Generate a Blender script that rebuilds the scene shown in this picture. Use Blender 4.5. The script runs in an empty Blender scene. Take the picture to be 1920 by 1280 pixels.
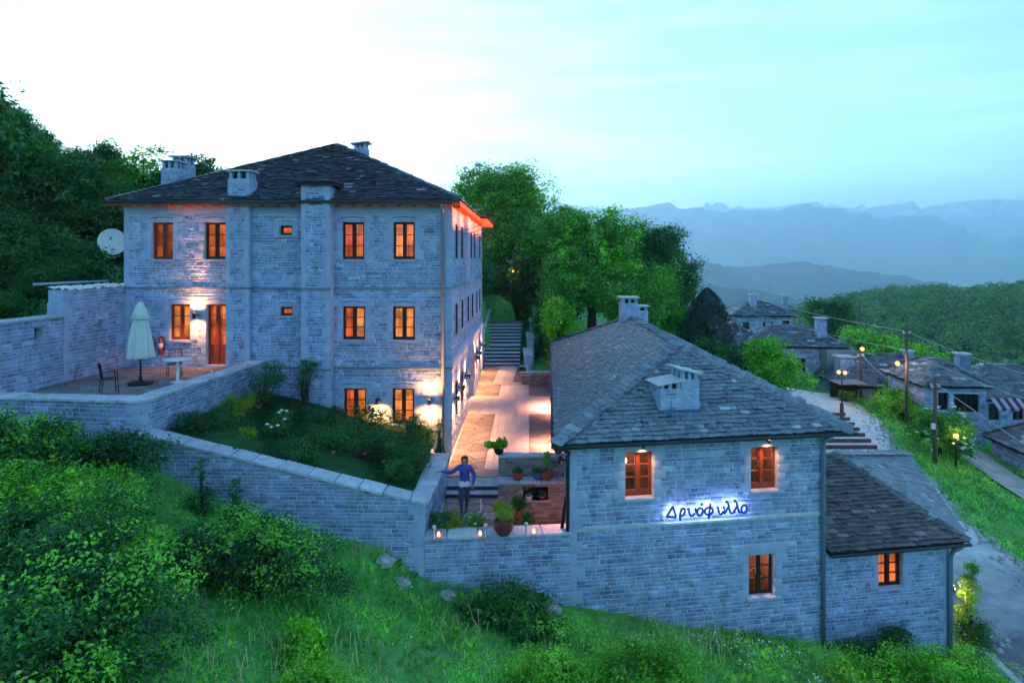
import bpy, math, random
import numpy as np
from mathutils import Matrix, Vector

# ------------------------------------------------------------------ scene, camera, world, light
S = bpy.context.scene
COL = S.collection
F, CX, HY = 1200.0, 960.0, 484.0          # focal length, centre and horizon of the 1920 x 1280 photograph
cam = bpy.data.cameras.new('camera')
cam.sensor_fit = 'HORIZONTAL'; cam.sensor_width = 36.0
cam.lens = 36.0 * F / 1920.0
cam.shift_y = -(640.0 - HY) / 1920.0
cam.clip_start = 0.1; cam.clip_end = 60000.0
camo = bpy.data.objects.new('camera', cam); COL.objects.link(camo)
camo.location = (0, 0, 0); camo.rotation_euler = (math.pi / 2, 0, 0)
S.camera = camo

SUN_EL, SUN_AZ = math.radians(7.5), math.radians(-25.0)   # the afterglow stands low behind the guesthouse
W = bpy.data.worlds.new('World'); S.world = W; W.use_nodes = True
nt = W.node_tree; nt.nodes.clear()
def wn(t, **k):
    n = nt.nodes.new(t)
    for a, b in k.items(): setattr(n, a, b)
    return n
L = nt.links.new
sky = wn('ShaderNodeTexSky', sky_type='NISHITA', sun_disc=False)
sky.sun_elevation = SUN_EL; sky.sun_rotation = SUN_AZ
sky.altitude = 900; sky.air_density = 1.0; sky.dust_density = 0.5; sky.ozone_density = 1.5
SKY_TINT = (0.67, 0.85, 0.91, 1.0)
tint = wn('ShaderNodeMix', data_type='RGBA', blend_type='MULTIPLY'); tint.inputs[0].default_value = 1.0
L(sky.outputs[0], tint.inputs[6]); tint.inputs[7].default_value = SKY_TINT
# thin streaky cloud, brighter towards the afterglow, all over the dome
tc = wn('ShaderNodeTexCoord')
mp = wn('ShaderNodeMapping'); mp.inputs['Scale'].default_value = (1.6, 1.6, 11.0); mp.inputs['Rotation'].default_value = (0.06, 0.03, 0)
L(tc.outputs['Generated'], mp.inputs[0])
no = wn('ShaderNodeTexNoise'); no.inputs['Scale'].default_value = 2.6; no.inputs['Detail'].default_value = 6; no.inputs['Roughness'].default_value = 0.55
L(mp.outputs[0], no.inputs[0])
cr = wn('ShaderNodeMapRange'); cr.inputs[1].default_value = 0.44; cr.inputs[2].default_value = 0.66; cr.inputs[3].default_value = 0.0; cr.inputs[4].default_value = 0.8
L(no.outputs[0], cr.inputs[0])
cl = wn('ShaderNodeMix', data_type='RGBA', blend_type='MIX')
L(cr.outputs[0], cl.inputs[0]); L(tint.outputs[2], cl.inputs[6])
cb = wn('ShaderNodeMix', data_type='RGBA', blend_type='MULTIPLY'); cb.inputs[0].default_value = 1.0
L(tint.outputs[2], cb.inputs[6]); cb.inputs[7].default_value = (1.5, 1.22, 1.12, 1)
L(cb.outputs[2], cl.inputs[7])
bg = wn('ShaderNodeBackground'); bg.inputs[1].default_value = 0.15
L(cl.outputs[2], bg.inputs[0])
wo = wn('ShaderNodeOutputWorld'); L(bg.outputs[0], wo.inputs[0])

sun = bpy.data.lights.new('sun', 'SUN'); sun.energy = 1.4; sun.angle = math.radians(30); sun.color = (0.68, 0.88, 1.0)
suno = bpy.data.objects.new('sun', sun); COL.objects.link(suno)
sd = Vector((math.sin(-SUN_AZ) * -1 * math.cos(SUN_EL), math.cos(SUN_AZ) * math.cos(SUN_EL), math.sin(SUN_EL)))
suno.rotation_euler = (-sd).to_track_quat('-Z', 'Y').to_euler()

S.view_settings.view_transform = 'Standard'; S.view_settings.look = 'None'
S.view_settings.gamma = 1.0; S.view_settings.use_curve_mapping = False
S.view_settings.exposure = 2.1
S.render.engine = 'CYCLES'
S.cycles.use_denoising = True
S.cycles.use_adaptive_sampling = True; S.cycles.adaptive_threshold = 0.045; S.cycles.adaptive_min_samples = 16
S.cycles.max_bounces = 7; S.cycles.transparent_max_bounces = 12; S.cycles.diffuse_bounces = 5
S.cycles.volume_bounces = 2
S.cycles.sample_clamp_indirect = 4.0
S.cycles.caustics_reflective = False; S.cycles.caustics_refractive = False

# ------------------------------------------------------------------ mesh helpers
ORG = {}
class Frame:
    def __init__(s, o, ex, ey, ez=(0, 0, 1)):
        s.o = np.array(o, float); s.ex = np.array(ex, float); s.ey = np.array(ey, float); s.ez = np.array(ez, float)
        s.R = np.column_stack([s.ex, s.ey, s.ez])
    def p(s, x, y, z): return s.o + s.ex * x + s.ey * y + s.ez * z
WF = Frame((0, 0, 0), (1, 0, 0), (0, 1, 0))
def wall_frame(a, b):
    """u runs from a to b, the second axis points out of the wall, to the right hand of a to b"""
    d = np.array([b[0] - a[0], b[1] - a[1], 0.0]); ln = np.linalg.norm(d); d /= ln
    return Frame((a[0], a[1], 0), d, (d[1], -d[0], 0)), ln

class MB:
    def __init__(s): s.v = []; s.f = []; s.m = []
    def add(s, vs, fs, mat=0):
        b = len(s.v); s.v.extend([tuple(map(float, v)) for v in vs])
        s.f.extend([tuple(b + i for i in f) for f in fs]); s.m.extend([mat] * len(fs)); return s
    def box(s, x0, x1, y0, y1, z0, z1, fr=WF, mat=0):
        vs = [fr.p(x, y, z) for z in (z0, z1) for y in (y0, y1) for x in (x0, x1)]
        return s.add(vs, [(0, 2, 3, 1), (4, 5, 7, 6), (0, 1, 5, 4), (2, 6, 7, 3), (0, 4, 6, 2), (1, 3, 7, 5)], mat)
    def quad(s, a, b, c, d, mat=0): return s.add([a, b, c, d], [(0, 1, 2, 3)], mat)
    def slab(s, pts, t, mat=0):
        """closed plate under the polygon pts, thickness t down"""
        n = len(pts); P = [np.array(p, float) for p in pts]
        vs = P + [p - np.array([0, 0, t]) for p in P]
        fs = [tuple(range(n)), tuple(reversed(range(n, 2 * n)))] + [(i, n + i, n + (i + 1) % n, (i + 1) % n) for i in range(n)]
        return s.add(vs, fs, mat)
    def tube(s, pts, rad, n=8, mat=0, cap=True, flat=None):
        P = [np.array(p, float) for p in pts]; k = len(P)
        R = rad if hasattr(rad, '__len__') else [rad] * k
        vs = []; up = np.array([0.13, 0.21, 0.97])
        for i in range(k):
            t = P[min(i + 1, k - 1)] - P[max(i - 1, 0)]; t = t / (np.linalg.norm(t) + 1e-9)
            if flat is not None: a = np.cross(flat, t)
            else:
                if abs(np.dot(t, up)) > 0.96: up = np.array([0.9, 0.3, 0.1])
                a = np.cross(up, t)
            a /= np.linalg.norm(a) + 1e-9; b = np.cross(t, a)
            for j in range(n):
                q = 2 * math.pi * j / n
                vs.append(P[i] + (a * math.cos(q) + b * math.sin(q)) * R[i])
        fs = [(i * n + j, i * n + (j + 1) % n, (i + 1) * n + (j + 1) % n, (i + 1) * n + j) for i in range(k - 1) for j in range(n)]
        if cap: fs += [tuple(reversed(range(n))), tuple(range((k - 1) * n, k * n))]
        return s.add(vs, fs, mat)
    def lathe(s, c, prof, n=16, mat=0, wob=None):
        k = len(prof); vs = []
        for (r, z) in prof:
            for j in range(n):
                q = 2 * math.pi * j / n; rr = r * (1 + (wob(q, z) if wob else 0))
                vs.append((c[0] + rr * math.cos(q), c[1] + rr * math.sin(q), c[2] + z))
        fs = [(i * n + j, i * n + (j + 1) % n, (i + 1) * n + (j + 1) % n, (i + 1) * n + j) for i in range(k - 1) for j in range(n)]
        fs += [tuple(reversed(range(n))), tuple(range((k - 1) * n, k * n))]
        return s.add(vs, fs, mat)

def mesh_np(name, V, Fq, mats, smooth=False, mi=None):
    """V (n,3), Fq (m,k) all faces of k corners"""
    me = bpy.data.meshes.new(name); V = np.asarray(V, np.float32); Fq = np.asarray(Fq, np.int32)
    me.vertices.add(len(V)); me.vertices.foreach_set('co', V.ravel())
    m, k = Fq.shape
    me.loops.add(m * k); me.loops.foreach_set('vertex_index', Fq.ravel())
    me.polygons.add(m); me.polygons.foreach_set('loop_start', np.arange(0, m * k, k, dtype=np.int32))
    me.polygons.foreach_set('loop_total', np.full(m, k, np.int32))
    if smooth: me.polygons.foreach_set('use_smooth', np.ones(m, bool))
    for x in (mats if isinstance(mats, (list, tuple)) else [mats]): me.materials.append(x)
    if mi is not None: me.polygons.foreach_set('material_index', np.asarray(mi, np.int32))
    me.update(calc_edges=True); me.validate()
    return me
def link(name, data, parent=None, org=None):
    o = bpy.data.objects.new(name, data); COL.objects.link(o)
    if parent is not None:
        o.parent = parent; ORG[o.name] = ORG[parent.name]
    else:
        org = np.zeros(3) if org is None else np.array(org, float)
        o.location = org; ORG[o.name] = org
    return o
def obj(name, mb, mat, parent=None, smooth=False, tagd=None, kind=None):
    V = np.array(mb.v)
    if parent is not None: org = ORG[parent.name]
    else:
        lo, hi = V.min(0), V.max(0); org = np.array([(lo[0] + hi[0]) / 2, (lo[1] + hi[1]) / 2, lo[2]])
    me = bpy.data.meshes.new(name)
    me.from_pydata([tuple(v) for v in V - org], [], mb.f)
    for x in (mat if isinstance(mat, (list, tuple)) else [mat]): me.materials.append(x)
    if any(mb.m): me.polygons.foreach_set('material_index', mb.m)
    if smooth: me.polygons.foreach_set('use_smooth', [True] * len(me.polygons))
    me.update()
    o = link(name, me, parent, org)
    if tagd: tag(o, *tagd)
    if kind: o['kind'] = kind
    return o
def tag(o, label, cat=None, group=None):
    o['label'] = label
    if cat: o['category'] = cat
    if group: o['group'] = group
    return o
def thing(name, label, cat, org, group=None):
    o = link(name, None, None, org); o.empty_display_size = 0.2
    return tag(o, label, cat, group)
def copy_tree(o, parent=None):
    c = o.copy(); COL.objects.link(c); c.parent = parent
    for ch in list(o.children): copy_tree(ch, c)
    return c

# ------------------------------------------------------------------ materials
def mat(name):
    m = bpy.data.materials.new(name); m.use_nodes = True; t = m.node_tree; t.nodes.clear()
    return m, t, t.nodes.new, t.links.new
def rnd_node(t):
    """one random number for each piece, whether it is an object of its own or an island of a joined mesh"""
    oi = t.nodes.new('ShaderNodeObjectInfo'); ge = t.nodes.new('ShaderNodeNewGeometry')
    a = t.nodes.new('ShaderNodeMath'); a.operation = 'ADD'; t.links.new(oi.outputs['Random'], a.inputs[0]); t.links.new(ge.outputs['Random Per Island'], a.inputs[1])
    f = t.nodes.new('ShaderNodeMath'); f.operation = 'FRACT'; t.links.new(a.outputs[0], f.inputs[0]); return f.outputs[0]
def ramp(t, fac, stops, interp='LINEAR'):
    r = t.nodes.new('ShaderNodeValToRGB'); r.color_ramp.interpolation = interp; e = r.color_ramp.elements
    while len(e) < len(stops): e.new(0.5)
    for x, (p, c) in zip(e, stops): x.position = p; x.color = (*c, 1)
    t.links.new(fac, r.inputs[0]); return r.outputs[0]
def noise(t, scale, detail=4, rough=0.6, coord='world', vec=None):
    n = t.nodes.new('ShaderNodeTexNoise'); n.inputs['Scale'].default_value = scale; n.inputs['Detail'].default_value = detail; n.inputs['Roughness'].default_value = rough
    if vec is None:
        if coord == 'world': g = t.nodes.new('ShaderNodeNewGeometry'); vec = g.outputs['Position']
        else: g = t.nodes.new('ShaderNodeTexCoord'); vec = g.outputs['Object']
    t.links.new(vec, n.inputs[0]); return n.outputs[0]
def mul(t, a, b, fac=1.0, mode='MULTIPLY'):
    m = t.nodes.new('ShaderNodeMix'); m.data_type = 'RGBA'; m.blend_type = mode
    if isinstance(fac, float): m.inputs[0].default_value = fac
    else: t.links.new(fac, m.inputs[0])
    for i, x in ((6, a), (7, b)):
        if isinstance(x, tuple): m.inputs[i].default_value = (*x, 1)
        else: t.links.new(x, m.inputs[i])
    return m.outputs[2]
def mrange(t, x, a, b, c, d):
    m = t.nodes.new('ShaderNodeMapRange'); t.links.new(x, m.inputs[0])
    for i, v in enumerate((a, b, c, d)): m.inputs[i + 1].default_value = v
    return m.outputs[0]
def principled(name, col, rough=0.8, metal=0.0, var=0.0, nscale=6.0, bump=0.0, bscale=30.0, spec=0.3, stops=None, coord='world'):
    m, t, N, K = mat(name)
    p = N('ShaderNodeBsdfPrincipled'); p.inputs['Roughness'].default_value = rough; p.inputs['Metallic'].default_value = metal
    p.inputs['Specular IOR Level'].default_value = spec
    o = N('ShaderNodeOutputMaterial'); K(p.outputs[0], o.inputs[0])
    c = ramp(t, rnd_node(t), stops) if stops else None
    if var > 0:
        n1 = mrange(t, noise(t, nscale, coord=coord), 0.3, 0.7, 1 - var, 1 + var)
        cc = N('ShaderNodeCombineColor'); [K(n1, cc.inputs[i]) for i in range(3)]
        c = mul(t, c if c is not None else col, cc.outputs[0])
    if c is None: p.inputs['Base Color'].default_value = (*col, 1)
    else: K(c, p.inputs['Base Color'])
    if bump > 0:
        b = N('ShaderNodeBump'); b.inputs['Strength'].default_value = bump; b.inputs['Distance'].default_value = 0.02
        K(noise(t, bscale, 6, coord=coord), b.inputs['Height']); K(b.outputs[0], p.inputs['Normal'])
    return m
def emission(name, col, st):
    m, t, N, K = mat(name); e = N('ShaderNodeEmission'); e.inputs[0].default_value = (*col, 1); e.inputs[1].default_value = st
    K(e.outputs[0], N('ShaderNodeOutputMaterial').inputs[0]); return m

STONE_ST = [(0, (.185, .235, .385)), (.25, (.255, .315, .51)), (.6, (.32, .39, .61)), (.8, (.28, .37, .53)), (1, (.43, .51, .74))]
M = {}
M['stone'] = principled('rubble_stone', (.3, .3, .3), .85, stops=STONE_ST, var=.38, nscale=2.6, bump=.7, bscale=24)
M['stone_warm'] = principled('brown_rubble_stone', (.3, .3, .3), .85, stops=[(0, (.17, .15, .14)), (.5, (.26, .225, .20)), (1, (.38, .34, .31))], var=.3, nscale=3, bump=.6, bscale=24)
M['mortar_warm'] = principled('brown_mortar', (.34, .30, .27), .95, var=.2)
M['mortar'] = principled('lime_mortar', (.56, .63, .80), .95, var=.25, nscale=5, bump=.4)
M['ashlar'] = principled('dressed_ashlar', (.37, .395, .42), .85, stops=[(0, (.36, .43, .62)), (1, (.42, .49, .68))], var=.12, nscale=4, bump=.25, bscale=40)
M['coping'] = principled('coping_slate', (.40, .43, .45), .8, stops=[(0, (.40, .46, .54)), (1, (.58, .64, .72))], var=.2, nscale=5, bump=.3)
M['slate'] = principled('roof_slate', (.2, .2, .2), .6, stops=[(0, (.145, .18, .225)), (.5, (.19, .235, .28)), (.96, (.24, .29, .335)), (.985, (.40, .45, .48)), (1, (.56, .61, .64))], var=.28, nscale=7, bump=.5, spec=.45)
M['slate_dark'] = principled('dark_roof_slate', (.1, .1, .1), .62, stops=[(0, (.035, .04, .058)), (.6, (.058, .066, .09)), (.95, (.09, .10, .125)), (.98, (.26, .28, .31)), (1, (.46, .48, .5))], var=.3, nscale=7, bump=.5, spec=.4)
M['underlay'] = principled('roof_underlay', (.03, .033, .037), .95, var=.2)
M['cap'] = principled('chimney_cap_slab', (.50, .55, .55), .7, var=.15, bump=.2)
M['darkhole'] = principled('flue_black', (.012, .012, .014), .95)  # near-black block inside the chimney tops
M['lead'] = principled('lead_flashing', (.09, .13, .30), .55, var=.2)
M['woodred'] = principled('red_stained_wood', (.25, .045, .018), .6, var=.25, nscale=12)
M['eavewood'] = principled('eave_wood', (.42, .11, .05), .6, var=.2, nscale=12)
M['wooddark'] = principled('dark_window_wood', (.035, .018, .014), .5, var=.3, nscale=20)
M['woodfence'] = principled('weathered_timber', (.16, .09, .07), .8, var=.3, nscale=14)
M['pipe'] = principled('painted_downpipe', (.19, .25, .36), .45, var=.08)
M['gutter'] = principled('dark_gutter', (.035, .04, .05), .45)
M['black'] = principled('black_iron', (.02, .021, .024), .5, metal=.4)
M['white'] = principled('white_paint', (.78, .78, .76), .5, var=.05)
M['canvas'] = principled('pale_canvas', (.62, .67, .64), .9, var=.08, nscale=3)
M['flag'] = principled('flagstone', (.3, .3, .3), .7, stops=[(0, (.15, .145, .15)), (.5, (.20, .19, .195)), (1, (.26, .245, .25))], var=.25, nscale=4, bump=.35)
M['joint'] = principled('paving_joint', (.60, .58, .58), .9, var=.15)
M['sett'] = principled('pale_sett', (.46, .44, .43), .75, stops=[(0, (.47, .455, .46)), (1, (.56, .54, .54))], var=.12, nscale=5, bump=.2)
M['darkstep'] = principled('dark_step_stone', (.045, .052, .07), .8, var=.2)
M['terracotta'] = principled('terracotta', (.42, .10, .055), .7, var=.2, nscale=10)
M['glazed'] = principled('dark_red_glaze', (.22, .035, .04), .3, var=.2, nscale=8, spec=.5)
M['soil'] = principled('soil', (.04, .028, .02), .95, var=.3)
M['rock'] = principled('pale_rock', (.40, .41, .41), .9, var=.35, nscale=4, bump=.8, bscale=9)
M['gravel'] = principled('gravel_road', (.40, .40, .38), .95, var=.3, nscale=1.1, bump=.5, bscale=12)
M['asphalt'] = principled('worn_asphalt', (.15, .155, .165), .8, var=.3, nscale=.8, bump=.3, bscale=30)
M['plaster'] = principled('grey_render', (.30, .31, .33), .9, var=.2, nscale=1.5)
M['bark'] = principled('bark', (.055, .043, .035), .95, var=.35, nscale=8, bump=.6)
M['lampbody'] = principled('lamp_housing', (.05, .05, .055), .4, metal=.6)
M['bulb'] = emission('lit_bulb', (1.0, .42, .12), .9)
M['roombulb'] = emission('room_bulb', (1.0, .75, .45), 8.0)
M['flame'] = emission('candle_flame', (1.0, .24, .09), 1.7)
M['ledblue'] = emission('led_strip', (.40, .52, 1.0), 11.0)
M['letter'] = principled('blue_letter_metal', (.03, .05, .40), .5)
M['slate_mid'] = principled('village_roof_slate', (.2, .2, .2), .62, stops=[(0, (.09, .105, .14)), (.5, (.14, .165, .205)), (.93, (.20, .23, .27)), (.97, (.38, .42, .46)), (1, (.55, .6, .64))], var=.3, nscale=5, bump=.5, spec=.4)
M['slate_brown'] = principled('brown_roof_slate', (.1, .1, .1), .62, stops=[(0, (.085, .075, .075)), (.6, (.13, .115, .11)), (.95, (.18, .165, .155)), (1, (.34, .33, .33))], var=.3, nscale=5, bump=.5, spec=.4)

def foliage(name, stops, trans=.35, gloss=.05, ns=.9):
    m, t, N, K = mat(name)
    c = ramp(t, rnd_node(t), stops)
    c = mul(t, c, ramp(t, noise(t, ns, 3), [(.34, (.55, .60, .62)), (.66, (1.38, 1.28, 1.1))]))   # plants differ from branch to branch
    d = N('ShaderNodeBsdfDiffuse'); K(c, d.inputs[0])
    tr = N('ShaderNodeBsdfTranslucent'); K(mul(t, c, (1.1, 1.25, .6)), tr.inputs[0])
    mx = N('ShaderNodeMixShader'); mx.inputs[0].default_value = trans; K(d.outputs[0], mx.inputs[1]); K(tr.outputs[0], mx.inputs[2])
    g = N('ShaderNodeBsdfGlossy'); g.inputs['Roughness'].default_value = .45; g.inputs[0].default_value = (.8, .9, 1, 1)
    m2 = N('ShaderNodeMixShader'); m2.inputs[0].default_value = gloss; K(mx.outputs[0], m2.inputs[1]); K(g.outputs[0], m2.inputs[2])
    K(m2.outputs[0], N('ShaderNodeOutputMaterial').inputs[0]); return m
M['leaf_mid'] = foliage('mid_green_leaf', [(0, (.05, .24, .02)), (.55, (.11, .43, .03)), (1, (.24, .68, .05))])
M['leaf_dark'] = foliage('dark_green_leaf', [(0, (.02, .125, .026)), (.7, (.042, .21, .036)), (1, (.085, .34, .05))])
M['leaf_bright'] = foliage('bright_green_leaf', [(0, (.12, .42, .015)), (.6, (.22, .64, .025)), (1, (.36, .80, .05))])
M['leaf_lit_tip'] = foliage('lit_tip_leaf', [(0, (.20, .68, .04)), (.6, (.30, .84, .05)), (1, (.44, .92, .10))], .4)  # brighter green that paints light onto the outer leaf tips
M['leaf_yellow'] = foliage('yellow_green_leaf', [(0, (.18, .34, .01)), (.6, (.30, .46, .015)), (1, (.45, .58, .03))])
M['grass'] = foliage('grass_blade', [(0, (.08, .42, .08)), (.35, (.17, .62, .12)), (.7, (.28, .78, .16)), (.9, (.40, .80, .26)), (.97, (.55, .76, .38)), (1, (.66, .66, .42))], .5, .03)
M['grass_dark'] = foliage('dark_lawn', [(0, (.008, .05, .012)), (.6, (.014, .08, .016)), (1, (.03, .13, .02))], gloss=.02)
M['leaf_hill'] = foliage('hill_wood_leaf', [(0, (.03, .15, .02)), (.6, (.06, .26, .03)), (1, (.13, .40, .05))], ns=.13)
M['petal'] = principled('white_petal', (.8, .82, .8), .7)
M['pink'] = principled('pink_petal', (.7, .08, .25), .6)
M['needle'] = foliage('conifer_needle', [(0, (.006, .03, .022)), (1, (.012, .055, .034))], .1)

def ground_mat():
    m, t, N, K = mat('hillside_ground')
    n1 = noise(t, .35, 6); n2 = noise(t, 3.0, 5)
    c = ramp(t, n1, [(.3, (.06, .28, .06)), (.5, (.11, .42, .09)), (.66, (.19, .40, .14)), (.8, (.24, .27, .14))])
    c = mul(t, c, ramp(t, n2, [(.3, (.6, .6, .6)), (.7, (1.25, 1.25, 1.25))]))
    p = N('ShaderNodeBsdfPrincipled'); p.inputs['Roughness'].default_value = .95; K(c, p.inputs['Base Color'])
    b = N('ShaderNodeBump'); b.inputs['Strength'].default_value = .8; b.inputs['Distance'].default_value = .1; K(n2, b.inputs['Height']); K(b.outputs[0], p.inputs['Normal'])
    K(p.outputs[0], N('ShaderNodeOutputMaterial').inputs[0]); return m
M['ground'] = ground_mat()
def glass_mat():
    m, t, N, K = mat('window_glass')
    a = N('ShaderNodeBsdfTransparent'); a.inputs[0].default_value = (.95, .95, .95, 1)
    g = N('ShaderNodeBsdfGlossy'); g.inputs['Roughness'].default_value = .04
    lw = N('ShaderNodeLayerWeight'); lw.inputs[0].default_value = .5; pw = N('ShaderNodeMath'); pw.operation = 'POWER'; K(lw.outputs['Facing'], pw.inputs[0]); pw.inputs[1].default_value = 4.0
    x = N('ShaderNodeMixShader'); K(mrange(t, pw.outputs[0], 0, 1, .03, .75), x.inputs[0]); K(a.outputs[0], x.inputs[1]); K(g.outputs[0], x.inputs[2])
    K(x.outputs[0], N('ShaderNodeOutputMaterial').inputs[0]); return m
M['glass'] = glass_mat()
def curtain_mat(name, c1, c2, st, scale=26):
    """glowing cloth, with fold stripes and uneven room light painted into the emission"""
    m, t, N, K = mat(name)
    g = N('ShaderNodeTexCoord'); w = N('ShaderNodeTexNoise'); w.inputs['Scale'].default_value = 1.0; w.inputs['Detail'].default_value = 3
    mp_ = N('ShaderNodeMapping'); mp_.inputs['Scale'].default_value = (scale, scale, .5); K(g.outputs['Object'], mp_.inputs[0]); K(mp_.outputs[0], w.inputs[0])
    c = ramp(t, w.outputs[0], [(.36, c1), (.62, c2)])  # stripes stand for light coming through the folds
    c = mul(t, c, ramp(t, noise(t, 1.7, 1), [(.36, (.45, .38, .35)), (.62, (1.25, 1.25, 1.25))]))  # uneven lamp glow of the room, put into the colour
    e = N('ShaderNodeEmission'); K(c, e.inputs[0]); e.inputs[1].default_value = st
    K(e.outputs[0], N('ShaderNodeOutputMaterial').inputs[0]); return m
M['cur_red'] = curtain_mat('red_lit_curtain', (.40, .045, .012), (.95, .15, .03), .25)
M['cur_orange'] = curtain_mat('orange_lit_curtain', (.55, .09, .018), (1.0, .21, .04), .28)
M['cur_amber'] = curtain_mat('amber_lit_curtain', (.62, .17, .035), (1.0, .32, .075), .30)
M['cur_dim'] = curtain_mat('dim_lit_room', (.06, .012, .006), (.42, .08, .02), .30, 5)
M['roomwall'] = principled('warm_room_wall', (.17, .09, .07), .9, var=.2, nscale=3)
M['darkroom'] = principled('unlit_room', (.012, .013, .018), .9)  # near-black colour stands for the shade in rooms and niches
# ------------------------------------------------------------------ pieces: stones, slates, paving
rng = np.random.default_rng(7)
def unit_stone(seed):
    r = np.random.default_rng(seed); j = lambda a: r.uniform(-a, a)
    back = [(-.5, 0, -.5), (.5, 0, -.5), (.5, 0, .5), (-.5, 0, .5)]
    fr_ = [(-.5 + .03 + abs(j(.03)), .85 + j(.15), -.5 + .07 + abs(j(.07))), (.5 - .03 - abs(j(.03)), .85 + j(.15), -.5 + .07 + abs(j(.07))),
           (.5 - .03 - abs(j(.03)), .85 + j(.15), .5 - .07 - abs(j(.07))), (-.5 + .03 + abs(j(.03)), .85 + j(.15), .5 - .07 - abs(j(.07)))]
    mid = (j(.15), 1.05 + j(.12), j(.12))
    V = np.array(back + fr_ + [mid])
    Fq = [(0, 1, 5, 4), (1, 2, 6, 5), (2, 3, 7, 6), (3, 0, 4, 7), (4, 5, 8, 8), (5, 6, 8, 8), (6, 7, 8, 8), (7, 4, 8, 8)]
    T = []
    for q in Fq:
        T.append((q[0], q[1], q[2]))
        if q[3] != q[2]: T.append((q[0], q[2], q[3]))
    return V, np.array(T)
def unit_slate(seed):
    """x along the eave, y up the slope from 0 (lower edge) to 1, z thickness 0..1"""
    r = np.random.default_rng(seed); j = lambda a: r.uniform(-a, a)
    lo = [(-.5, 0 + abs(j(.10))), (-.2 + j(.1), j(.05)), (.2 + j(.1), j(.05)), (.5, 0 + abs(j(.10)))]
    pts = lo + [(.5, 1), (-.5, 1)]
    top = [(x, y, 1 + j(.22)) for x, y in pts]; bot = [(x, y, 0) for x, y in pts]
    V = np.array(bot + top); n = 6
    T = [(6, 7, 8), (6, 8, 9), (6, 9, 11), (9, 10, 11)]
    for i in (5, 0, 1, 2, 3):
        k = (i + 1) % 6; T += [(i, k, n + k), (i, n + k, n + i)]
    return V, np.array(T)
def unit_block(seed):
    r = np.random.default_rng(seed); j = lambda a: r.uniform(-a, a)
    e = .035
    back = [(-.5, 0, -.5), (.5, 0, -.5), (.5, 0, .5), (-.5, 0, .5)]
    f1 = [(x, .8, z) for x, _, z in back]
    f2 = [(x * (1 - 2 * e), 1 + j(.04), z * (1 - 2 * e)) for x, _, z in back]
    V = np.array(back + f1 + f2); T = []
    for a in (0, 4):
        for i in range(4):
            k = (i + 1) % 4; T += [(a + i, a + k, a + 4 + k), (a + i, a + 4 + k, a + 4 + i)]
    T += [(8, 9, 10), (8, 10, 11)]
    return V, np.array(T)
UNITS = {'stone': [unit_stone(i) for i in range(10)], 'slate': [unit_slate(100 + i) for i in range(10)], 'block': [unit_block(200 + i) for i in range(4)]}
class Pieces:
    def __init__(s, unit): s.unit = unit; s.pos = []; s.R = []; s.sc = []; s.n = []
    def add(s, pos, R, sc, n): s.pos.append(pos); s.R.append(R); s.sc.append(sc); s.n.append(n)
    def finish(s, parent, name, rest, material, most=300, seed=0):
        if not s.pos: return
        pos = np.array(s.pos); R = np.array(s.R); sc = np.array(s.sc); nn = np.array(s.n)
        d = np.linalg.norm(pos, axis=1); face = np.maximum(0, -(pos * nn).sum(1) / d)
        inview = (pos[:, 1] > 1) & (np.abs(pos[:, 0] / np.maximum(pos[:, 1], .1)) < .8) & (-pos[:, 2] / np.maximum(pos[:, 1], .1) < .665)
        size = np.sort(sc, axis=1); show = size[:, 1] * size[:, 2] * face / d ** 2 * inview
        order = np.argsort(-show); org = ORG[parent.name]
        r = np.random.default_rng(seed + len(pos)); var = r.integers(0, len(UNITS[s.unit]), len(pos))
        big = [i for i in order[:most] if show[i] > 0]; rest_i = np.array(sorted(set(range(len(pos))) - set(big)), int)
        meshes = [mesh_np(name, V, T, material) for V, T in UNITS[s.unit]]
        for i in big:
            o = bpy.data.objects.new(name, meshes[var[i]]); COL.objects.link(o); o.parent = parent
            Mx = np.eye(4); Mx[:3, :3] = R[i] * sc[i][None, :]; Mx[:3, 3] = pos[i] - org
            o.matrix_local = Matrix(Mx.tolist())
        if len(rest_i):
            Vs = []; Ts = []; b = 0
            for i in rest_i:
                V, T = UNITS[s.unit][var[i]]
                Vs.append((V * sc[i]) @ R[i].T + pos[i] - org); Ts.append(T + b); b += len(V)
            o = link(rest, mesh_np(rest, np.concatenate(Vs), np.concatenate(Ts), material), parent); o['kind'] = 'stuff'

def course_stones(P, fr, u0, u1, zlo, zhi, excl=(), hh=(.06, .13), ww=(.12, .40), dd=(.007, .024), gap=.017, seed=1):
    r = np.random.default_rng(seed)
    lo = zlo if callable(zlo) else (lambda u: zlo); hi = zhi if callable(zhi) else (lambda u: zhi)
    us = np.linspace(u0, u1, 9); z = min(lo(u) for u in us); zt = max(hi(u) for u in us)
    while z < zt - .03:
        h = r.uniform(*hh); h = min(h, zt - z) if zt - z > .05 else h
        iv = [(u0, u1)]
        for (a, b, c, d) in excl:
            if min(z + h, d) - max(z, c) > .3 * h:
                nv = []
                for (p, q) in iv:
                    if b <= p or a >= q: nv.append((p, q))
                    else:
                        if a > p: nv.append((p, a))
                        if b < q: nv.append((b, q))
                iv = nv
        for (p, q) in iv:
            u = p
            while u < q - .02:
                w = r.uniform(*ww)
                if r.random() < .12: w *= .55
                if q - u - w < .14: w = q - u
                uc = u + w / 2
                if lo(uc) - .05 < z + h / 2 < hi(uc) and w > .03:
                    s2 = 1
                    if h > .14 and w < .3 and r.random() < .12: s2 = 2
                    for k in range(s2):
                        P.add(fr.p(uc, 0, z + h * (k + .5) / s2), fr.R, (w - gap, r.uniform(*dd), h / s2 - gap), fr.ey)
                u += w
        z += h
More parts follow.
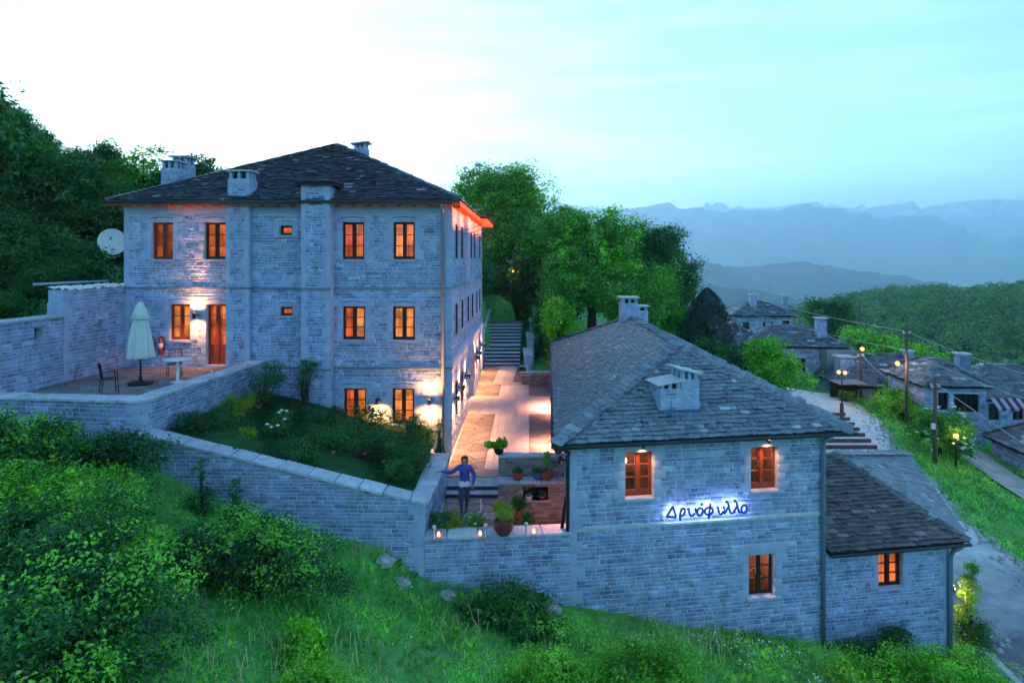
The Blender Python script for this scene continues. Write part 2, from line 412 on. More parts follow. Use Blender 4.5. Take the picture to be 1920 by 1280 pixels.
def slates(P, E0, E1, T0, T1, expo=.17, ww=(.2, .46), thick=.022, seed=1, over=1.9):
    r = np.random.default_rng(seed)
    E0, E1, T0, T1 = [np.array(x, float) for x in (E0, E1, T0, T1)]
    sl = np.linalg.norm((T0 + T1) / 2 - (E0 + E1) / 2)
    if np.linalg.norm(T1 - T0) < .01:    # triangle: slope height
        e = (E1 - E0) / np.linalg.norm(E1 - E0); w = T0 - E0; sl = np.linalg.norm(w - e * w.dot(e))
    n = max(2, int(round(sl / expo)))
    for i in range(n):
        v = i / n; v2 = min(1, (i + over) / n); vm = (i + .5) / n
        a = E0 + (T0 - E0) * v; b = E1 + (T1 - E1) * v
        a2 = E0 + (T0 - E0) * vm; b2 = E1 + (T1 - E1) * vm
        ln = np.linalg.norm(b - a)
        if ln < .15: continue
        ex = (b - a) / ln
        u = -r.uniform(0, .2)
        while u < ln - .03:
            w = r.uniform(*ww); ua = max(u, 0); ub = min(u + w, ln)
            if ln - ub < .1: ub = ln
            if ub - ua > .05:
                f = (ua + ub) / 2 / ln
                p = a + (b - a) * f; q0 = a2 + (b2 - a2) * f
                es = (T0 + (T1 - T0) * f) - (E0 + (E1 - E0) * f) if np.linalg.norm(T1 - T0) > .01 else T0 - (E0 + E1) / 2
                es = es - ex * es.dot(ex); es /= np.linalg.norm(es)
                nrm = np.cross(ex, es)
                if nrm[2] < 0: nrm = -nrm
                tl = math.atan2(thick + .02, expo) * r.uniform(.7, 1.25)
                es2 = es * math.cos(tl) - nrm * math.sin(tl); n2 = nrm * math.cos(tl) + es * math.sin(tl)
                t = thick * r.uniform(.75, 1.35)
                ln2 = expo * (v2 - v) * n * 1.0
                jz = r.normal(0, .012)
                P.add(p + nrm * (thick * .9 + .028 + r.uniform(-.008, .01)) + es * jz, np.column_stack([ex, es2, n2]), (ub - ua - .008, max(.1, ln2), t), nrm)
            u += w if ub < ln else 99
            u = max(u, ub)
def cap_slates(P, A, B, side, n=None, w=.42, ln=.36, thick=.03, seed=3, lift=.05):
    """overlapping slabs laid along a hip or ridge from the lower end A to the upper end B, tilted to one side"""
    r = np.random.default_rng(seed); A = np.array(A, float); B = np.array(B, float); d = B - A; L0 = np.linalg.norm(d); d /= L0
    n = n or int(L0 / ln / .72)
    side = np.array(side, float); side -= d * side.dot(d); side /= np.linalg.norm(side); nr = np.cross(side, d)
    if nr[2] < 0: nr = -nr
    for i in range(n):
        p = A + d * (L0 * i / n) + nr * lift + side * r.normal(0, .015)
        a = r.normal(0, .05); s2 = side * math.cos(a) + d * math.sin(a); d2 = d * math.cos(a) - side * math.sin(a)
        tl = -.10; d3 = d2 * math.cos(tl) + nr * math.sin(tl); n3 = nr * math.cos(tl) - d2 * math.sin(tl)
        P.add(p, np.column_stack([s2, d3, n3]), (w * r.uniform(.85, 1.15), ln * r.uniform(1.0, 1.25), thick), n3)

# ------------------------------------------------------------------ walls with openings, windows, doors
def wall_sheet(mb, fr, u0, u1, z0, z1, ops=(), reveal=.26, mat=0):
    us = sorted(set([u0, u1] + [x for o in ops for x in o[:2]])); zs = sorted(set([z0, z1] + [x for o in ops for x in o[2:4]]))
    us = [u for u in us if u0 <= u <= u1]; zs = [z for z in zs if z0 <= z <= z1]
    for a, b in zip(us, us[1:]):
        for c, d in zip(zs, zs[1:]):
            um, zm = (a + b) / 2, (c + d) / 2
            if any(o[0] < um < o[1] and o[2] < zm < o[3] for o in ops): continue
            mb.quad(fr.p(a, 0, c), fr.p(b, 0, c), fr.p(b, 0, d), fr.p(a, 0, d), mat)
    for (a, b, c, d) in ops:
        for (p, q) in (((a, c), (b, c)), ((b, c), (b, d)), ((b, d), (a, d)), ((a, d), (a, c))):
            mb.quad(fr.p(p[0], 0, p[1]), fr.p(q[0], 0, q[1]), fr.p(q[0], -reveal, q[1]), fr.p(p[0], -reveal, p[1]), mat)
def surround(P, fr, a, b, c, d, w1=.19, w2=.33, bh=.3, lintel=.27, seed=1, proud=.036, arch=True):
    """dressed blocks down both sides of an opening, lintel above"""
    n = max(1, int(round((d - c) / bh))); h = (d - c) / n
    for i in range(n):
        w = w1 if i % 2 else w2
        for sgn, e in ((-1, a), (1, b)):
            P.add(fr.p(e + sgn * w / 2, 0, c + h * (i + .5)), fr.R, (w, proud, h - .006), fr.ey)
    tot = b - a + 2 * w2
    for k in range(3):
        w = tot / 3; P.add(fr.p(a - w2 + w * (k + .5), 0, d + lintel / 2), fr.R, (w - .006, proud, lintel), fr.ey)
def quoins(P, fr, e, sgn, z0, z1, w1=.2, w2=.36, bh=.32, proud=.036, off=0):
    n = int((z1 - z0) / bh); h = (z1 - z0) / n
    for i in range(n):
        w = w1 if (i + off) % 2 else w2
        P.add(fr.p(e + sgn * w / 2, 0, z0 + h * (i + .5)), fr.R, (w, proud, h - .006), fr.ey)
PANE_CACHE = {}
def pane_mesh(w, h):
    k = (round(w, 3), round(h, 3))
    if k not in PANE_CACHE:
        PANE_CACHE[k] = mesh_np('pane', [(-w / 2, 0, -h / 2), (w / 2, 0, -h / 2), (w / 2, 0, h / 2), (-w / 2, 0, h / 2), (-w / 2, -.006, -h / 2), (w / 2, -.006, -h / 2), (w / 2, -.006, h / 2), (-w / 2, -.006, h / 2)],
                                [(0, 1, 2, 3), (7, 6, 5, 4)], M['glass'])
    return PANE_CACHE[k]
def curtain(parent, fr, a, b, c, d, dep, material, seed=0, pleats=9):
    mb = MB(); n = pleats * 8; r = random.Random(seed); ph = r.random() * 6
    ps = []
    for i in range(n + 1):
        u = a + (b - a) * i / n; q = dep - .018 * math.sin(2 * math.pi * pleats * i / n + ph) - .008 * math.sin(5 * i / n + ph)
        ps += [fr.p(u, q, c), fr.p(u, q, d)]
    mb.add(ps, [(2 * i, 2 * i + 2, 2 * i + 3, 2 * i + 1) for i in range(n)])
    return obj('curtain', mb, material, parent)
def window(parent, fr, a, b, c, d, cur='cur_orange', wood='wooddark', dep=-.14, rows=3, cols=2, stile=.085, sill=True, seed=0, name='window', kick=0, cur2=None, bot=.07):
    mb = MB(); t = .055; f0, f1 = dep - .06, dep
    mb.box(a, a + t, f0, f1, c, d, fr); mb.box(b - t, b, f0, f1, c, d, fr)
    mb.box(a + t, b - t, f0, f1, d - t, d, fr); mb.box(a + t, b - t, f0, f1, c, c + bot, fr)
    ia, ib, ic, idd = a + t, b - t, c + bot, d - t
    if cols == 2:
        m = (ia + ib) / 2; mb.box(m - stile / 2, m + stile / 2, f0 + .005, f1 + .012, ic, idd, fr); leaves = [(ia, m - stile / 2), (m + stile / 2, ib)]
    else: leaves = [(ia, ib)]
    inner = .028; zz = ic + kick
    if kick:
        for (p, q) in leaves: mb.box(p, q, f0 + .01, f1 - .012, ic, zz, fr)
    panes = []
    for (p, q) in leaves:
        mb.box(p, p + inner, f0 + .008, f1 - .006, zz, idd, fr); mb.box(q - inner, q, f0 + .008, f1 - .006, zz, idd, fr)
        h = (idd - zz) / rows
        for k in range(rows):
            lo = zz + k * h
            mb.box(p + inner, q - inner, f0 + .012, f1 - .01, lo - .012, lo + .014, fr)
            panes.append((p + inner, q - inner, lo + .014, lo + h - .012))
        mb.box(p + inner, q - inner, f0 + .012, f1 - .01, idd - .024, idd, fr)
    o = obj(name, mb, M[wood], parent)
    for (p, q, x, y) in panes:
        g = bpy.data.objects.new('pane', pane_mesh(q - p, y - x)); COL.objects.link(g); g.parent = o
        Mx = np.eye(4); Mx[:3, :3] = fr.R; Mx[:3, 3] = fr.p((p + q) / 2, dep - .03, (x + y) / 2) - ORG[o.name]
        g.matrix_local = Matrix(Mx.tolist())
    if cur:
        if cur2:
            m = (a + b) / 2
            curtain(o, fr, a - .2, m + .06, c - .25, d + .1, dep - .16, M[cur], seed, 6); curtain(o, fr, m + .06, b + .25, c - .25, d + .1, dep - .16, M[cur2], seed + 1, 6)
        else: curtain(o, fr, a - .2, b + .25, c - .25, d + .1, dep - .16, M[cur], seed, 12)
    if sill:
        s = MB(); s.box(a - .05, b + .05, -.1, .075, c - .07, c - .002, fr); obj('sill', s, M['ashlar'], o)
    return o
def lintel_arch(parent, fr, a, b, z):
    """thin relieving arch line of slate let into the lintel"""
    mb = MB(); n = 8; m = (a + b) / 2
    for i in range(n):
        x0, x1 = a - .03 + (b - a + .06) * i / n, a - .03 + (b - a + .06) * (i + 1) / n
        f = lambda x: z + .045 * (1 - abs((x - m) / (b - a) * 2) ** 1.4)
        mb.quad(fr.p(x0, .0385, f(x0)), fr.p(x1, .0385, f(x1)), fr.p(x1, .0385, f(x1) + .022), fr.p(x0, .0385, f(x0) + .022))
    return obj('relieving_arch', mb, M['gutter'], parent)
def spot(parent, name, pos, dirv, energy, col=(1, .55, .22), ang=95, blend=1.0, size=.04):
    l = bpy.data.lights.new(name, 'SPOT'); l.energy = energy; l.color = col; l.spot_size = math.radians(ang); l.spot_blend = blend; l.shadow_soft_size = size
    o = bpy.data.objects.new(name, l); COL.objects.link(o)
    o.parent = parent; o.location = Vector(np.array(pos) - ORG[parent.name]); o.rotation_euler = Vector(dirv).to_track_quat('-Z', 'Y').to_euler()
    return o
def point(parent, name, pos, energy, col=(1, .6, .28), size=.05):
    l = bpy.data.lights.new(name, 'POINT'); l.energy = energy; l.color = col; l.shadow_soft_size = size
    o = bpy.data.objects.new(name, l); COL.objects.link(o); o.parent = parent; o.location = Vector(np.array(pos) - ORG[parent.name]); return o
def wall_lamp(fr, u, z, label, up=60, down=60, col=(1, .52, .2), group='up and down wall lamps', out=.12, h=.2, r=.055, ang=100):
    c = fr.p(u, out, z)
    t = thing('wall_lamp', label, 'wall lamp', fr.p(u, 0, z), group)
    mb = MB(); mb.lathe((c[0], c[1], c[2] - h / 2), [(r * .8, 0.012), (r, 0), (r, h), (r * .8, h - .012)], 14); obj('housing', mb, M['lampbody'], t, True)
    mb = MB(); mb.box(u - .018, u + .018, 0, out - r * .6, z - .025, z + .025, fr); mb.box(u - .05, u + .05, 0, .015, z - .06, z + .06, fr); obj('bracket', mb, M['lampbody'], t)
    n = fr.ey * .16
    if up:
        mb = MB(); mb.lathe((c[0], c[1], c[2] + h / 2 - .014), [(r * .78, 0), (r * .7, .016), (.004, .022)], 12); obj('lens', mb, M['bulb'], t, True)
        spot(t, 'up_light', c + np.array([0, 0, h / 2 + .03]), (-n[0], -n[1], 1), up, col, ang)
    if down:
        mb = MB(); mb.lathe((c[0], c[1], c[2] - h / 2 - .008), [(.004, 0), (r * .7, .006), (r * .78, .022)], 12); obj('lens', mb, M['bulb'], t, True)
        spot(t, 'down_light', c - np.array([0, 0, h / 2 + .03]), (-n[0], -n[1], -1), down, col, ang)
    return t
# ------------------------------------------------------------------ ground
CTRL = np.array([  # x, y, z of the natural ground
 (-14,16.2,-4.5),(-11.5,16.0,-4.75),(-9.6,15.9,-5.2),(-7.5,15.8,-6.2),(-5,15.8,-7.05),(-3.2,15.8,-7.5),(-2.3,15.7,-8.1),(1.2,16.1,-8.9),(4.5,16.5,-9.7),(8.5,17.1,-10.6),(12.3,17.6,-11.3),
 (-6.6,8.3,-6.3),(-4,10.5,-7.4),(0,13,-8.65),(4,13,-9.4),(8,13.5,-10.2),(12,15,-11.0),(-10,10,-5.6),(-14,10,-4.6),(-3,4,-7.6),(6,4,-9.4),(-14,2,-5),(14,4,-11),(0,-20,-8),(-30,-20,-2),(30,-20,-13),
 (-20,16,-2.4),(-30,16,1.5),(-16.5,19,-1.9),(-15.5,22.8,-1.15),(-17,26,-.8),(-20,32,.6),(-28,35,3.2),(-40,40,5.5),(-16,34,.8),(-15,44,1.6),(-28,55,4.0),(-10,55,1.5),(-4,44,-2.6),(-3,52,-1.2),(-50,20,7),(-60,60,8),
 (16,19.5,-11.35),(14.2,16.2,-11.3),(14,21,-11.25),(18.6,23.3,-11.25),(20.3,31.2,-10.95),(23.7,41,-10.6),(16.5,27,-11.0),(18.5,35,-10.6),(20.5,42,-10.35),(22.5,47.5,-10.25),(27,50,-10.6),
 (21.5,23.5,-12.2),(24,31,-12.2),(27,40,-11.6),(30,30,-13.4),(33,42,-12.6),(40,40,-14.5),(25,22,-13),(24,53,-10.7),(30,55,-11.3),(22,62,-9.5),(30,70,-10.5),(42,75,-13.5),(50,50,-16),(36,22,-16),(60,100,-26),(30,100,-16),(0,110,-4),(-30,110,4),(80,60,-30),
 (2,50,-4.9),(6,46,-5.2),(10,46,-6.6),(14,50,-7.6),(3.5,40,-6.2),(3.2,36.5,-6.6),(9,38,-7.6),(12,60,-6.8),(16,62,-7.4),(11,30,-10.7),(13,34,-10.5),(14,40,-10.0),(-6,20,-6.1),(-9,20,-5.2),(-4,22.3,-6.5),(-3,19,-6.6),
], float)
def rbf_fit(C):
    n = len(C); d = np.linalg.norm(C[:, None, :2] - C[None, :, :2], axis=2)
    A = np.zeros((n + 3, n + 3)); A[:n, :n] = d + np.eye(n) * .4; A[:n, n] = 1; A[:n, n + 1:] = C[:, :2]; A[n, :n] = 1; A[n + 1:, :n] = C[:, :2].T
    return np.linalg.solve(A, np.concatenate([C[:, 2], [0, 0, 0]]))
RB = rbf_fit(CTRL)
def vnoise(x, y, s, seed=0):
    r = np.random.default_rng(seed); G = r.random((64, 64)); x = np.asarray(x, float) / s; y = np.asarray(y, float) / s
    xi = np.floor(x).astype(int); yi = np.floor(y).astype(int); fx = x - xi; fy = y - yi; fx = fx * fx * (3 - 2 * fx); fy = fy * fy * (3 - 2 * fy)
    g = lambda i, j: G[i % 64, j % 64]
    return (g(xi, yi) * (1 - fx) + g(xi + 1, yi) * fx) * (1 - fy) + (g(xi, yi + 1) * (1 - fx) + g(xi + 1, yi + 1) * fx) * fy - .5
def gz(x, y, rough=True):
    x = np.atleast_1d(np.asarray(x, float)); y = np.atleast_1d(np.asarray(y, float))
    out = np.empty(len(x))
    for i in range(0, len(x), 20000):
        xx, yy = x[i:i + 20000], y[i:i + 20000]
        d = np.hypot(xx[:, None] - CTRL[None, :, 0], yy[:, None] - CTRL[None, :, 1])
        out[i:i + 20000] = d @ RB[:-3] + RB[-3] + xx * RB[-2] + yy * RB[-1]
    rr = np.hypot(x, y)
    out = np.clip(out, -60, 40)
    k = np.clip((rr - 110) / 700, 0, 1); k = k * k * (3 - 2 * k)
    far = -210 - 120 * np.clip((rr - 900) / 3000, 0, 1)
    out = out * (1 - k) + far * k
    if rough:
        out += vnoise(x, y, 1.7, 3) * .10 * np.clip(rr / 10, 0, 1) + vnoise(x, y, 40, 5) * np.clip((rr - 120) / 60, 0, 25)
    return out
def build_ground():
    na = 420; rad = np.concatenate([np.linspace(1.5, 60, 118), np.geomspace(61, 9800, 60)])
    a = np.linspace(0, 2 * math.pi, na, endpoint=False); RR, AA = np.meshgrid(rad, a, indexing='ij')
    X = (RR * np.sin(AA)).ravel(); Y = (RR * np.cos(AA)).ravel()
    Z = gz(X, Y)
    # cut the building pads into the slope: below the courtyard, the landing, the terrace and the house floors
    def inside(x0, x1, y0, y1): return (X > x0) & (X < x1) & (Y > y0) & (Y < y1)
    for (b, lev) in (((-2.6, 2.3, 19.9, 36.5), -7.4), ((-2.1, 1.6, 16.4, 20.4), -8.6), ((-14.2, -2.4, 22.7, 39), -7.4), ((-14.75, -8.6, 16.5, 23.2), -4.6), ((1.6, 9.4, 17.6, 36), -10.6), ((9, 13.6, 18.6, 25), -11.4), ((-1.9, 1.2, 35, 40.2), -7.1), ((-1.9, .6, 40, 43.2), -7.0), ((-1.9, .9, 43, 49), -6), ((.3, 2.6, 35.3, 51), -6.9)):
        k = inside(*b); Z[k] = np.minimum(Z[k], lev)
    V = np.column_stack([X, Y, Z]); V = np.vstack([V, [[0, 0, float(gz([0.], [0.])[0])]]])
    i = np.arange(len(rad) - 1)[:, None]; j = np.arange(na)[None, :]; jn = (j + 1) % na
    Fq = np.stack([i * na + j + 0 * i, i * na + jn, (i + 1) * na + jn, (i + 1) * na + j], -1).reshape(-1, 4)[:, ::-1]
    me = mesh_np('ground', V, Fq, M['ground'], True)
    o = link('ground', me); o['kind'] = 'structure'; return o
build_ground()

# far land: crest lines read as (bearing in photograph pixels, crest height) turned into hills with depth
def hill(name, crest, Yc, foot, depth, material, seed, rough, nx=260, ny=46, back=1.2):
    px = np.array([c[0] for c in crest], float); py = np.array([c[1] for c in crest], float)
    xs = np.linspace(px[0], px[-1], nx); cy = np.interp(xs, px, py)
    X0 = (xs - CX) / F * Yc; zc = -(cy - HY) / F * Yc
    t = np.linspace(0, back, ny); V = []
    for tt in t:
        Yt = Yc - depth * (1 - tt); k = math.sin(min(tt, 2 - tt) * math.pi / 2) ** 1.15
        z = foot + (zc - foot) * k
        amp = rough * math.sin(min(1, tt) * math.pi) ** .7
        z = z + amp * (vnoise(X0, np.full(nx, Yt), depth * .23, seed) + .5 * vnoise(X0, np.full(nx, Yt), depth * .09, seed + 1) + .3 * vnoise(X0, np.full(nx, Yt), depth * .035, seed + 2)) + rough * .10 * vnoise(X0, np.full(nx, Yt), depth * .04, seed + 4) * min(1, tt)
        V.append(np.column_stack([X0, np.full(nx, Yt), z]))
    V = np.concatenate(V); i = np.arange(ny - 1)[:, None]; j = np.arange(nx - 1)[None, :]
    Fq = np.stack([i * nx + j, i * nx + j + 1, (i + 1) * nx + j + 1, (i + 1) * nx + j], -1).reshape(-1, 4)
    o = link(name, mesh_np(name, V, Fq, material, True)); o['kind'] = 'structure'; return o, V, nx, ny
def hill_mat(name, c1, c2, scale, snow=False):
    m, t, N, K = mat(name); n1 = noise(t, scale, 8, .65)
    c = ramp(t, n1, [(.35, c1), (.65, c2)])
    if snow:
        g = N('ShaderNodeNewGeometry'); sx = N('ShaderNodeSeparateXYZ'); K(g.outputs['Position'], sx.inputs[0])
        k = N('ShaderNodeMath'); k.operation = 'MULTIPLY'; K(mrange(t, sx.outputs[2], 420, 640, 0, 1), k.inputs[0]); K(mrange(t, noise(t, .004, 6, .7), .5, .56, 0, 1), k.inputs[1])
        c = mul(t, c, (.8, .82, .85), k.outputs[0], 'MIX')
    d = N('ShaderNodeBsdfDiffuse'); K(c, d.inputs[0]); K(d.outputs[0], N('ShaderNodeOutputMaterial').inputs[0]); return m
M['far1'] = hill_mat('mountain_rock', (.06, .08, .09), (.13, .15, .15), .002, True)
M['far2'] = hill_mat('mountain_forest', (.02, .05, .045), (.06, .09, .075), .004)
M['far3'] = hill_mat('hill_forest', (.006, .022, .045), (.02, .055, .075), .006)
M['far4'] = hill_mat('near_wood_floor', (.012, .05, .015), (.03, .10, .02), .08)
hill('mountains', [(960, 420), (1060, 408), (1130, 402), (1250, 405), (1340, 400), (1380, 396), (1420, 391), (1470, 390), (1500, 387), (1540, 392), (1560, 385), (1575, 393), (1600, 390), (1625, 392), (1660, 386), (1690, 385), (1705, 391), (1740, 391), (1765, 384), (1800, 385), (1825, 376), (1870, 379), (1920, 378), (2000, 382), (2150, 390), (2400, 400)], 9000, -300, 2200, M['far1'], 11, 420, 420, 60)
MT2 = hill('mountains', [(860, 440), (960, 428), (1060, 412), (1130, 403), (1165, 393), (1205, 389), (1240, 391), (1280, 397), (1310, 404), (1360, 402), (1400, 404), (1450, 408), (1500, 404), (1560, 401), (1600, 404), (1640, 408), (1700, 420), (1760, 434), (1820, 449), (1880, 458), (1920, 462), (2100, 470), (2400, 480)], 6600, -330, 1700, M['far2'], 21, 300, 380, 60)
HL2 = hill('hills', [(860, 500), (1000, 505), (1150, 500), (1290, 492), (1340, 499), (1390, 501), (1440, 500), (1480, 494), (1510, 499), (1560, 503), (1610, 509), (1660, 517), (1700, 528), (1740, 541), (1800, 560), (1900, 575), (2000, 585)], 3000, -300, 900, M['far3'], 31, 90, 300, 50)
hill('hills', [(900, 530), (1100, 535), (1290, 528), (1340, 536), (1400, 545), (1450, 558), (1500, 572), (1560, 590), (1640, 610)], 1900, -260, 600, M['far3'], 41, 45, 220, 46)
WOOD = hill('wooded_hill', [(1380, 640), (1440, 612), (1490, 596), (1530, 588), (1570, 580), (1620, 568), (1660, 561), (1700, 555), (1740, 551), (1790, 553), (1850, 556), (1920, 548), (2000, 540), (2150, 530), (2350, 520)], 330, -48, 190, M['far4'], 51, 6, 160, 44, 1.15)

# lights of far villages on those slopes
def slope_point(H, px, py):
    _, V, nx, ny = H; G = V.reshape(ny, nx, 3); j = int(np.argmin(np.abs(CX + F * G[ny // 2, :, 0] / G[ny // 2, :, 1] - px))); q = HY - F * G[:, j, 2] / G[:, j, 1]
    return G[int(np.argmin(np.abs(q - py))), j]
rv = np.random.default_rng(17); lm_ = MB()
for (H, x0, x1, y0, y1, n) in ((MT2, 1498, 1545, 462, 467, 14), (MT2, 1600, 1690, 472, 482, 4), (MT2, 1585, 1680, 486, 492, 14)):
    for k in range(n):
        p = slope_point(H, rv.uniform(x0, x1), rv.uniform(y0, y1)) + np.array((rv.uniform(-30, 30), -25, rv.uniform(3, 12))); s_ = rv.uniform(.9, 2.4); lm_.box(p[0] - s_, p[0] + s_, p[1] - s_, p[1] + s_, p[2] - s_ * .6, p[2] + s_ * .6)
M['farlight'] = emission('far_window_light', (1, .9, .75), 1.6)
o_ = obj('village_lights', lm_, M['farlight'], None, kind='stuff'); tag(o_, 'tiny lights of far villages on the blue mountain slopes', 'lights')
# ------------------------------------------------------------------ paving by clipped cells
def clip(poly, n, c):
    out = []
    for i in range(len(poly)):
        p, q = poly[i], poly[(i + 1) % len(poly)]; a, b = p.dot(n) - c, q.dot(n) - c
        if a <= 0: out.append(p)
        if a * b < 0: out.append(p + (q - p) * (a / (a - b)))
    return out
def crazy_paving(parent, quad, spacing, z, material, name='flagstone', gap=.03, t=.03, seed=1, jit=.46, most=300):
    r = np.random.default_rng(seed); Q = [np.array(q, float) for q in quad]
    lx = np.linalg.norm(Q[1] - Q[0]); ly = np.linalg.norm(Q[3] - Q[0]); nx = max(1, round(lx / spacing)); ny = max(1, round(ly / spacing))
    pts = []
    for i in range(nx):
        for j in range(ny):
            u = (i + .5 + r.uniform(-jit, jit)) / nx; v = (j + .5 + r.uniform(-jit, jit)) / ny
            pts.append(Q[0] * (1 - u) * (1 - v) + Q[1] * u * (1 - v) + Q[2] * u * v + Q[3] * (1 - u) * v)
    pts = np.array(pts)
    for i, p in enumerate(pts):
        poly = list(Q)
        d = np.linalg.norm(pts - p, axis=1)
        for j in np.argsort(d)[1:14]:
            m = (pts[j] + p) / 2; n = (pts[j] - p) / (np.linalg.norm(pts[j] - p) + 1e-9)
            poly = clip(poly, n, m.dot(n) - gap / 2)
            if len(poly) < 3: break
        if len(poly) < 3: continue
        c = sum(poly) / len(poly); zz = z + r.uniform(-.006, .006)
        a = [c + (q - c) * .985 for q in poly]; b = poly
        n = len(poly); mb = MB()
        mb.add([(q[0], q[1], zz + t) for q in a] + [(q[0], q[1], zz + t - .008) for q in b] + [(q[0], q[1], zz - .01) for q in b],
               [tuple(range(n))] + [(k, n + k, n + (k + 1) % n, (k + 1) % n) for k in range(n)] + [(n + k, 2 * n + k, 2 * n + (k + 1) % n, n + (k + 1) % n) for k in range(n)])
        obj(name, mb, material, parent)
def setts(parent, quad, z, w=.26, l=.55, seed=2, t=.03):
    r = np.random.default_rng(seed); Q = [np.array(q, float) for q in quad]; lx = np.linalg.norm(Q[1] - Q[0]); ly = np.linalg.norm(Q[3] - Q[0])
    mb = MB(); nx = max(1, round(lx / w))
    P = lambda u, v: Q[0] * (1 - u) * (1 - v) + Q[1] * u * (1 - v) + Q[2] * u * v + Q[3] * (1 - u) * v
    for i in range(nx):
        v = -r.uniform(0, l / ly)
        while v < 1:
            e = v + r.uniform(.7, 1.4) * l / ly; a, b = max(v, 0), min(e, 1); g = .006 / ly; gx = .006 / lx
            if b - a > 3 * g:
                p = [P(i / nx + gx, a + g), P((i + 1) / nx - gx, a + g), P((i + 1) / nx - gx, b - g), P(i / nx + gx, b - g)]
                mb.slab([(q[0], q[1], z + t + r.uniform(-.003, .003)) for q in p], t + .02)
            v = e
    o = obj('paving_setts', mb, M['sett'], parent, kind='stuff'); return o
# ------------------------------------------------------------------ the guesthouse (three storeys, left)
TH = math.radians(1.385); MO = np.array([-2.15, 22.64, 0.0])
MX = np.array([math.cos(TH), -math.sin(TH), 0]); MY = np.array([math.sin(TH), math.cos(TH), 0])
def ML(x, y, z): return MO + MX * x + MY * y + np.array([0, 0, z])
MF = Frame(MO, MX, -MY); MS = Frame(MO, MY, MX)
MLF = Frame(MO, MX, MY)                       # plain local axes of the guesthouse
GW, GD = 11.74, 15.3                          # width, depth
def chimney(parent, P, B, fr, x0, x1, y0, y1, z0, z1, hz=.26, over=.13, tilt=0.0, capt=.05, nf=2, nsd=2, seed=1, lead=False):
    """stone stack with an open smoke chamber of little piers under a slab; fr gives plain local axes"""
    mb = MB(); mb.box(x0, x1, y0, y1, z0, z1, fr); o = obj('chimney', mb, M['mortar'], parent)
    faces = [(Frame(fr.p(x0, y0, 0), fr.ex, -fr.ey), x1 - x0), (Frame(fr.p(x1, y0, 0), fr.ey, fr.ex), y1 - y0), (Frame(fr.p(x0, y0, 0), fr.ey, -fr.ex), y1 - y0)]
    for k, (f2, w) in enumerate(faces):
        course_stones(P, f2, .02, w - .02, z0, z1, seed=seed + k, ww=(.14, .32), dd=(.012, .022))
        for e, s in ((0, 1), (w, -1)): quoins(B, f2, e, s, z0, z1, .16, .27, .24, .028, k)
    inner = MB(); inner.box(x0 + .12, x1 - .12, y0 + .12, y1 - .12, z1 + .002, z1 + hz * .55, fr); obj('flue', inner, M['darkhole'], o)
    ca = math.tan(tilt)
    for (a, b) in [(x, y) for x in np.linspace(x0 + .07, x1 - .07, nf + 1) for y in np.linspace(y0 + .07, y1 - .07, nsd + 1) if x in (x0 + .07, x1 - .07) or y in (y0 + .07, y1 - .07)]:
        pm = MB(); pm.box(a - .05, a + .05, b - .06, b + .06, z1 + .002, z1 + hz + (a - (x0 + x1) / 2) * ca - .01, fr); obj('pier', pm, M['ashlar'], o)
    zc = lambda x: z1 + hz + (x - (x0 + x1) / 2) * ca
    cm = MB(); A, Bx, C, D = (x0 - over, y0 - over), (x1 + over, y0 - over), (x1 + over, y1 + over), (x0 - over, y1 + over)
    cm.slab([fr.p(q[0], q[1], zc(q[0]) + capt) for q in (A, Bx, C, D)], capt); obj('cap_slab', cm, M['cap'], o)
    if lead:
        lm = MB(); lm.box(x0 - .055, x1 + .055, y0 - .055, y1 + .02, z0 + .08, z0 + .44, fr); obj('lead_flashing', lm, M['lead'], o)
    return o

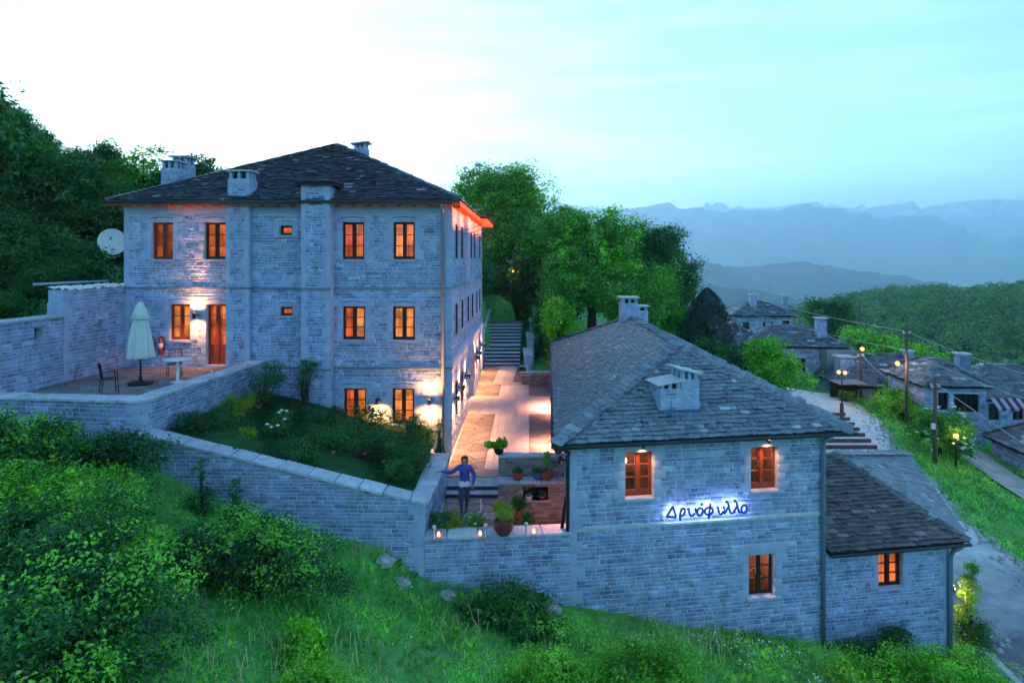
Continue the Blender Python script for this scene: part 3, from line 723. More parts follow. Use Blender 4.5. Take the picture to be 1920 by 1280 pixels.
def guesthouse():
    g = thing('stone_guesthouse', 'three storey stone guesthouse with hipped slate roof and tall front chimney shaft', 'house', ML(-GW / 2, 0, -6.95))
    P, B, SL = Pieces('stone'), Pieces('block'), Pieces('slate')
    zt, zb = 1.92, -7.1
    WIN = [(-10.75, -9.96, -.04, 1.28, 'cur_dim', 'woodred', None), (-8.84, -8.05, -.04, 1.28, 'cur_orange', 'wooddark', None), (-3.89, -3.09, -.04, 1.28, 'cur_red', 'wooddark', 'cur_orange'), (-2.07, -1.29, -.04, 1.28, 'cur_amber', 'wooddark', 'cur_orange'),
           (-10.10, -9.34, -2.93, -1.64, 'cur_amber', 'woodred', None), (-3.88, -3.06, -2.90, -1.71, 'cur_red', 'wooddark', 'cur_amber'), (-2.09, -1.29, -2.90, -1.71, 'cur_amber', 'wooddark', 'cur_amber'),
           (-3.84, -3.02, -5.91, -4.62, 'cur_red', 'wooddark', 'cur_amber'), (-2.11, -1.31, -5.89, -4.61, 'cur_amber', 'wooddark', 'cur_amber')]
    SM = [(-6.13, -5.67, .82, 1.16), (-6.11, -5.65, -2.05, -1.73)]
    DOOR = (-8.76, -8.05, -3.81, -1.64)
    ops = [w[:4] for w in WIN] + SM + [DOOR]
    wm = MB(); wall_sheet(wm, MF, -GW, 0, zb, zt, ops)
    # side towards the courtyard
    SW = [(1.2, 2.0, -.04, 1.28), (3.25, 4.05, -.04, 1.28), (7.6, 8.4, -.04, 1.28), (9.5, 10.3, -.04, 1.28), (13.0, 13.8, -.04, 1.28),
          (1.2, 2.0, -2.9, -1.7), (3.4, 4.15, -2.9, -1.7), (6.0, 6.8, -2.9, -1.7), (8.2, 9.0, -2.9, -1.7), (11.0, 11.7, -2.9, -1.7), (13.0, 13.8, -2.9, -1.7),
          (1.2, 2.0, -5.9, -4.62), (3.3, 4.1, -5.9, -4.62), (11.0, 11.8, -5.9, -4.62), (13.1, 13.8, -5.9, -4.62)]
    ARCH = (6.1, 9.7, -6.95, -4.35)
    wall_sheet(wm, MS, 0, GD, zb, zt, SW + [ARCH], .3)
    # spandrels of the arch
    n = 12; r = (ARCH[1] - ARCH[0]) / 2; m = (ARCH[0] + ARCH[1]) / 2; zs = ARCH[3] - r * .95
    apt = [(m - r * math.cos(math.pi * i / (2 * n)), zs + r * .95 * math.sin(math.pi * i / (2 * n))) for i in range(n + 1)]
    for sgn in (1, -1):
        for (p, q) in zip(apt, apt[1:]):
            f = lambda t: m + sgn * (t - m)
            wm.add([MS.p(f(p[0]), 0, p[1]), MS.p(f(q[0]), 0, q[1]), MS.p(f(ARCH[0]), 0, ARCH[3])], [(0, 1, 2)])
            wm.quad(MS.p(f(p[0]), 0, p[1]), MS.p(f(q[0]), 0, q[1]), MS.p(f(q[0]), -1.2, q[1]), MS.p(f(p[0]), -1.2, p[1]))
    # the other two sides, plain
    LF = Frame(ML(-GW, GD, 0), -MY, -MX); wall_sheet(wm, LF, 0, GD, -5, zt); BF = Frame(ML(0, GD, 0), -MX, MY); wall_sheet(wm, BF, 0, GW, -6, zt)
    obj('wall', wm, M['mortar'], g)
    am = MB(); am.quad(MS.p(5.9, -1.2, -7), MS.p(9.9, -1.2, -7), MS.p(9.9, -1.2, -4.2), MS.p(5.9, -1.2, -4.2))
    obj('porch_back', am, M['plaster'], g)
    dm = MB(); dm.box(7.2, 8.6, -1.19, -1.12, -6.95, -4.9, MS); obj('door', dm, M['woodred'], g)
    # arch ring
    rm = Pieces('block')
    for i in range(15):
        a = math.pi * (i + .5) / 15; c = np.array([m - (r + .14) * math.cos(a), zs + (r * .95 + .14) * math.sin(a)])
        t = np.array([math.sin(a), math.cos(a)]); nrm = np.array([-math.cos(a), math.sin(a)])
        ex = MS.ex * t[0] + np.array([0, 0, 1]) * t[1]; ez = MS.ex * nrm[0] + np.array([0, 0, 1]) * nrm[1]
        rm.add(MS.p(c[0], 0, c[1]), np.column_stack([ex, MS.ey, ez]), (.38, .06, .28), MS.ey)
    rm.finish(g, 'voussoir', 'voussoirs', M['ashlar'])
    # rubble, quoins, surrounds
    pil = [(-7.96, -7.13, .20, -4.2, 1.93), (-5.19, -4.19, .45, -7.1, 2.60)]
    ex = [(o[0] - .17, o[1] + .17, o[2], o[3] + .24) for o in ops] + [(p[0] + .03, p[1] - .03, p[3], p[4]) for p in pil] + [(-GW, -GW + .18, zb, zt), (-.36, 0, zb, zt), (-GW, 0, 1.55, zt)]
    course_stones(P, MF, -GW, 0, zb, zt, ex, seed=21)
    exs = [(o[0] - .15, o[1] + .15, o[2], o[3] + .22) for o in SW] + [(4.6, 6.2, -1.0, zt), (ARCH[0] - .25, ARCH[1] + .25, ARCH[2], ARCH[3] + .25), (0, .2, zb, zt), (0, GD, -4.05, -3.6)]
    course_stones(P, MS, 0, GD, zb, zt, exs, seed=22, dd=(.006, .022))
    for o in ops:
        if o == DOOR or o[1] - o[0] > .6: surround(B, MF, *o)
        else: surround(B, MF, *o, w1=.16, w2=.2, bh=.34, lintel=.2)
    for o in SW: surround(B, MS, *o, w1=.13, w2=.2, proud=.014)
    quoins(B, MF, -GW, 1, -4.3, zt, .2, .38); quoins(B, MF, 0, -1, zb, zt, .36, .44); quoins(B, MS, 0, 1, zb, zt, .2, .34)
    for k in range(11):   # smooth course under the eave
        w = GW / 11; B.add(MF.p(-GW + w * (k + .5), 0, 1.735), MF.R, (w - .008, .03, .36), MF.ey)
    for k in range(10):   # broad smooth band of the side wall
        w = GD / 10; B.add(MS.p(w * (k + .5), 0, -3.83), MS.R, (w - .008, .05, .46), MS.ey)
    for o in ops:
        lintel_arch(g, MF, o[0], o[1], o[3] + .13)
    for i, w in enumerate(WIN): window(g, MF, *w[:4], cur=w[4], wood=w[5], cur2=w[6], seed=i, bot=.09)
    for s in SM: window(g, MF, *s, cur='cur_orange', rows=1, cols=1, seed=9)
    d = window(g, MF, *DOOR, cur='cur_red', wood='woodred', rows=4, cols=2, kick=.62, name='door', sill=False, cur2='cur_orange')
    tb = MB(); tb.box(DOOR[0] - .05, DOOR[1] + .05, -.2, .12, DOOR[2] - .06, DOOR[2] - .004, MF); obj('threshold', tb, M['ashlar'], d)
    for i, s in enumerate(SW): window(g, MS, *s, cur='darkroom', rows=3, seed=i, dep=.012, sill=False)  # dark sheet in place of the unlit room depth
    # string courses
    for z in (-1.06, -3.88):
        sm = MB()
        spans = [(-GW - .06, -7.99), (-7.10, -5.22), (-4.16, .06)] if z > -2 else [(-7.10, -5.22), (-4.16, .06)]
        for (a, b) in spans: sm.box(a, b, -.02, .07, z - .035, z + .035, MF)
        sm.box(-.0, GD, -.02, .065, z - .035, z + .035, MS) if z > -2 else None
        obj('string_course', sm, M['slate'], g)
    # chimney shafts up the front
    for (a, b, pr, z0, z1) in pil:
        pm = MB(); pm.box(a, b, -.03, pr, z0, z1, MF); o = obj('chimney_shaft', pm, M['mortar'], g)
        f2 = Frame(MF.p(a, pr, 0), MX, -MY); w = b - a
        course_stones(P, f2, .05, w - .05, z0, z1, seed=31); quoins(B, f2, 0, 1, z0, z1, .16, .27, .31); quoins(B, f2, w, -1, z0, z1, .16, .27, .31)
        f3 = Frame(MF.p(b, 0, 0), -MY, MX); quoins(B, f3, 0, 1, z0, z1, pr, pr, .3, .012)
        f4 = Frame(MF.p(a, 0, 0), -MY, -MX); quoins(B, f4, 0, 1, z0, z1, pr, pr, .3, .012)
        for z in (-1.06, -3.88):
            if z > z0: sm = MB(); sm.box(a - .05, b + .05, pr - .02, pr + .06, z - .033, z + .033, MF); obj('string_course', sm, M['slate'], g)
    # cap of the taller shaft: a little slated hip
    a, b, pr = -5.19, -4.19, .45; zc = 2.60; Ps = Pieces('slate')
    c4 = [MF.p(a - .16, pr + .16, zc), MF.p(b + .16, pr + .16, zc), MF.p(b + .16, -.75, zc), MF.p(a - .16, -.75, zc)]; top = [MF.p((a + b) / 2 - .12, .05, zc + .22), MF.p((a + b) / 2 + .12, .05, zc + .22)]
    cm = MB(); cm.slab(c4, .07); cm.add(c4 + top, [(0, 1, 5, 4), (1, 2, 5), (2, 3, 4, 5), (3, 0, 4)]); obj('shaft_cap', cm, M['underlay'], g)
    slates(SL, c4[0], c4[1], top[0], top[1], .12, (.18, .34), seed=5); slates(SL, c4[1], c4[2], top[1], top[1], .12, (.18, .34), seed=6); slates(SL, c4[3], c4[0], top[0], top[0], .12, (.18, .34), seed=6)
    bm = MB(); bm.box(a, b, -.8, -.03, 1.5, zc - .07, MF); obj('shaft_back', bm, M['plaster'], g)
    # roof
    oh = .36; ez = 2.0; e = [ML(-GW - oh, -.46, ez), ML(oh, -.46, ez), ML(oh, GD + oh, ez), ML(-GW - oh, GD + oh, ez)]
    R0, R1 = ML(-GW / 2, 5.9, 5.06), ML(-GW / 2, GD - 5.9, 5.06)
    um = MB(); um.add(e + [R0, R1], [(0, 1, 4), (1, 2, 5, 4), (2, 3, 5), (3, 0, 4, 5)]); ro = obj('roof', um, M['underlay'], g)
    slates(SL, e[0], e[1], R0, R0, .155, (.16, .36), .022, seed=41)
    slates(SL, e[1], e[2], R0, R1, .2, (.3, .5), seed=42); slates(SL, e[3], e[0], R1, R0, .2, (.3, .5), seed=43)
    cap_slates(SL, e[0], R0, -MX, w=.34, ln=.3, seed=44, thick=.025); cap_slates(SL, e[1], R0, MX, w=.34, ln=.3, seed=45, thick=.025)
    # eaves: boards, fascia, rafters
    sm = MB(); z0 = 1.90
    sm.quad(ML(-GW - oh, -.44, z0), ML(oh, -.44, z0), ML(oh, .02, z0 + .06), ML(-GW - oh, .02, z0 + .06))
    sm.quad(ML(oh, -.44, z0), ML(oh, GD + oh, z0), ML(-.02, GD + oh, z0 + .06), ML(-.02, -.44, z0 + .06))
    obj('soffit', sm, M['eavewood'], g)
    fm = MB(); fm.box(-GW - oh, oh, -.47, -.435, 1.86, 1.975, MLF); fm.box(oh - .03, oh + .005, -.43, GD + oh, 1.82, 1.985, MLF); fm.box(-GW - oh, -GW - oh + .03, -.43, GD + oh, 1.86, 1.97, MLF)
    obj('fascia', fm, M['eavewood'], g)
    for k in range(26):
        q = MB(); y = .25 + k * .585; q.box(.0, oh - .03, y - .04, y + .04, 1.80, 1.90, MLF); obj('rafter', q, M['eavewood'], g)
    for k in range(22):
        x = -GW + .2 + k * .54
        if any(p[0] - .1 < x < p[1] + .1 for p in pil): continue
        q = MB(); q.box(x - .035, x + .035, -.43, 0, 1.82, 1.9, MLF); obj('rafter', q, M['eavewood'], g)
    # the eave steps out over the far bay
    bm = MB(); bm.box(oh + .006, oh + .32, 9.2, GD + oh, 1.80, 1.96, MLF); obj('eave_bay', bm, M['eavewood'], g)
    slates(SL, ML(oh + .38, 9.1, 1.98), ML(oh + .38, GD + oh, 1.98), ML(oh - .1, 9.1, 2.16), ML(oh - .1, GD + oh, 2.16), .17, (.25, .45), seed=47)
    # shallow projecting bay with its moulding on the upper side wall
    pm = MB(); pm.box(4.6, 6.2, -.02, .13, -.95, 1.80, MS); obj('bay_strip', pm, M['ashlar'], g)
    pm = MB(); pm.box(4.45, 7.2, -.02, .22, -1.02, -.93, MS); obj('bay_moulding', pm, M['ashlar'], g)
    # rain pipes
    gm = MB(); gm.tube([ML(-.28, -.5, 1.86), ML(-.28, -.42, 1.72), ML(-.28, -.12, 1.52), ML(-.28, -.12, -6.9)], .055, 10); obj('drainpipe', gm, M['pipe'], g, True)
    gm = MB(); gm.tube([ML(-GW - oh, -.52, 1.96), ML(oh, -.52, 1.96)], .055, 8); obj('gutter', gm, M['gutter'], g, True)
    # chimneys
    chimney(g, P, B, MLF, -11.72, -11.12, 2.3, 3.0, 2.1, 3.55, .26, .08, seed=51)
    chimney(g, P, B, MLF, -11.72, -11.12, 3.02, 3.7, 2.1, 3.80, .30, .10, seed=55)
    chimney(g, P, B, MLF, -7.92, -7.18, -.1, .55, 1.95, 2.82, .26, .07, seed=61)
    chimney(g, P, B, MLF, -5.62, -5.05, 7.9, 8.5, 4.2, 5.30, .2, .14, .12, seed=71)
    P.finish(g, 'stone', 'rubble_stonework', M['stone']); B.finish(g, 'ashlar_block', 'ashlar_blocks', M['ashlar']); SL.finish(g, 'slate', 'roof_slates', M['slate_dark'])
    # lamps that belong to this wall
    for k, u in enumerate((.45, 2.4, 4.85, 10.0, 11.7, 14.65)):
        wall_lamp(MS, u, -5.05, ('wall lamp on the courtyard side of the guesthouse, first from the front corner', 'wall lamp on the courtyard side of the guesthouse, second from the front corner', 'wall lamp just before the arched doorway of the guesthouse', 'wall lamp just past the arched doorway of the guesthouse', 'second wall lamp past the arched doorway of the guesthouse', 'wall lamp at the far back corner of the guesthouse side')[k], 60, 140, (1, .38, .13), ang=150, out=.2)
    wall_lamp(MF, -.72, -5.02, 'up and down wall lamp beside the lower right window of the guesthouse front', 62, 95, (1, .37, .09), out=.35, ang=168)
    wall_lamp(MF, -2.58, -5.0, 'down light between the two ground floor windows of the guesthouse', 0, 70, col=(1, .42, .11), group=None, out=.33, ang=165)
    tl_ = wall_lamp(MF, -9.05, -2.02, 'up and down wall lamp between terrace window and terrace door', 42, 40, (1, .38, .10), out=.31, ang=160); spot(tl_, 'up_beam', MF.p(-9.05, .3, -1.9), (0, .0, 1), 260, (1, .32, .1), 42)
    return g
GUEST = guesthouse()
# added lamps on short arms, put in to redden the courtyard eave
for k, y in enumerate((.9, 3.4, 5.9, 8.4, 10.9, 13.4)):
    t = thing('added_eave_lamp', f"small floodlight under the courtyard eave, {('first', 'second', 'third', 'fourth', 'fifth', 'sixth')[k]} from the front corner", 'floodlight', ML(0, y, .95), 'floodlights under the courtyard eave')
    mb = MB(); mb.tube([ML(0, y, .95), ML(.5, y, 1.05), ML(.95, y, 1.2)], .012, 6); obj('arm', mb, M['lampbody'], t)
    mb = MB(); mb.box(.91, 1.01, y - .06, y + .06, 1.19, 1.23, MLF); obj('housing', mb, M['lampbody'], t)
    spot(t, 'eave_light', ML(.96, y, 1.26), tuple(MX * -.6 + np.array([0, 0, 1.0])), 85, (1, .20, .06), 160, .6)

# ------------------------------------------------------------------ the slate-roofed house (right) and its annex
RA, RB_, RC, RD = (1.47, 16.5), (8.58, 17.6), (9.15, 34.9), (2.45, 34.9)
RF, RW = wall_frame(RA, RB_)
def slate_house():
    g = thing('slate_roofed_house', 'long stone house with pale slate hipped roof, glowing sign and two lit windows', 'house', (5, 20, -10.5))
    P, B, SL = Pieces('stone'), Pieces('block'), Pieces('slate')
    W1, W2, W3 = (1.50, 2.29, -6.28, -5.07), (5.02, 5.83, -6.28, -5.09), (4.96, 5.74, -9.15, -8.0)
    zt, zb = -4.72, -12
    wm = MB(); wall_sheet(wm, RF, 0, RW, zb, zt, [W1, W2, W3], .28)
    fR, wR = wall_frame(RB_, RC); wall_sheet(wm, fR, 0, wR, zb, zt); fB, wB = wall_frame(RC, RD); wall_sheet(wm, fB, 0, wB, zb, zt); fL, wL = wall_frame(RD, RA); wall_sheet(wm, fL, 0, wL, zb, zt)
    obj('wall', wm, M['mortar'], g)
    ex = [(w[0] - .2, w[1] + .2, w[2], w[3] + .28) for w in (W1, W2, W3)] + [(0, .18, zb, zt), (0, RW, -7.03, -6.96)]
    course_stones(P, RF, 0, RW, -11.3, zt, ex, hh=(.075, .145), ww=(.15, .44), seed=81)
    course_stones(P, fL, 0, wL, -7.6, zt, [], seed=82)
    for w in (W1, W2, W3): surround(B, RF, *w, w1=.2, w2=.32, bh=.24, lintel=.28)
    quoins(B, RF, 0, 1, -8.9, zt, .2, .34)
    cm = MB(); cm.box(.2, RW - .1, -.02, .055, -7.022, -6.975, RF); obj('string_course', cm, M['cap'], g)
    # windows with rooms behind them
    for k, w in enumerate((W1, W2, W3)):
        wd = window(g, RF, *w, cur=None, wood='woodred' if k < 2 else 'wooddark', dep=-.17, bot=.15 if k < 2 else .08)
        rm = MB(); a, b, c, d = w
        rm.box(a - .5, b + .5, -1.7, -1.66, c - .6, d + .6, RF); rm.box(a - .5, a - .46, -1.66, -.29, c - .6, d + .6, RF); rm.box(b + .46, b + .5, -1.66, -.29, c - .6, d + .6, RF)
        rm.box(a - .46, b + .46, -1.66, -.29, c - .6, c - .56, RF); rm.box(a - .46, b + .46, -1.66, -.29, d + .56, d + .6, RF)
        obj('room_lining', rm, M['roomwall'], wd)
        fm = MB(); fm.box(a + .1, b - .1, -1.5, -1.2, c - .55, c + .3, RF); fm.box(a + .05, a + .16, -1.0, -.9, c + .1, d - .1, RF); fm.tube([RF.p(a + .4, -.9, c + .1), RF.p(a + .72, -.85, c + .42)], .025, 6); obj('furniture', fm, M['wooddark'], wd)
        for q, (du, dz) in enumerate(((.22, -.42), (.7, -.06)) if k == 0 else ((.1, -.55),) if k == 1 else ((.15, -.75), (.3, -.4))):
            lm = MB(); c0 = RF.p(a + du, -.7, d + dz); lm.lathe((c0[0], c0[1], c0[2] - .09), [(.03, 0), (.06, .03), (.065, .08), (.04, .15), (.015, .18)], 10); obj('room_lamp', lm, M['roombulb'], wd, True)
        point(wd, 'room_light', RF.p((a + b) / 2, -.95, d - .2), 11 if k < 2 else 22, (1, .36, .12), .08)
    # roof
    E = [np.array(x) for x in ((1.08, 16.12, -4.72), (9.25, 17.38, -4.70), (9.75, 35.7, -4.72), (2.2, 35.7, -4.72))]; A = np.array((5.16, 19.97, -2.68)); Bq = np.array((5.46, 29.0, -2.68))
    um = MB(); um.add(E + [A, Bq], [(0, 1, 4), (1, 2, 5, 4), (2, 3, 5), (3, 0, 4, 5)]); obj('roof', um, M['underlay'], g)
    slates(SL, E[0], E[1], A, A, .15, (.16, .38), .022, seed=91)
    slates(SL, E[3], E[0], Bq, A, .155, (.16, .38), .022, seed=92)
    slates(SL, E[1], E[2], A, Bq, .18, (.25, .5), .024, seed=93); slates(SL, E[2], E[3], Bq, Bq, .2, (.3, .5), .024, seed=94)
    cap_slates(SL, E[0], A, (-1, .4, .1), w=.40, ln=.30, seed=95, lift=.06); cap_slates(SL, E[1], A, (1, .3, .1), w=.42, ln=.30, seed=96, lift=.05)
    cap_slates(SL, E[3], Bq, (-1, -.3, .1), w=.36, ln=.32, seed=97, lift=.05); cap_slates(SL, A, Bq, (1, 0, 0), w=.42, ln=.34, seed=98, lift=.04)
    sm = MB(); c4 = [RF.p(0, 0, -4.76), RF.p(RW, 0, -4.76)]
    sm.quad(E[0] - (0, 0, .05), E[1] - (0, 0, .05), c4[1], c4[0]); sm.quad(E[3] - (0, 0, .05), E[0] - (0, 0, .05), c4[0], np.array((*RD, -4.76))); sm.quad(E[1] - (0, 0, .05), E[2] - (0, 0, .05), np.array((*RC, -4.76)), c4[1])
    obj('soffit', sm, M['wooddark'], g)
    dv = (E[1] - E[0]) / np.linalg.norm(E[1] - E[0]); gm = MB(); off = np.array((dv[1], -dv[0], 0)) * .05 - np.array((0, 0, .05))
    gm.tube([E[0] + off - dv * .05, E[1] + off + dv * .1], .055, 8); obj('gutter', gm, M['gutter'], g, True)
    gm = MB(); gm.tube([E[0] + (-.05, -.02, -.05), E[3] + (-.05, 0, -.05)], .05, 8); obj('gutter', gm, M['gutter'], g, True)
    gm = MB(); gm.tube([E[1] + (-.55, -.05, -.08), RF.p(RW - .1, .18, -4.95), RF.p(RW - .08, .09, -5.1), RF.p(RW - .08, .09, -11.2)], .06, 10); obj('drainpipe', gm, M['pipe'], g, True)
    gm = MB(); gm.tube([E[0] + (.2, 0, -.08), RF.p(-.02, .1, -4.98), RF.p(-.05, .05, -5.1), RF.p(-.05, .05, -7.0)], .05, 10); obj('drainpipe', gm, M['gutter'], g, True)
    # front chimney, low half and high half under tilted slabs, lead at the foot
    CF = Frame((4.02, 17.36, 0), RF.ex, -RF.ey)
    chimney(g, P, B, CF, 0, .60, 0, .72, -4.56, -3.56, .17, .12, .16, .035, 2, 1, seed=101, lead=True)
    chimney(g, P, B, CF, .602, 1.10, 0, .72, -4.56, -3.32, .22, .11, -.22, .035, 2, 2, seed=105, lead=True)
    chimney(g, P, B, WF, 4.95, 5.62, 28.7, 29.5, -3.2, -2.02, .22, .10, 0, .06, 2, 2, seed=111)
    chimney(g, P, B, WF, 5.63, 6.08, 28.7, 29.4, -3.4, -2.36, .18, .10, 0, .05, 1, 2, seed=115)
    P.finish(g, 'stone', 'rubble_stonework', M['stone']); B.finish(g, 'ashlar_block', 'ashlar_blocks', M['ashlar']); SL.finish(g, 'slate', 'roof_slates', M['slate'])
    for k, w in enumerate((W1, W2)):
        u = (w[0] + w[1]) / 2 + .05
        wall_lamp(RF, u, w[3] + .17, 'small shaded lamp over the left window beside the sign' if k == 0 else 'small shaded lamp over the right window beside the sign', 4, 13, (1, .48, .2), 'lamps over the sign wall windows', .16, .08, .035, 130)
    # lamps on the hidden courtyard side that light the paving
    for k, (y, lab) in enumerate(((17.6, 'wall lamp at the near end of the slate house courtyard side'), (23.5, 'wall lamp on the slate house courtyard side opposite the flagstones'), (29.5, 'wall lamp on the slate house opposite the arched doorway'))):
        wall_lamp(fL, wL * (34.9 - y) / 18.4, -5.55, lab, 0, 60 if k == 0 else 360, (1, .29, .15), 'wall lamps of the slate house courtyard side', .2, ang=150)
    return g
slate_house()
AN_B = (12.49, 18.2)
def annex():
    g = thing('stone_annex', 'low stone annex with dark slate lean-to roof and one small red lit window', 'house', (10.8, 19.5, -11.3))
    P, B, SL = Pieces('stone'), Pieces('block'), Pieces('slate')
    a0 = RF.p(RW + .0, -.12, 0); fr = Frame((a0[0], a0[1], 0), RF.ex, RF.ey); w = 4.0
    W1 = (8.93 - RW, 9.70 - RW, -9.26, -8.30); zt, zb = -8.03, -12.2
    wm = MB(); wall_sheet(wm, fr, 0, w, zb, zt, [W1], .3)
    c0 = fr.p(w, 0, 0); c1 = (c0[0] + 2.9, c0[1] + 8.2, 0); f2, w2 = wall_frame(c0, c1); wall_sheet(wm, f2, 0, w2, zb, zt); f3, w3 = wall_frame(c1, (9.0, 26.3)); wall_sheet(wm, f3, 0, w3, zb, zt)
    obj('wall', wm, M['mortar'], g)
    course_stones(P, fr, 0, w, -11.7, zt, [(W1[0] - .15, W1[1] + .15, W1[2], W1[3] + .2), (w - .15, w, zb, zt)], seed=121)
    course_stones(P, f2, 0, w2, -11.5, zt, [], seed=122, ww=(.25, .5))
    surround(B, fr, *W1, w1=.16, w2=.26, bh=.3, lintel=.22); quoins(B, fr, w, -1, -11.7, zt, .2, .34)
    window(g, fr, *W1, cur='cur_orange', dep=-.10, seed=5)
    E0, E1 = fr.p(.05, .32, -8.04), fr.p(w + .34, .34, -8.0); A = np.array((10.55, 20.95, -6.42)); E2 = np.array((16.25, 26.2, -8.02)); A0 = np.array((8.72, 20.7, -6.42))
    um = MB(); um.add([E0, E1, A, A0, E2, np.array((8.9, 26.2, -8.0))], [(0, 1, 2, 3), (1, 4, 2), (4, 5, 3, 2)]); obj('roof', um, M['underlay'], g)
    slates(SL, E0, E1, A0, A, .155, (.16, .36), .022, seed=131); S2 = Pieces('slate'); slates(S2, E1, E2, A, A, .2, (.3, .6), .02, seed=132); slates(S2, E2, (8.9, 26.2, -8.0), A, A0, .22, (.3, .6), .02, seed=133); S2.finish(g, 'slate', 'side_roof_slates', M['slate'], 60)
    cap_slates(SL, E1, A, (1, .4, .1), w=.26, ln=.3, seed=134, lift=.03)
    dv = (E1 - E0) / np.linalg.norm(E1 - E0); gm = MB(); gm.tube([E0 + RF.ey * .05 - (0, 0, .05), E1 + RF.ey * .05 - (0, 0, .05)], .05, 8); obj('gutter', gm, M['gutter'], g, True)
    sm = MB(); sm.quad(E0 - (0, 0, .06), E1 - (0, 0, .06), fr.p(w, 0, zt - .02), fr.p(.05, 0, zt - .02)); obj('soffit', sm, M['wooddark'], g)
    gm = MB(); gm.tube([fr.p(w + .15, .3, -8.12), fr.p(w - .02, .16, -8.3), fr.p(w - .05, .1, -8.5), fr.p(w - .05, .1, -11.7)], .07, 10); obj('drainpipe', gm, M['pipe'], g, True)
    P.finish(g, 'stone', 'rubble_stonework', M['stone']); B.finish(g, 'ashlar_block', 'ashlar_blocks', M['ashlar']); SL.finish(g, 'slate', 'roof_slates', M['slate_brown'])
    return f2, w2
AF2, AW2 = annex()

# ------------------------------------------------------------------ the lit sign: nine letters standing off the wall
def sign():
    g = thing('lit_wall_sign', 'blue glowing script letters mounted on the stone wall between two windows', 'sign', RF.p(3.7, 0, -6.8))
    def ell(cx, cy, rx, ry, sl=.12, n=18): return [(cx + rx * math.cos(2 * math.pi * i / n) - sl * ry * math.sin(2 * math.pi * i / n), cy + ry * math.sin(2 * math.pi * i / n)) for i in range(n + 1)]
    def sm(pts, n=6):
        P_ = [np.array(p, float) for p in pts]; out = []
        for i in range(len(P_) - 1):
            p0, p1, p2, p3 = P_[max(i - 1, 0)], P_[i], P_[i + 1], P_[min(i + 2, len(P_) - 1)]
            for k in range(n):
                t = k / n; out.append(.5 * ((2 * p1) + (p2 - p0) * t + (2 * p0 - 5 * p1 + 4 * p2 - p3) * t * t + (3 * p1 - p0 - 3 * p2 + p3) * t ** 3))
        return out + [P_[-1]]
    LET = [('delta', [[(515, 868), (583, 762), (619, 872), (515, 868), (545, 820)]], False),
           ('rho', [[(666, 912), (661, 872), (668, 815), (690, 785), (712, 792), (716, 820), (700, 850), (672, 862)]], True),
           ('upsilon', [[(738, 802), (756, 789), (765, 830), (778, 860), (802, 858), (826, 833), (835, 803), (826, 783)]], True),
           ('omicron', [ell(882, 822, 31, 38), [(897, 760), (909, 733)]], True),
           ('phi', [ell(981, 815, 44, 37), [(997, 735), (990, 800), (980, 895)]], True),
           ('upsilon', [[(1066, 787), (1083, 779), (1090, 818), (1104, 848), (1126, 845), (1146, 815), (1151, 792), (1140, 772)]], True),
           ('lambda', [[(1162, 727), (1181, 718), (1196, 742), (1211, 800), (1224, 838), (1241, 843)], [(1203, 772), (1152, 850)]], True),
           ('lambda', [[(1254, 720), (1276, 712), (1295, 740), (1309, 795), (1320, 830), (1336, 836)], [(1300, 765), (1250, 845)]], True),
           ('omicron', [ell(1377, 800, 31, 40)], True)]
    sc = 2.27 / 900
    def tr(p, d): x, y = p; yy = y + .044 * (x - 510); return RF.p(2.57 + (x - 510) * sc, d, -6.79 - (yy - 880) * sc)
    for nm, strokes, curved in LET:
        mb = MB(); lb = MB()
        for s in strokes:
            pts = sm(s, 3) if curved and len(s) > 2 else s
            if not curved:
                q = []
                for a, b in zip(pts, pts[1:]): q += [np.array(a) + (np.array(b) - np.array(a)) * t for t in (0, .04, .5, .96)]
                pts = q + [pts[-1]]
            mb.tube([tr(p, .15) for p in pts], .031, 8); lb.tube([tr(p, .112) for p in pts], .010, 5)
        o = obj('letter_' + nm, mb, M['letter'], g, True); obj('light_strip', lb, M['ledblue'], o)
sign()
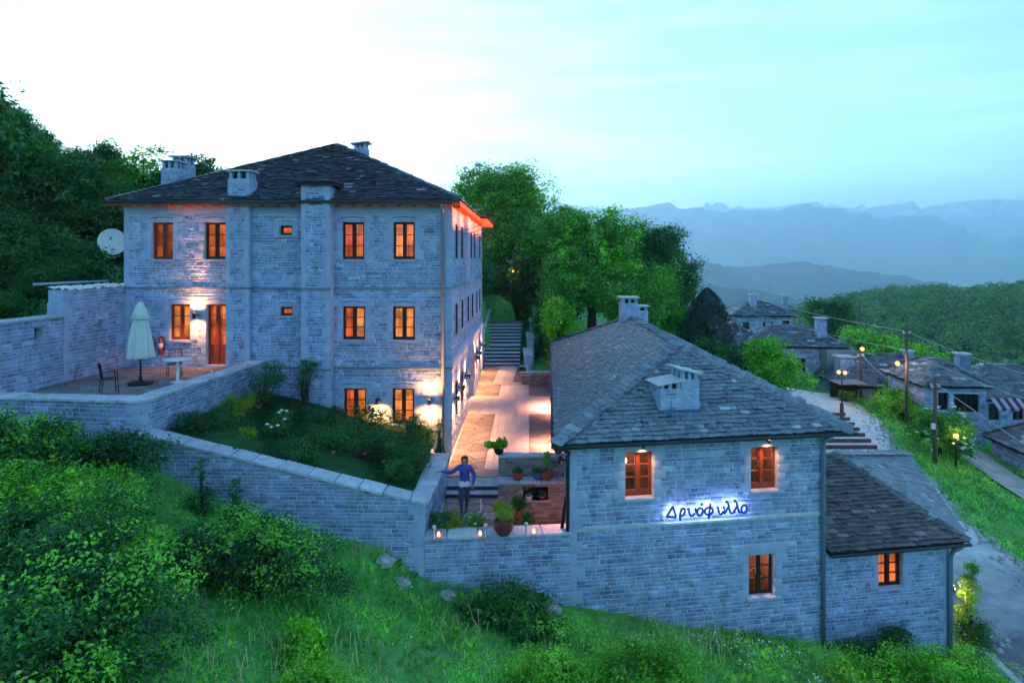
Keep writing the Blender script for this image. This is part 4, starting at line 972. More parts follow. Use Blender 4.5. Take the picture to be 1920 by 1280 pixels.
# ------------------------------------------------------------------ free-standing walls
def run_wall(t, P, a, b, top, bot, thick, excl=(), ops=(), cop=True, seed=1, cw=.10, cl=(.45, .85), stones=True, hh=(.07, .135), core='mortar'):
    fr, w = wall_frame(a, b); tp = top if callable(top) else (lambda u: top); bt = bot if callable(bot) else (lambda u: bot)
    mb = MB()
    if ops: wall_sheet(mb, fr, 0, w, bt(0), tp(0), ops, .3)
    n = max(1, int(w / .6)); us = np.linspace(0, w, n + 1)
    for u, v in zip(us, us[1:]):
        f = [fr.p(u, 0, bt(u)), fr.p(v, 0, bt(v)), fr.p(v, 0, tp(v)), fr.p(u, 0, tp(u))]; k = [fr.p(u, -thick, bt(u)), fr.p(v, -thick, bt(v)), fr.p(v, -thick, tp(v)), fr.p(u, -thick, tp(u))]
        if not ops: mb.quad(*f)
        mb.quad(k[1], k[0], k[3], k[2]); mb.quad(f[3], f[2], k[2], k[3])
    for u in (0, w): mb.quad(fr.p(u, 0, bt(u)), fr.p(u, -thick, bt(u)), fr.p(u, -thick, tp(u)), fr.p(u, 0, tp(u)))
    obj('wall_core', mb, M[core], t)
    if stones: course_stones(P, fr, 0, w, bt, tp, list(excl) + list(ops), seed=seed, hh=hh)
    if cop:
        r = random.Random(seed); u = -.03
        while u < w + .02:
            v = min(u + r.uniform(*cl), w + .03)
            if w + .03 - v < .25: v = w + .03
            z0, z1 = tp(max(0, u)) + (tp(w) - tp(0)) / w * (u - max(0, u)), tp(min(v, w)); h = .055 + r.uniform(-.006, .01); g = .018
            m = MB(); dz = r.uniform(-.004, .006)
            m.slab([fr.p(u + g, cw + r.uniform(-.012, .012), z0 + h + dz), fr.p(v - g, cw + r.uniform(-.012, .012), z1 + h + dz), fr.p(v - g, -thick - cw * .6, z1 + h + dz), fr.p(u + g, -thick - cw * .6, z0 + h + dz)], h + .004)
            obj('coping_slab', m, M['coping'], t); u = v
    return fr, w
t = thing('garden_wall', 'stone retaining wall with sloping slab coping below the rose garden', 'wall', (-6, 16.2, -8)); P = Pieces('stone')
run_wall(t, P, (-9.55, 16.40), (-2.2, 16.15), lambda u: -4.50 - 1.70 * u / 7.35, lambda u: -6.2 - 2.2 * u / 7.35, .42, seed=201)
run_wall(t, P, (-2.2, 16.15), (-2.06, 20.6), lambda u: -6.2 - .12 * u / 4.4, -8.2, .42, seed=202, cl=(.35, .7))
B_ = Pieces('block'); f0, w0 = wall_frame((-9.55, 16.40), (-2.2, 16.15)); quoins(B_, f0, w0, -1, -8.1, -6.2, .28, .42, .26, .03); B_.finish(t, 'ashlar_block', 'ashlar_blocks', M['ashlar'])
P.finish(t, 'stone', 'rubble_stonework', M['stone'])
t = thing('landing_wall', 'low stone wall below the steps with candles and pots on its coping', 'wall', (-.3, 16.3, -9)); P = Pieces('stone')
run_wall(t, P, (-2.19, 16.10), (1.50, 16.47), -7.06, -9.6, .40, seed=203, cl=(.55, .95)); P.finish(t, 'stone', 'rubble_stonework', M['stone'])
t = thing('terrace_wall', 'stone wall with slab coping round the raised terrace', 'wall', (-11, 16.7, -5.5)); P = Pieces('stone'); B_ = Pieces('block')
run_wall(t, P, (-14.6, 16.97), (-9.5, 16.38), -3.69, -5.8, .45, seed=204); f2, w2 = run_wall(t, P, (-9.5, 16.38), (-8.82, 22.75), -3.69, -6.4, .42, seed=205)
f1, w1 = wall_frame((-14.6, 16.97), (-9.5, 16.38)); quoins(B_, f1, w1, -1, -5.8, -3.7, .25, .42, .27); quoins(B_, f2, 0, 1, -5.8, -3.7, .25, .42, .27); B_.finish(t, 'ashlar_block', 'ashlar_blocks', M['ashlar'])
P.finish(t, 'stone', 'rubble_stonework', M['stone'])
t = thing('terrace_back_wall', 'tall stepped stone wall with two small square niches behind the terrace', 'wall', (-14.2, 20, -4)); P = Pieces('stone'); B_ = Pieces('block')
fA, wA = run_wall(t, P, (-14.42, 16.3), (-14.09, 20.1), -1.83, -5, .5, ops=[(2.72, 3.10, -2.46, -2.06)], seed=206)
fB_, wB_ = run_wall(t, P, (-14.09, 20.1), (-13.86, 22.95), -1.0, -5, .5, ops=[(1.55, 1.9, -2.42, -2.06)], cop=False, seed=207)
for f, ops in ((fA, (2.6, 3.2, -2.6, -1.95)), (fB_, (1.45, 2.0, -2.5, -2.0))):
    nb = MB(); nb.box(ops[0], ops[1], -.34, -.3, ops[2], ops[3], f); obj('niche_back', nb, M['darkroom'], t)
quoins(B_, fB_, 0, 1, -4, -1.0, .2, .36); f9 = Frame((-14.59, 20.1, 0), (1, 0, 0), (0, -1, 0)); quoins(B_, f9, .5, -1, -1.8, -1.0, .45, .5, .3); B_.add(fA.p(2.91, 0, -1.96), fA.R, (.6, .04, .16), fA.ey)
B_.finish(t, 'ashlar_block', 'ashlar_blocks', M['ashlar']); P.finish(t, 'stone', 'rubble_stonework', M['stone'])
# crumpled plastic on the high part, long board beside it
r = np.random.default_rng(5); nx, ny = 34, 7; V = []
for i in range(nx):
    for j in range(ny):
        u, d = -.1 + i * .088, .06 - j * .1; V.append(fB_.p(u, d, -.97 + .10 * abs(math.sin(i * .7 + j)) * r.random() + .05 * r.random() - (.07 if j == 0 else 0)))
mb = MB(); mb.add(V, [(i * ny + j, (i + 1) * ny + j, (i + 1) * ny + j + 1, i * ny + j + 1) for i in range(nx - 1) for j in range(ny - 1)])
mb.add([v - np.array([0, 0, .012]) for v in V], [(i * ny + j + 1, (i + 1) * ny + j + 1, (i + 1) * ny + j, i * ny + j) for i in range(nx - 1) for j in range(ny - 1)])
obj('plastic_sheet', mb, M['white'], None, tagd=('crumpled white plastic sheet lying on the high terrace wall', 'plastic sheet'))
mb = MB(); mb.box(-.2, 2.95, -.85, -.72, -.84, -.78, fB_); obj('timber_board', mb, M['ashlar'], None, tagd=('long pale board lying along the wall top behind the plastic', 'board'))
# terrace floor
mb = MB(); mb.slab([(-14.2, 16.85, -3.90), (-9.75, 16.6, -3.90), (-9.2, 22.8, -3.90), (-13.85, 22.95, -3.90)], .3); tf = obj('terrace_floor', mb, M['joint'], None, kind='structure')
crazy_paving(tf, [(-14.1, 17.3), (-9.9, 16.8), (-9.25, 22.75), (-13.85, 22.85)], .62, -3.90, M['flag'], gap=.05, seed=31)
mb = MB(); mb.box(-10.62, -10.46, 17.0, 18.5, -3.868, -3.856); obj('drain_grate', mb, M['gutter'], tf)

# ------------------------------------------------------------------ courtyard
mb = MB(); wx = lambda y: -2.15 + .0242 * (y - 22.64); rx = lambda y: 1.47 + .0533 * (y - 16.5)
mb.slab([(-2.1, 20.22, -6.935), (-.43, 20.22, -6.935), (-.43, 20.35, -6.935), (rx(20.35) + .05, 20.35, -6.935), (rx(35) + .05, 34.95, -6.935), (wx(35) + .01, 34.95, -6.935), (wx(22.7) + .01, 22.64, -6.935)], .4)
ct = obj('courtyard', mb, M['joint'], None, kind='structure')
sl = lambda y: -.93 + .0242 * (y - 21); sr = lambda y: .57 + .0242 * (y - 21)
crazy_paving(ct, [(-2.1, 20.24), (-.45, 20.24), (-.45, 20.95), (-2.1, 20.95)], .7, -6.93, M['flag'], seed=41)
crazy_paving(ct, [(-2.1, 20.95), (sl(20.95), 20.95), (sl(28.35), 28.35), (wx(28.35) + .03, 28.35)], .66, -6.93, M['flag'], seed=42)
crazy_paving(ct, [(wx(32.1) + .03, 32.1), (sl(32.1), 32.1), (sl(34.9), 34.9), (wx(34.9) + .03, 34.9)], .75, -6.93, M['flag'], seed=43)
crazy_paving(ct, [(sr(20.7), 20.66), (rx(20.7), 20.66), (rx(28.35), 28.35), (sr(28.35), 28.35)], .66, -6.93, M['flag'], seed=44)
crazy_paving(ct, [(sr(32.1), 32.1), (rx(32.1), 32.1), (rx(34.9), 34.9), (sr(34.9), 34.9)], .75, -6.93, M['flag'], seed=45)
setts(ct, [(sl(20.95) + .01, 20.96), (sr(20.95) - .01, 20.96), (sr(28.35) - .01, 28.34), (sl(28.35) + .01, 28.34)], -6.93)
setts(ct, [(wx(28.35) + .04, 28.36), (rx(28.35), 28.36), (rx(32.1), 32.09), (wx(32.1) + .04, 32.09)], -6.93, .5, .6, 3)
setts(ct, [(sl(32.1) + .01, 32.11), (sr(32.1) - .01, 32.11), (sr(34.9) - .01, 34.88), (sl(34.9) + .01, 34.88)], -6.93)
mb = MB(); mb.slab([(wx(35), 34.93, -6.78), (.55, 34.93, -6.78), (.6, 40.15, -6.78), (-1.7, 40.15, -6.78)], .5); cb2 = obj('upper_path', mb, M['joint'], None, kind='structure')
setts(cb2, [(-1.0, 34.97), (.05, 34.97), (.35, 40.1), (-.75, 40.1)], -6.775, .5, .7, 5); crazy_paving(cb2, [(wx(35), 34.97), (-1.02, 34.97), (-.77, 40.1), (-1.65, 40.1)], .6, -6.775, M['flag'], seed=46); crazy_paving(cb2, [(.07, 34.97), (.5, 34.97), (.6, 40.1), (.37, 40.1)], .5, -6.775, M['flag'], seed=47)
# garden steps down to the landing
g = thing('garden_steps', 'three slate steps where the person walks down to the landing', 'steps', (-1.2, 19.9, -7.4))
for k, (y0, y1, z) in enumerate(((19.70, 19.99, -7.22), (19.95, 20.25, -7.06))):
    mb = MB(); mb.box(-2.05, -.43, y0 + .04, y1, z - .2, z - .05); obj('riser', mb, M['darkstep'], g)
    for a, b in ((-2.05, -1.45), (-1.44, -.95), (-.94, -.43)):
        mb = MB(); mb.box(a, b, y0, y1 - .04, z - .05, z); obj('tread', mb, M['coping'], g)
mb = MB(); mb.box(-2.05, -.43, 20.23, 20.5, -7.2, -6.96); obj('riser', mb, M['darkstep'], g)
mb = MB(); mb.slab([(-2.1, 16.3, -7.40), (-.43, 16.3, -7.40), (-.43, 19.75, -7.40), (-2.1, 19.75, -7.40)], .5); la = obj('landing', mb, M['joint'], None, kind='structure')
crazy_paving(la, [(-2.04, 16.5), (-.45, 16.5), (-.45, 19.7), (-2.04, 19.7)], .55, -7.40, M['flag'], seed=51, gap=.065)
mb = MB(); mb.slab([(-.43, 16.55, -8.2), (1.45, 16.75, -8.2), (1.6, 20.1, -8.2), (-.43, 20.1, -8.2)], .3); obj('lower_yard', mb, M['flag'], None, kind='structure')
# planter wall with ledges and a niche
g = thing('ledge_wall', 'stone wall with two planting ledges and a niche beside the steps', 'wall', (.6, 20, -8.2)); P = Pieces('stone')
fr, w = run_wall(g, P, (-.43, 19.86), (1.66, 19.86), -6.98, -8.2, .45, ops=[(.78, 1.56, -7.5, -7.08)], seed=211, cw=.05, core='mortar_warm')
nb = MB(); nb.box(.7, 1.64, -.36, -.3, -7.6, -7.0, fr); obj('niche_back', nb, M['darkroom'], g); nb = MB(); nb.box(.7, 1.64, -.28, .05, -7.55, -7.5, fr); obj('niche_sill', nb, M['ashlar'], g)
run_wall(g, P, (-.43, 20.32), (1.66, 20.32), -6.32, -6.95, .3, seed=212, cw=.05, cl=(.7, 1.1), core='mortar_warm'); P.finish(g, 'stone', 'rubble_stonework', M['stone_warm'])
g = thing('stone_plinth', 'low stone plinth along the landing edge beside the big pot', 'plinth', (-.25, 18, -8.2))
for (y0, y1, z) in ((17.0, 18.1, -7.62), (18.12, 19.3, -7.45)):
    mb = MB(); mb.box(-.42, -.02, y0, y1, -8.2, z - .05); obj('plinth_block', mb, M['stone'], g); mb = MB(); mb.box(-.45, .02, y0 - .02, y1, z - .05, z); obj('plinth_slab', mb, M['ashlar'], g)
# back stairway
g = thing('back_stairway', 'long dark stone stairway climbing between walls at the courtyard end', 'stairs', (-.5, 40, -6.8))
y, z = 40.12, -6.78
for k in range(12):
    y1 = y + (.42 if k != 5 else 1.0); z += .172; mb = MB(); xl, xr = -1.75, .48 + (y - 40) * .04
    mb.box(xl, xr, y + .03, y1 + .1, z - .35, z - .05); obj('riser', mb, M['darkstep'], g); mb = MB(); mb.box(xl, xr, y, y1 + .05, z - .05, z); obj('tread', mb, M['coping'], g); y = y1
mb = MB(); mb.box(-1.75, .8, y, y + 3, z - .3, z - .06); obj('top_landing', mb, M['flag'], g)
STAIR_TOP = (y, z)
g = thing('stepped_wall', 'pale stepped wall with slab caps going up beside the back stairway', 'wall', (1, 40, -7)); P = Pieces('stone')
for k, (y0, y1, zt, x) in enumerate(((35.0, 38.0, -6.36, .48), (38.0, 41.4, -5.78, .75), (41.4, 44.6, -5.15, 1.0), (44.6, 47.6, -4.45, 1.3), (47.6, 50.5, -3.85, 1.6))):
    mb = MB(); mb.box(x, x + .42, y0, y1, -7.6, zt - .06); obj('wall_block', mb, M['ashlar'], g); mb = MB(); mb.box(x - .06, x + .48, y0 - .06, y1, zt - .06, zt); obj('coping_slab', mb, M['coping'], g)
run_wall(g, P, (.48, 34.98), (2.4, 34.98), -6.26, -7.2, .35, seed=221, cw=.05, core='mortar_warm'); P.finish(g, 'stone', 'rubble_stonework', M['stone_warm'])
g = thing('stair_side_wall', 'plain pale wall along the stairway behind the guesthouse', 'wall', (-1.9, 44, -7)); P = Pieces('stone')
run_wall(g, P, (-1.82, 38.4), (-1.70, 50), lambda u: -4.6 + .7 * u / 11.6, -7.2, .3, seed=222, stones=False)
# kerb of the ramp along the guesthouse front
mb = MB(); mb.slab([ML(-5.2, -.75, -5.35), ML(-.4, -.95, -6.62), ML(-.4, -.62, -6.62), ML(-5.2, -.5, -5.35)], .25); obj('garden_kerb', mb, M['coping'], None, tagd=('pale sloping kerb between rose garden and guesthouse front', 'kerb'))
def gzz(x, y): return float(gz([x], [y], False)[0])
# ------------------------------------------------------------------ things on the terrace
def cyl(c, r, h, n=20, mb=None): mb = mb or MB(); mb.lathe(c, [(r, 0), (r, h)], n); return mb
TZ = -3.868
g = thing('closed_parasol', 'closed pale canvas parasol on a dark pole and round base', 'parasol', (-11.43, 19.7, TZ))
c = (-11.43, 19.7, TZ)
obj('base', MB().lathe(c, [(.36, 0), (.37, .04), (.33, .07), (.06, .10), (.05, .22)], 28), M['black'], g, True)
obj('pole', MB().tube([(c[0], c[1], TZ + .1), (c[0], c[1], TZ + 2.5)], .026, 10), M['black'], g, True)
fold = lambda q, z: .16 * math.sin(q * 8) * min(1, max(0, (2.3 - z) / .8)) + .05 * math.sin(q * 3 + z * 2)
obj('canopy', MB().lathe(c, [(.02, .82), (.34, .80), (.36, .84), (.33, 1.1), (.28, 1.5), (.22, 1.9), (.18, 2.1), (.02, 2.16)], 48, wob=fold), M['canvas'], g, True)
obj('valance', MB().lathe(c, [(.10, 1.98), (.24, 1.98), (.27, 2.02), (.19, 2.24), (.11, 2.42), (.07, 2.5), (.005, 2.54)], 40, wob=lambda q, z: .10 * math.sin(q * 4 + .5) * max(0, (2.45 - z))), M['canvas'], g, True)
g = thing('bistro_table', 'round white pedestal table on the terrace', 'table', (-10.45, 20.0, TZ)); c = (-10.45, 20.0, TZ)
obj('table_top', MB().lathe(c, [(.02, .70), (.42, .70), (.43, .715), (.42, .735), (.01, .737)], 36), M['white'], g, True); obj('pedestal', MB().lathe(c, [(.2, 0), (.2, .02), (.05, .05), (.045, .66), (.12, .70)], 18), M['white'], g, True)
def chair(x, y, rot, label):
    g = thing('iron_chair', label, 'chair', (x, y, TZ), 'iron terrace chairs'); fr = Frame((x, y, TZ), (math.cos(rot), math.sin(rot), 0), (-math.sin(rot), math.cos(rot), 0))
    for sx in (-1, 1):
        obj('leg', MB().tube([fr.p(.2 * sx, -.2, 0), fr.p(.18 * sx, -.18, .43)], .013, 6), M['black'], g)
        obj('leg', MB().tube([fr.p(.2 * sx, .22, 0), fr.p(.18 * sx, .18, .43), fr.p(.19 * sx, .24, .86)], .013, 6), M['black'], g)
        obj('armrest', MB().tube([fr.p(.2 * sx, .2, .64), fr.p(.23 * sx, 0, .66), fr.p(.22 * sx, -.17, .63), fr.p(.19 * sx, -.17, .43)], .011, 6), M['black'], g)
    obj('seat', MB().lathe(fr.p(0, 0, .42), [(.20, 0), (.22, .012), (.20, .024)], 18), M['black'], g, True)
    b = MB(); b.tube([fr.p(-.19, .24, .86), fr.p(0, .26, .9), fr.p(.19, .24, .86)], .014, 6)
    for k in range(5): b.tube([fr.p(-.14 + k * .07, .19, .45), fr.p(-.14 + k * .07, .245, .88)], .007, 5)
    obj('backrest', b, M['black'], g)
chair(-11.55, 18.35, 2.3, 'dark iron chair alone near the terrace edge'); chair(-11.0, 20.85, .35, 'dark iron chair behind the white round table')
M['red'] = principled('extinguisher_red', (.45, .02, .015), .35, spec=.5); M['teal'] = principled('teal_label', (.2, .5, .45), .6); M['green'] = principled('green_hose', (.02, .16, .05), .5)
for k, (u, m1, m2, lab) in enumerate(((-10.72, 'green', 'teal', 'green coiled garden hose bottle hanging beside the red extinguisher'), (-10.36, 'red', 'white', 'red fire extinguisher with white label on the terrace wall'))):
    p = MF.p(u, .11, -3.42); g = thing('fire_extinguisher' if k else 'hose_reel', lab, 'extinguisher' if k else 'hose reel', p)
    obj('bottle', MB().lathe(p, [(.07, 0), (.085, .02), (.085, .46), (.06, .54), (.03, .57), (.03, .62)], 16), M[m1], g, True)
    obj('label', MB().lathe(p, [(.0865, .22), (.0865, .40)], 16), M[m2], g, True)
    obj('hose', MB().tube([p + MX * .03 + (0, 0, .6), p + MX * .12 + (0, 0, .62), p + MX * .16 + (0, 0, .4), p + MX * .12 + (0, 0, .12)], .016, 6), M['black' if k else 'green'], g, True)
    obj('handle', MB().box(u - .03, u + .08, .09, .13, -2.82, -2.78, MF), M['black'], g)
# satellite dish left of the guesthouse
def dish():
    c = np.array((-14.75, 23.6, .58)); ax = np.array((.52, -.80, .30)); ax /= np.linalg.norm(ax); a = np.cross(ax, (0, 0, 1)); a /= np.linalg.norm(a); b = np.cross(a, ax)
    g = thing('satellite_dish', 'white satellite dish on a bracket beside the guesthouse corner', 'satellite dish', (-14.6, 23.9, -.2))
    mb = MB(); n = 28; rows = 6; V = []
    for s in (0, 1):
        for i in range(rows + 1):
            r = .5 * i / rows
            for j in range(n): q = 2 * math.pi * j / n; V.append(c + a * r * math.cos(q) * .92 + b * r * math.sin(q) * 1.02 + ax * (.32 * r * r - .012 * s))
    k = (rows + 1) * n; fs = []
    for i in range(rows):
        for j in range(n):
            fs.append((i * n + j, i * n + (j + 1) % n, (i + 1) * n + (j + 1) % n, (i + 1) * n + j)); fs.append((k + i * n + j, k + (i + 1) * n + j, k + (i + 1) * n + (j + 1) % n, k + i * n + (j + 1) % n))
    mb.add(V, fs); obj('reflector', mb, M['white'], g, True)
    M['logo'] = principled('violet_print', (.16, .08, .45), .6)
    lg = MB()
    for (u, v, r) in ((.03, .17, .045), (.07, .10, .03)):
        P0 = [c + a * (u + r * math.cos(q)) + b * (v + r * .8 * math.sin(q)) + ax * .022 for q in np.linspace(0, 5.2, 9)]; lg.add(P0, [tuple(range(9))])
    obj('logo', lg, M['logo'], g)
    f = c + ax * .42 - b * .42; obj('arm', MB().tube([c - b * .5, f], .014, 6).tube([c - b * .5 + a * .25, c - b * .6, c - b * .5 - a * .25], .012, 6), M['white'], g); obj('receiver', MB().tube([f, f + ax * .08 + b * .04], .035, 10), M['ashlar'], g, True)
    obj('mast', MB().tube([c - ax * .02, c - ax * .15 - b * .3, np.array((-13.9, 23.9, .25))], .03, 8), M['ashlar'], g, True)
dish()

# ------------------------------------------------------------------ candles, pots and the landing
CZ = -7.0
def candle(x, y, label):
    g = thing('candle_glass', label, 'candle', (x, y, CZ), 'candles on the landing wall')
    obj('glass', MB().lathe((x, y, CZ), [(.03, 0), (.035, .015), (.018, .03), (.05, .07), (.055, .15), (.045, .19)], 14), M['candleglass'], g, True)
    obj('flame', MB().lathe((x, y, CZ + .06), [(.026, 0), (.042, .035), (.03, .09), (.003, .13)], 10), M['flame'], g, True)
    point(g, 'candle_light', (x, y, CZ + .13), .6, (1, .32, .14), .03)
M['candleglass'] = glass_mat()
candle(-1.83, 15.98, 'lit candle glass nearest the garden wall corner'); candle(-.80, 16.04, 'lit candle glass left of the big red pot'); candle(.55, 16.17, 'lit candle glass right of the big red pot')
M['chrome'] = principled('steel', (.6, .6, .62), .25, metal=.9)
for x, y, lab in ((-1.95, 16.02, 'slim steel bollard lamp at the garden wall corner'), (-.66, 16.12, 'slim steel bollard lamp left of the big red pot'), (.36, 16.2, 'slim steel bollard lamp right of the big red pot')):
    g = thing('bollard_lamp', lab, 'lamp', (x, y, CZ), 'small bollard lamps on the landing wall'); obj('post', MB().lathe((x, y, CZ), [(.05, 0), (.05, .012), (.024, .02), (.024, .24)], 12), M['chrome'], g, True); obj('lamp_head', MB().lathe((x, y, CZ + .24), [(.045, 0), (.045, .05), (.05, .055), (.05, .07), (.01, .08)], 14), M['white'], g, True)
def pot_mesh(c, r, h, belly=1.1, rim=True):
    return MB().lathe(c, [(r * .62, 0), (r * .75, h * .1), (r * belly, h * .5), (r * .98, h * .82), (r * 1.02, h * .86), (r * 1.06, h * .9), (r * 1.06, h), (r * .9, h), (r * .88, h * .9)], 24)
POTS = []
def pot(x, y, z, r, h, mt, label, plant=None, cat='plant pot'):
    g = thing('plant_pot', label, cat, (x, y, z)); obj('pot', pot_mesh((x, y, z), r, h), M[mt], g, True); obj('soil', MB().lathe((x, y, z + h * .86), [(r * .9, 0), (r * .9, .01)], 16), M['soil'], g)
    POTS.append((g, x, y, z + h * .88, plant)); return g
pot(-.22, 16.25, CZ, .24, .36, 'glazed', 'big dark red pot with clipped yellow green shrub on the landing wall', 'ball')
pot(-.42, 20.45, -6.26, .14, .2, 'black', 'black pot with large leafy plant on the upper ledge', 'hosta')
pot(.18, 20.05, -6.92, .17, .24, 'terracotta', 'terracotta pot with low dark plant on the middle of the lower ledge', 'tuft')
pot(.80, 20.06, -6.92, .16, .24, 'lead', 'dark blue pot between two terracotta pots on the ledge', 'tuft')
pot(1.08, 20.04, -6.92, .18, .27, 'terracotta', 'terracotta pot with tall thin plant on the ledge', 'tall')
pot(.52, 19.82, -7.5, .10, .16, 'white', 'small white pot with seedling at the niche', 'seed')
pot(.95, 19.98, -7.5, .12, .12, 'terracotta', 'terracotta bowl inside the niche', 'tuft')
pot(.16, 18.9, -7.45 - .25, .17, .26, 'terracotta', 'terracotta pot with dark shrub beside the plinth', 'shrub')
pot(.42, 18.4, -8.2, .2, .4, 'black', 'black pot with dark clipped shrub behind the right bollard lamp', 'shrub')
pot(1.5, 20.6, -6.26, .15, .18, 'terracotta', 'small pot of foliage at the slate house corner on the ledge', 'tuft')
pot(.62, 35.4, -6.75 + .05, .2, .3, 'terracotta', 'potted plant at the foot of the back stairway wall', 'shrub')
# leaning rolled sunshade pole at the slate house corner
mb = MB(); mb.tube([(1.30, 16.62, -7.0), (1.36, 16.75, -6.6), (1.45, 16.9, -6.1)], [.05, .045, .02], 8); obj('folded_umbrella', mb, M['black'], None, True, tagd=('dark folded umbrella leaning at the slate house corner', 'umbrella'))

# ------------------------------------------------------------------ the person
def person():
    base = np.array((-1.36, 18.35, -7.37))
    J = {}; E = []; R = {}
    def v(n, p, r, par=None):
        J[n] = p; R[n] = r
        if par: E.append((par, n))
    v('pel', (0, 0, .93), .15); v('waist', (0, 0, 1.08), .135, 'pel'); v('chest', (0, .0, 1.26), .158, 'waist'); v('clav', (0, 0, 1.40), .10, 'chest'); v('neck', (0, -.01, 1.465), .05, 'clav'); v('chin', (0, -.03, 1.53), .065, 'neck'); v('head', (.01, -.04, 1.60), .088, 'chin'); v('crown', (0, 0, 1.655), .06, 'head')
    v('nose', (0, -.115, 1.575), .014, 'chin')
    v('shR', (-.16, 0, 1.385), .075, 'clav'); v('elR', (-.38, -.05, 1.24), .058, 'shR'); v('wrR', (-.64, -.03, 1.265), .038, 'elR'); v('haR', (-.72, -.035, 1.27), .033, 'wrR')
    v('shL', (.16, 0, 1.385), .075, 'clav'); v('elL', (.29, .04, 1.13), .058, 'shL'); v('wrL', (.245, -.06, .93), .038, 'elL'); v('haL', (.235, -.08, .86), .033, 'wrL')
    for s, x, par, kn, an in ((-1, 'R', 'pel', (-.085, -.16, .50), (-.07, -.16, .06)), (1, 'L', 'pel', (.07, .0, .48), (.04, .20, .14))):
        v('hip' + x, (.085 * s, 0, .86), .108, par); v('kn' + x, kn, .072, 'hip' + x); v('cf' + x, ((kn[0] + an[0]) / 2, (kn[1] + an[1]) / 2 + .02, (kn[2] + an[2]) / 2 + .04), .055, 'kn' + x); v('an' + x, an, .04, 'cf' + x); v('toe' + x, (an[0] - .01, an[1] - .15, .035), .036, 'an' + x)
    for x, w, d in (('R', (-.72, -.035, 1.27), (-1, -.05, -.12)), ('L', (.235, -.08, .86), (-.05, -.15, -1))):
        d = np.array(d) / np.linalg.norm(d); sd = np.cross(d, (0, 1, 0) if x == 'L' else (0, 0, 1)); sd /= np.linalg.norm(sd)
        for k, (o, l) in enumerate(((-.03, .065), (-.01, .08), (.01, .075), (.028, .06))):
            p = np.array(w) + d * .035 + sd * o; v(f'f{x}{k}', tuple(p), .009, 'ha' + x); v(f'g{x}{k}', tuple(p + d * l * .6 + np.array((0, .0, -.012))), .0085, f'f{x}{k}'); v(f'h{x}{k}', tuple(p + d * l + np.array((0, 0, -.028))), .007, f'g{x}{k}')
        p = np.array(w) - d * .02 + sd * (-.045); v('t' + x, tuple(p), .011, 'ha' + x); v('u' + x, tuple(p + d * .05 - sd * .012), .009, 't' + x)
    names = list(J); me = bpy.data.meshes.new('person'); me.from_pydata([J[n] for n in names], [(names.index(a), names.index(b)) for a, b in E], [])
    o = bpy.data.objects.new('person', me); COL.objects.link(o); o.location = base; ORG[o.name] = base
    sk = o.modifiers.new('skin', 'SKIN'); sk.use_smooth_shade = True
    lay = me.skin_vertices[0].data if me.skin_vertices else None
    if lay is None:
        bpy.context.view_layer.objects.active = o; bpy.context.view_layer.update(); lay = me.skin_vertices[0].data
    for i, n in enumerate(names): lay[i].radius = (R[n], R[n] * (.75 if n in ('pel', 'waist', 'chest', 'clav') else 1)); lay[i].use_root = (n == 'pel')
    ss = o.modifiers.new('sub', 'SUBSURF'); ss.levels = 2; ss.render_levels = 2
    dg = bpy.context.evaluated_depsgraph_get(); m2 = bpy.data.meshes.new_from_object(o.evaluated_get(dg)); o.modifiers.clear(); o.data = m2
    mats = [principled('skin', (.42, .24, .17), .6), principled('blue_jacket', (.05, .075, .34), .7, var=.15, nscale=20), principled('white_shirt', (.7, .72, .75), .8), principled('grey_jeans', (.06, .075, .11), .85, var=.2, nscale=15), principled('dark_shoes', (.02, .02, .025), .6)]
    m2.materials.clear(); [m2.materials.append(x) for x in mats]
    for p in m2.polygons:
        x, y, z = p.center; k = 3
        arm = x < -.19 or (x > .19 and z > .8)
        if z > 1.47 and abs(x) < .12: k = 0
        elif arm: k = 0 if (x < -.655 or z < .915) else 1
        elif z > 1.0: k = 1
        elif z > .86: k = 2
        elif z < .075 or (z < .11 and y > .1): k = 4
        p.material_index = k; p.use_smooth = True
    tag(o, 'person in blue jacket and grey jeans on the steps, one hand on the wall', 'person')
    h = MB(); n = 14
    prof = [(.09, -.10), (.102, -.02), (.104, .03), (.09, .075), (.055, .103), (.01, .112)]
    h.lathe(base + np.array((0, .018, 1.595)), prof, n, wob=lambda q, z: -.22 * max(0, -math.sin(q)) * (1 if z < .03 else 0)); obj('hair', h, principled('dark_hair', (.03, .02, .016), .6), o, True)
    for s in (-1, 1): e = MB(); e.lathe(base + np.array((.03 * s, -.098, 1.595)), [(.002, -.007), (.009, 0), (.002, .007)], 8); obj('eye', e, M['black'], o, True)
person()

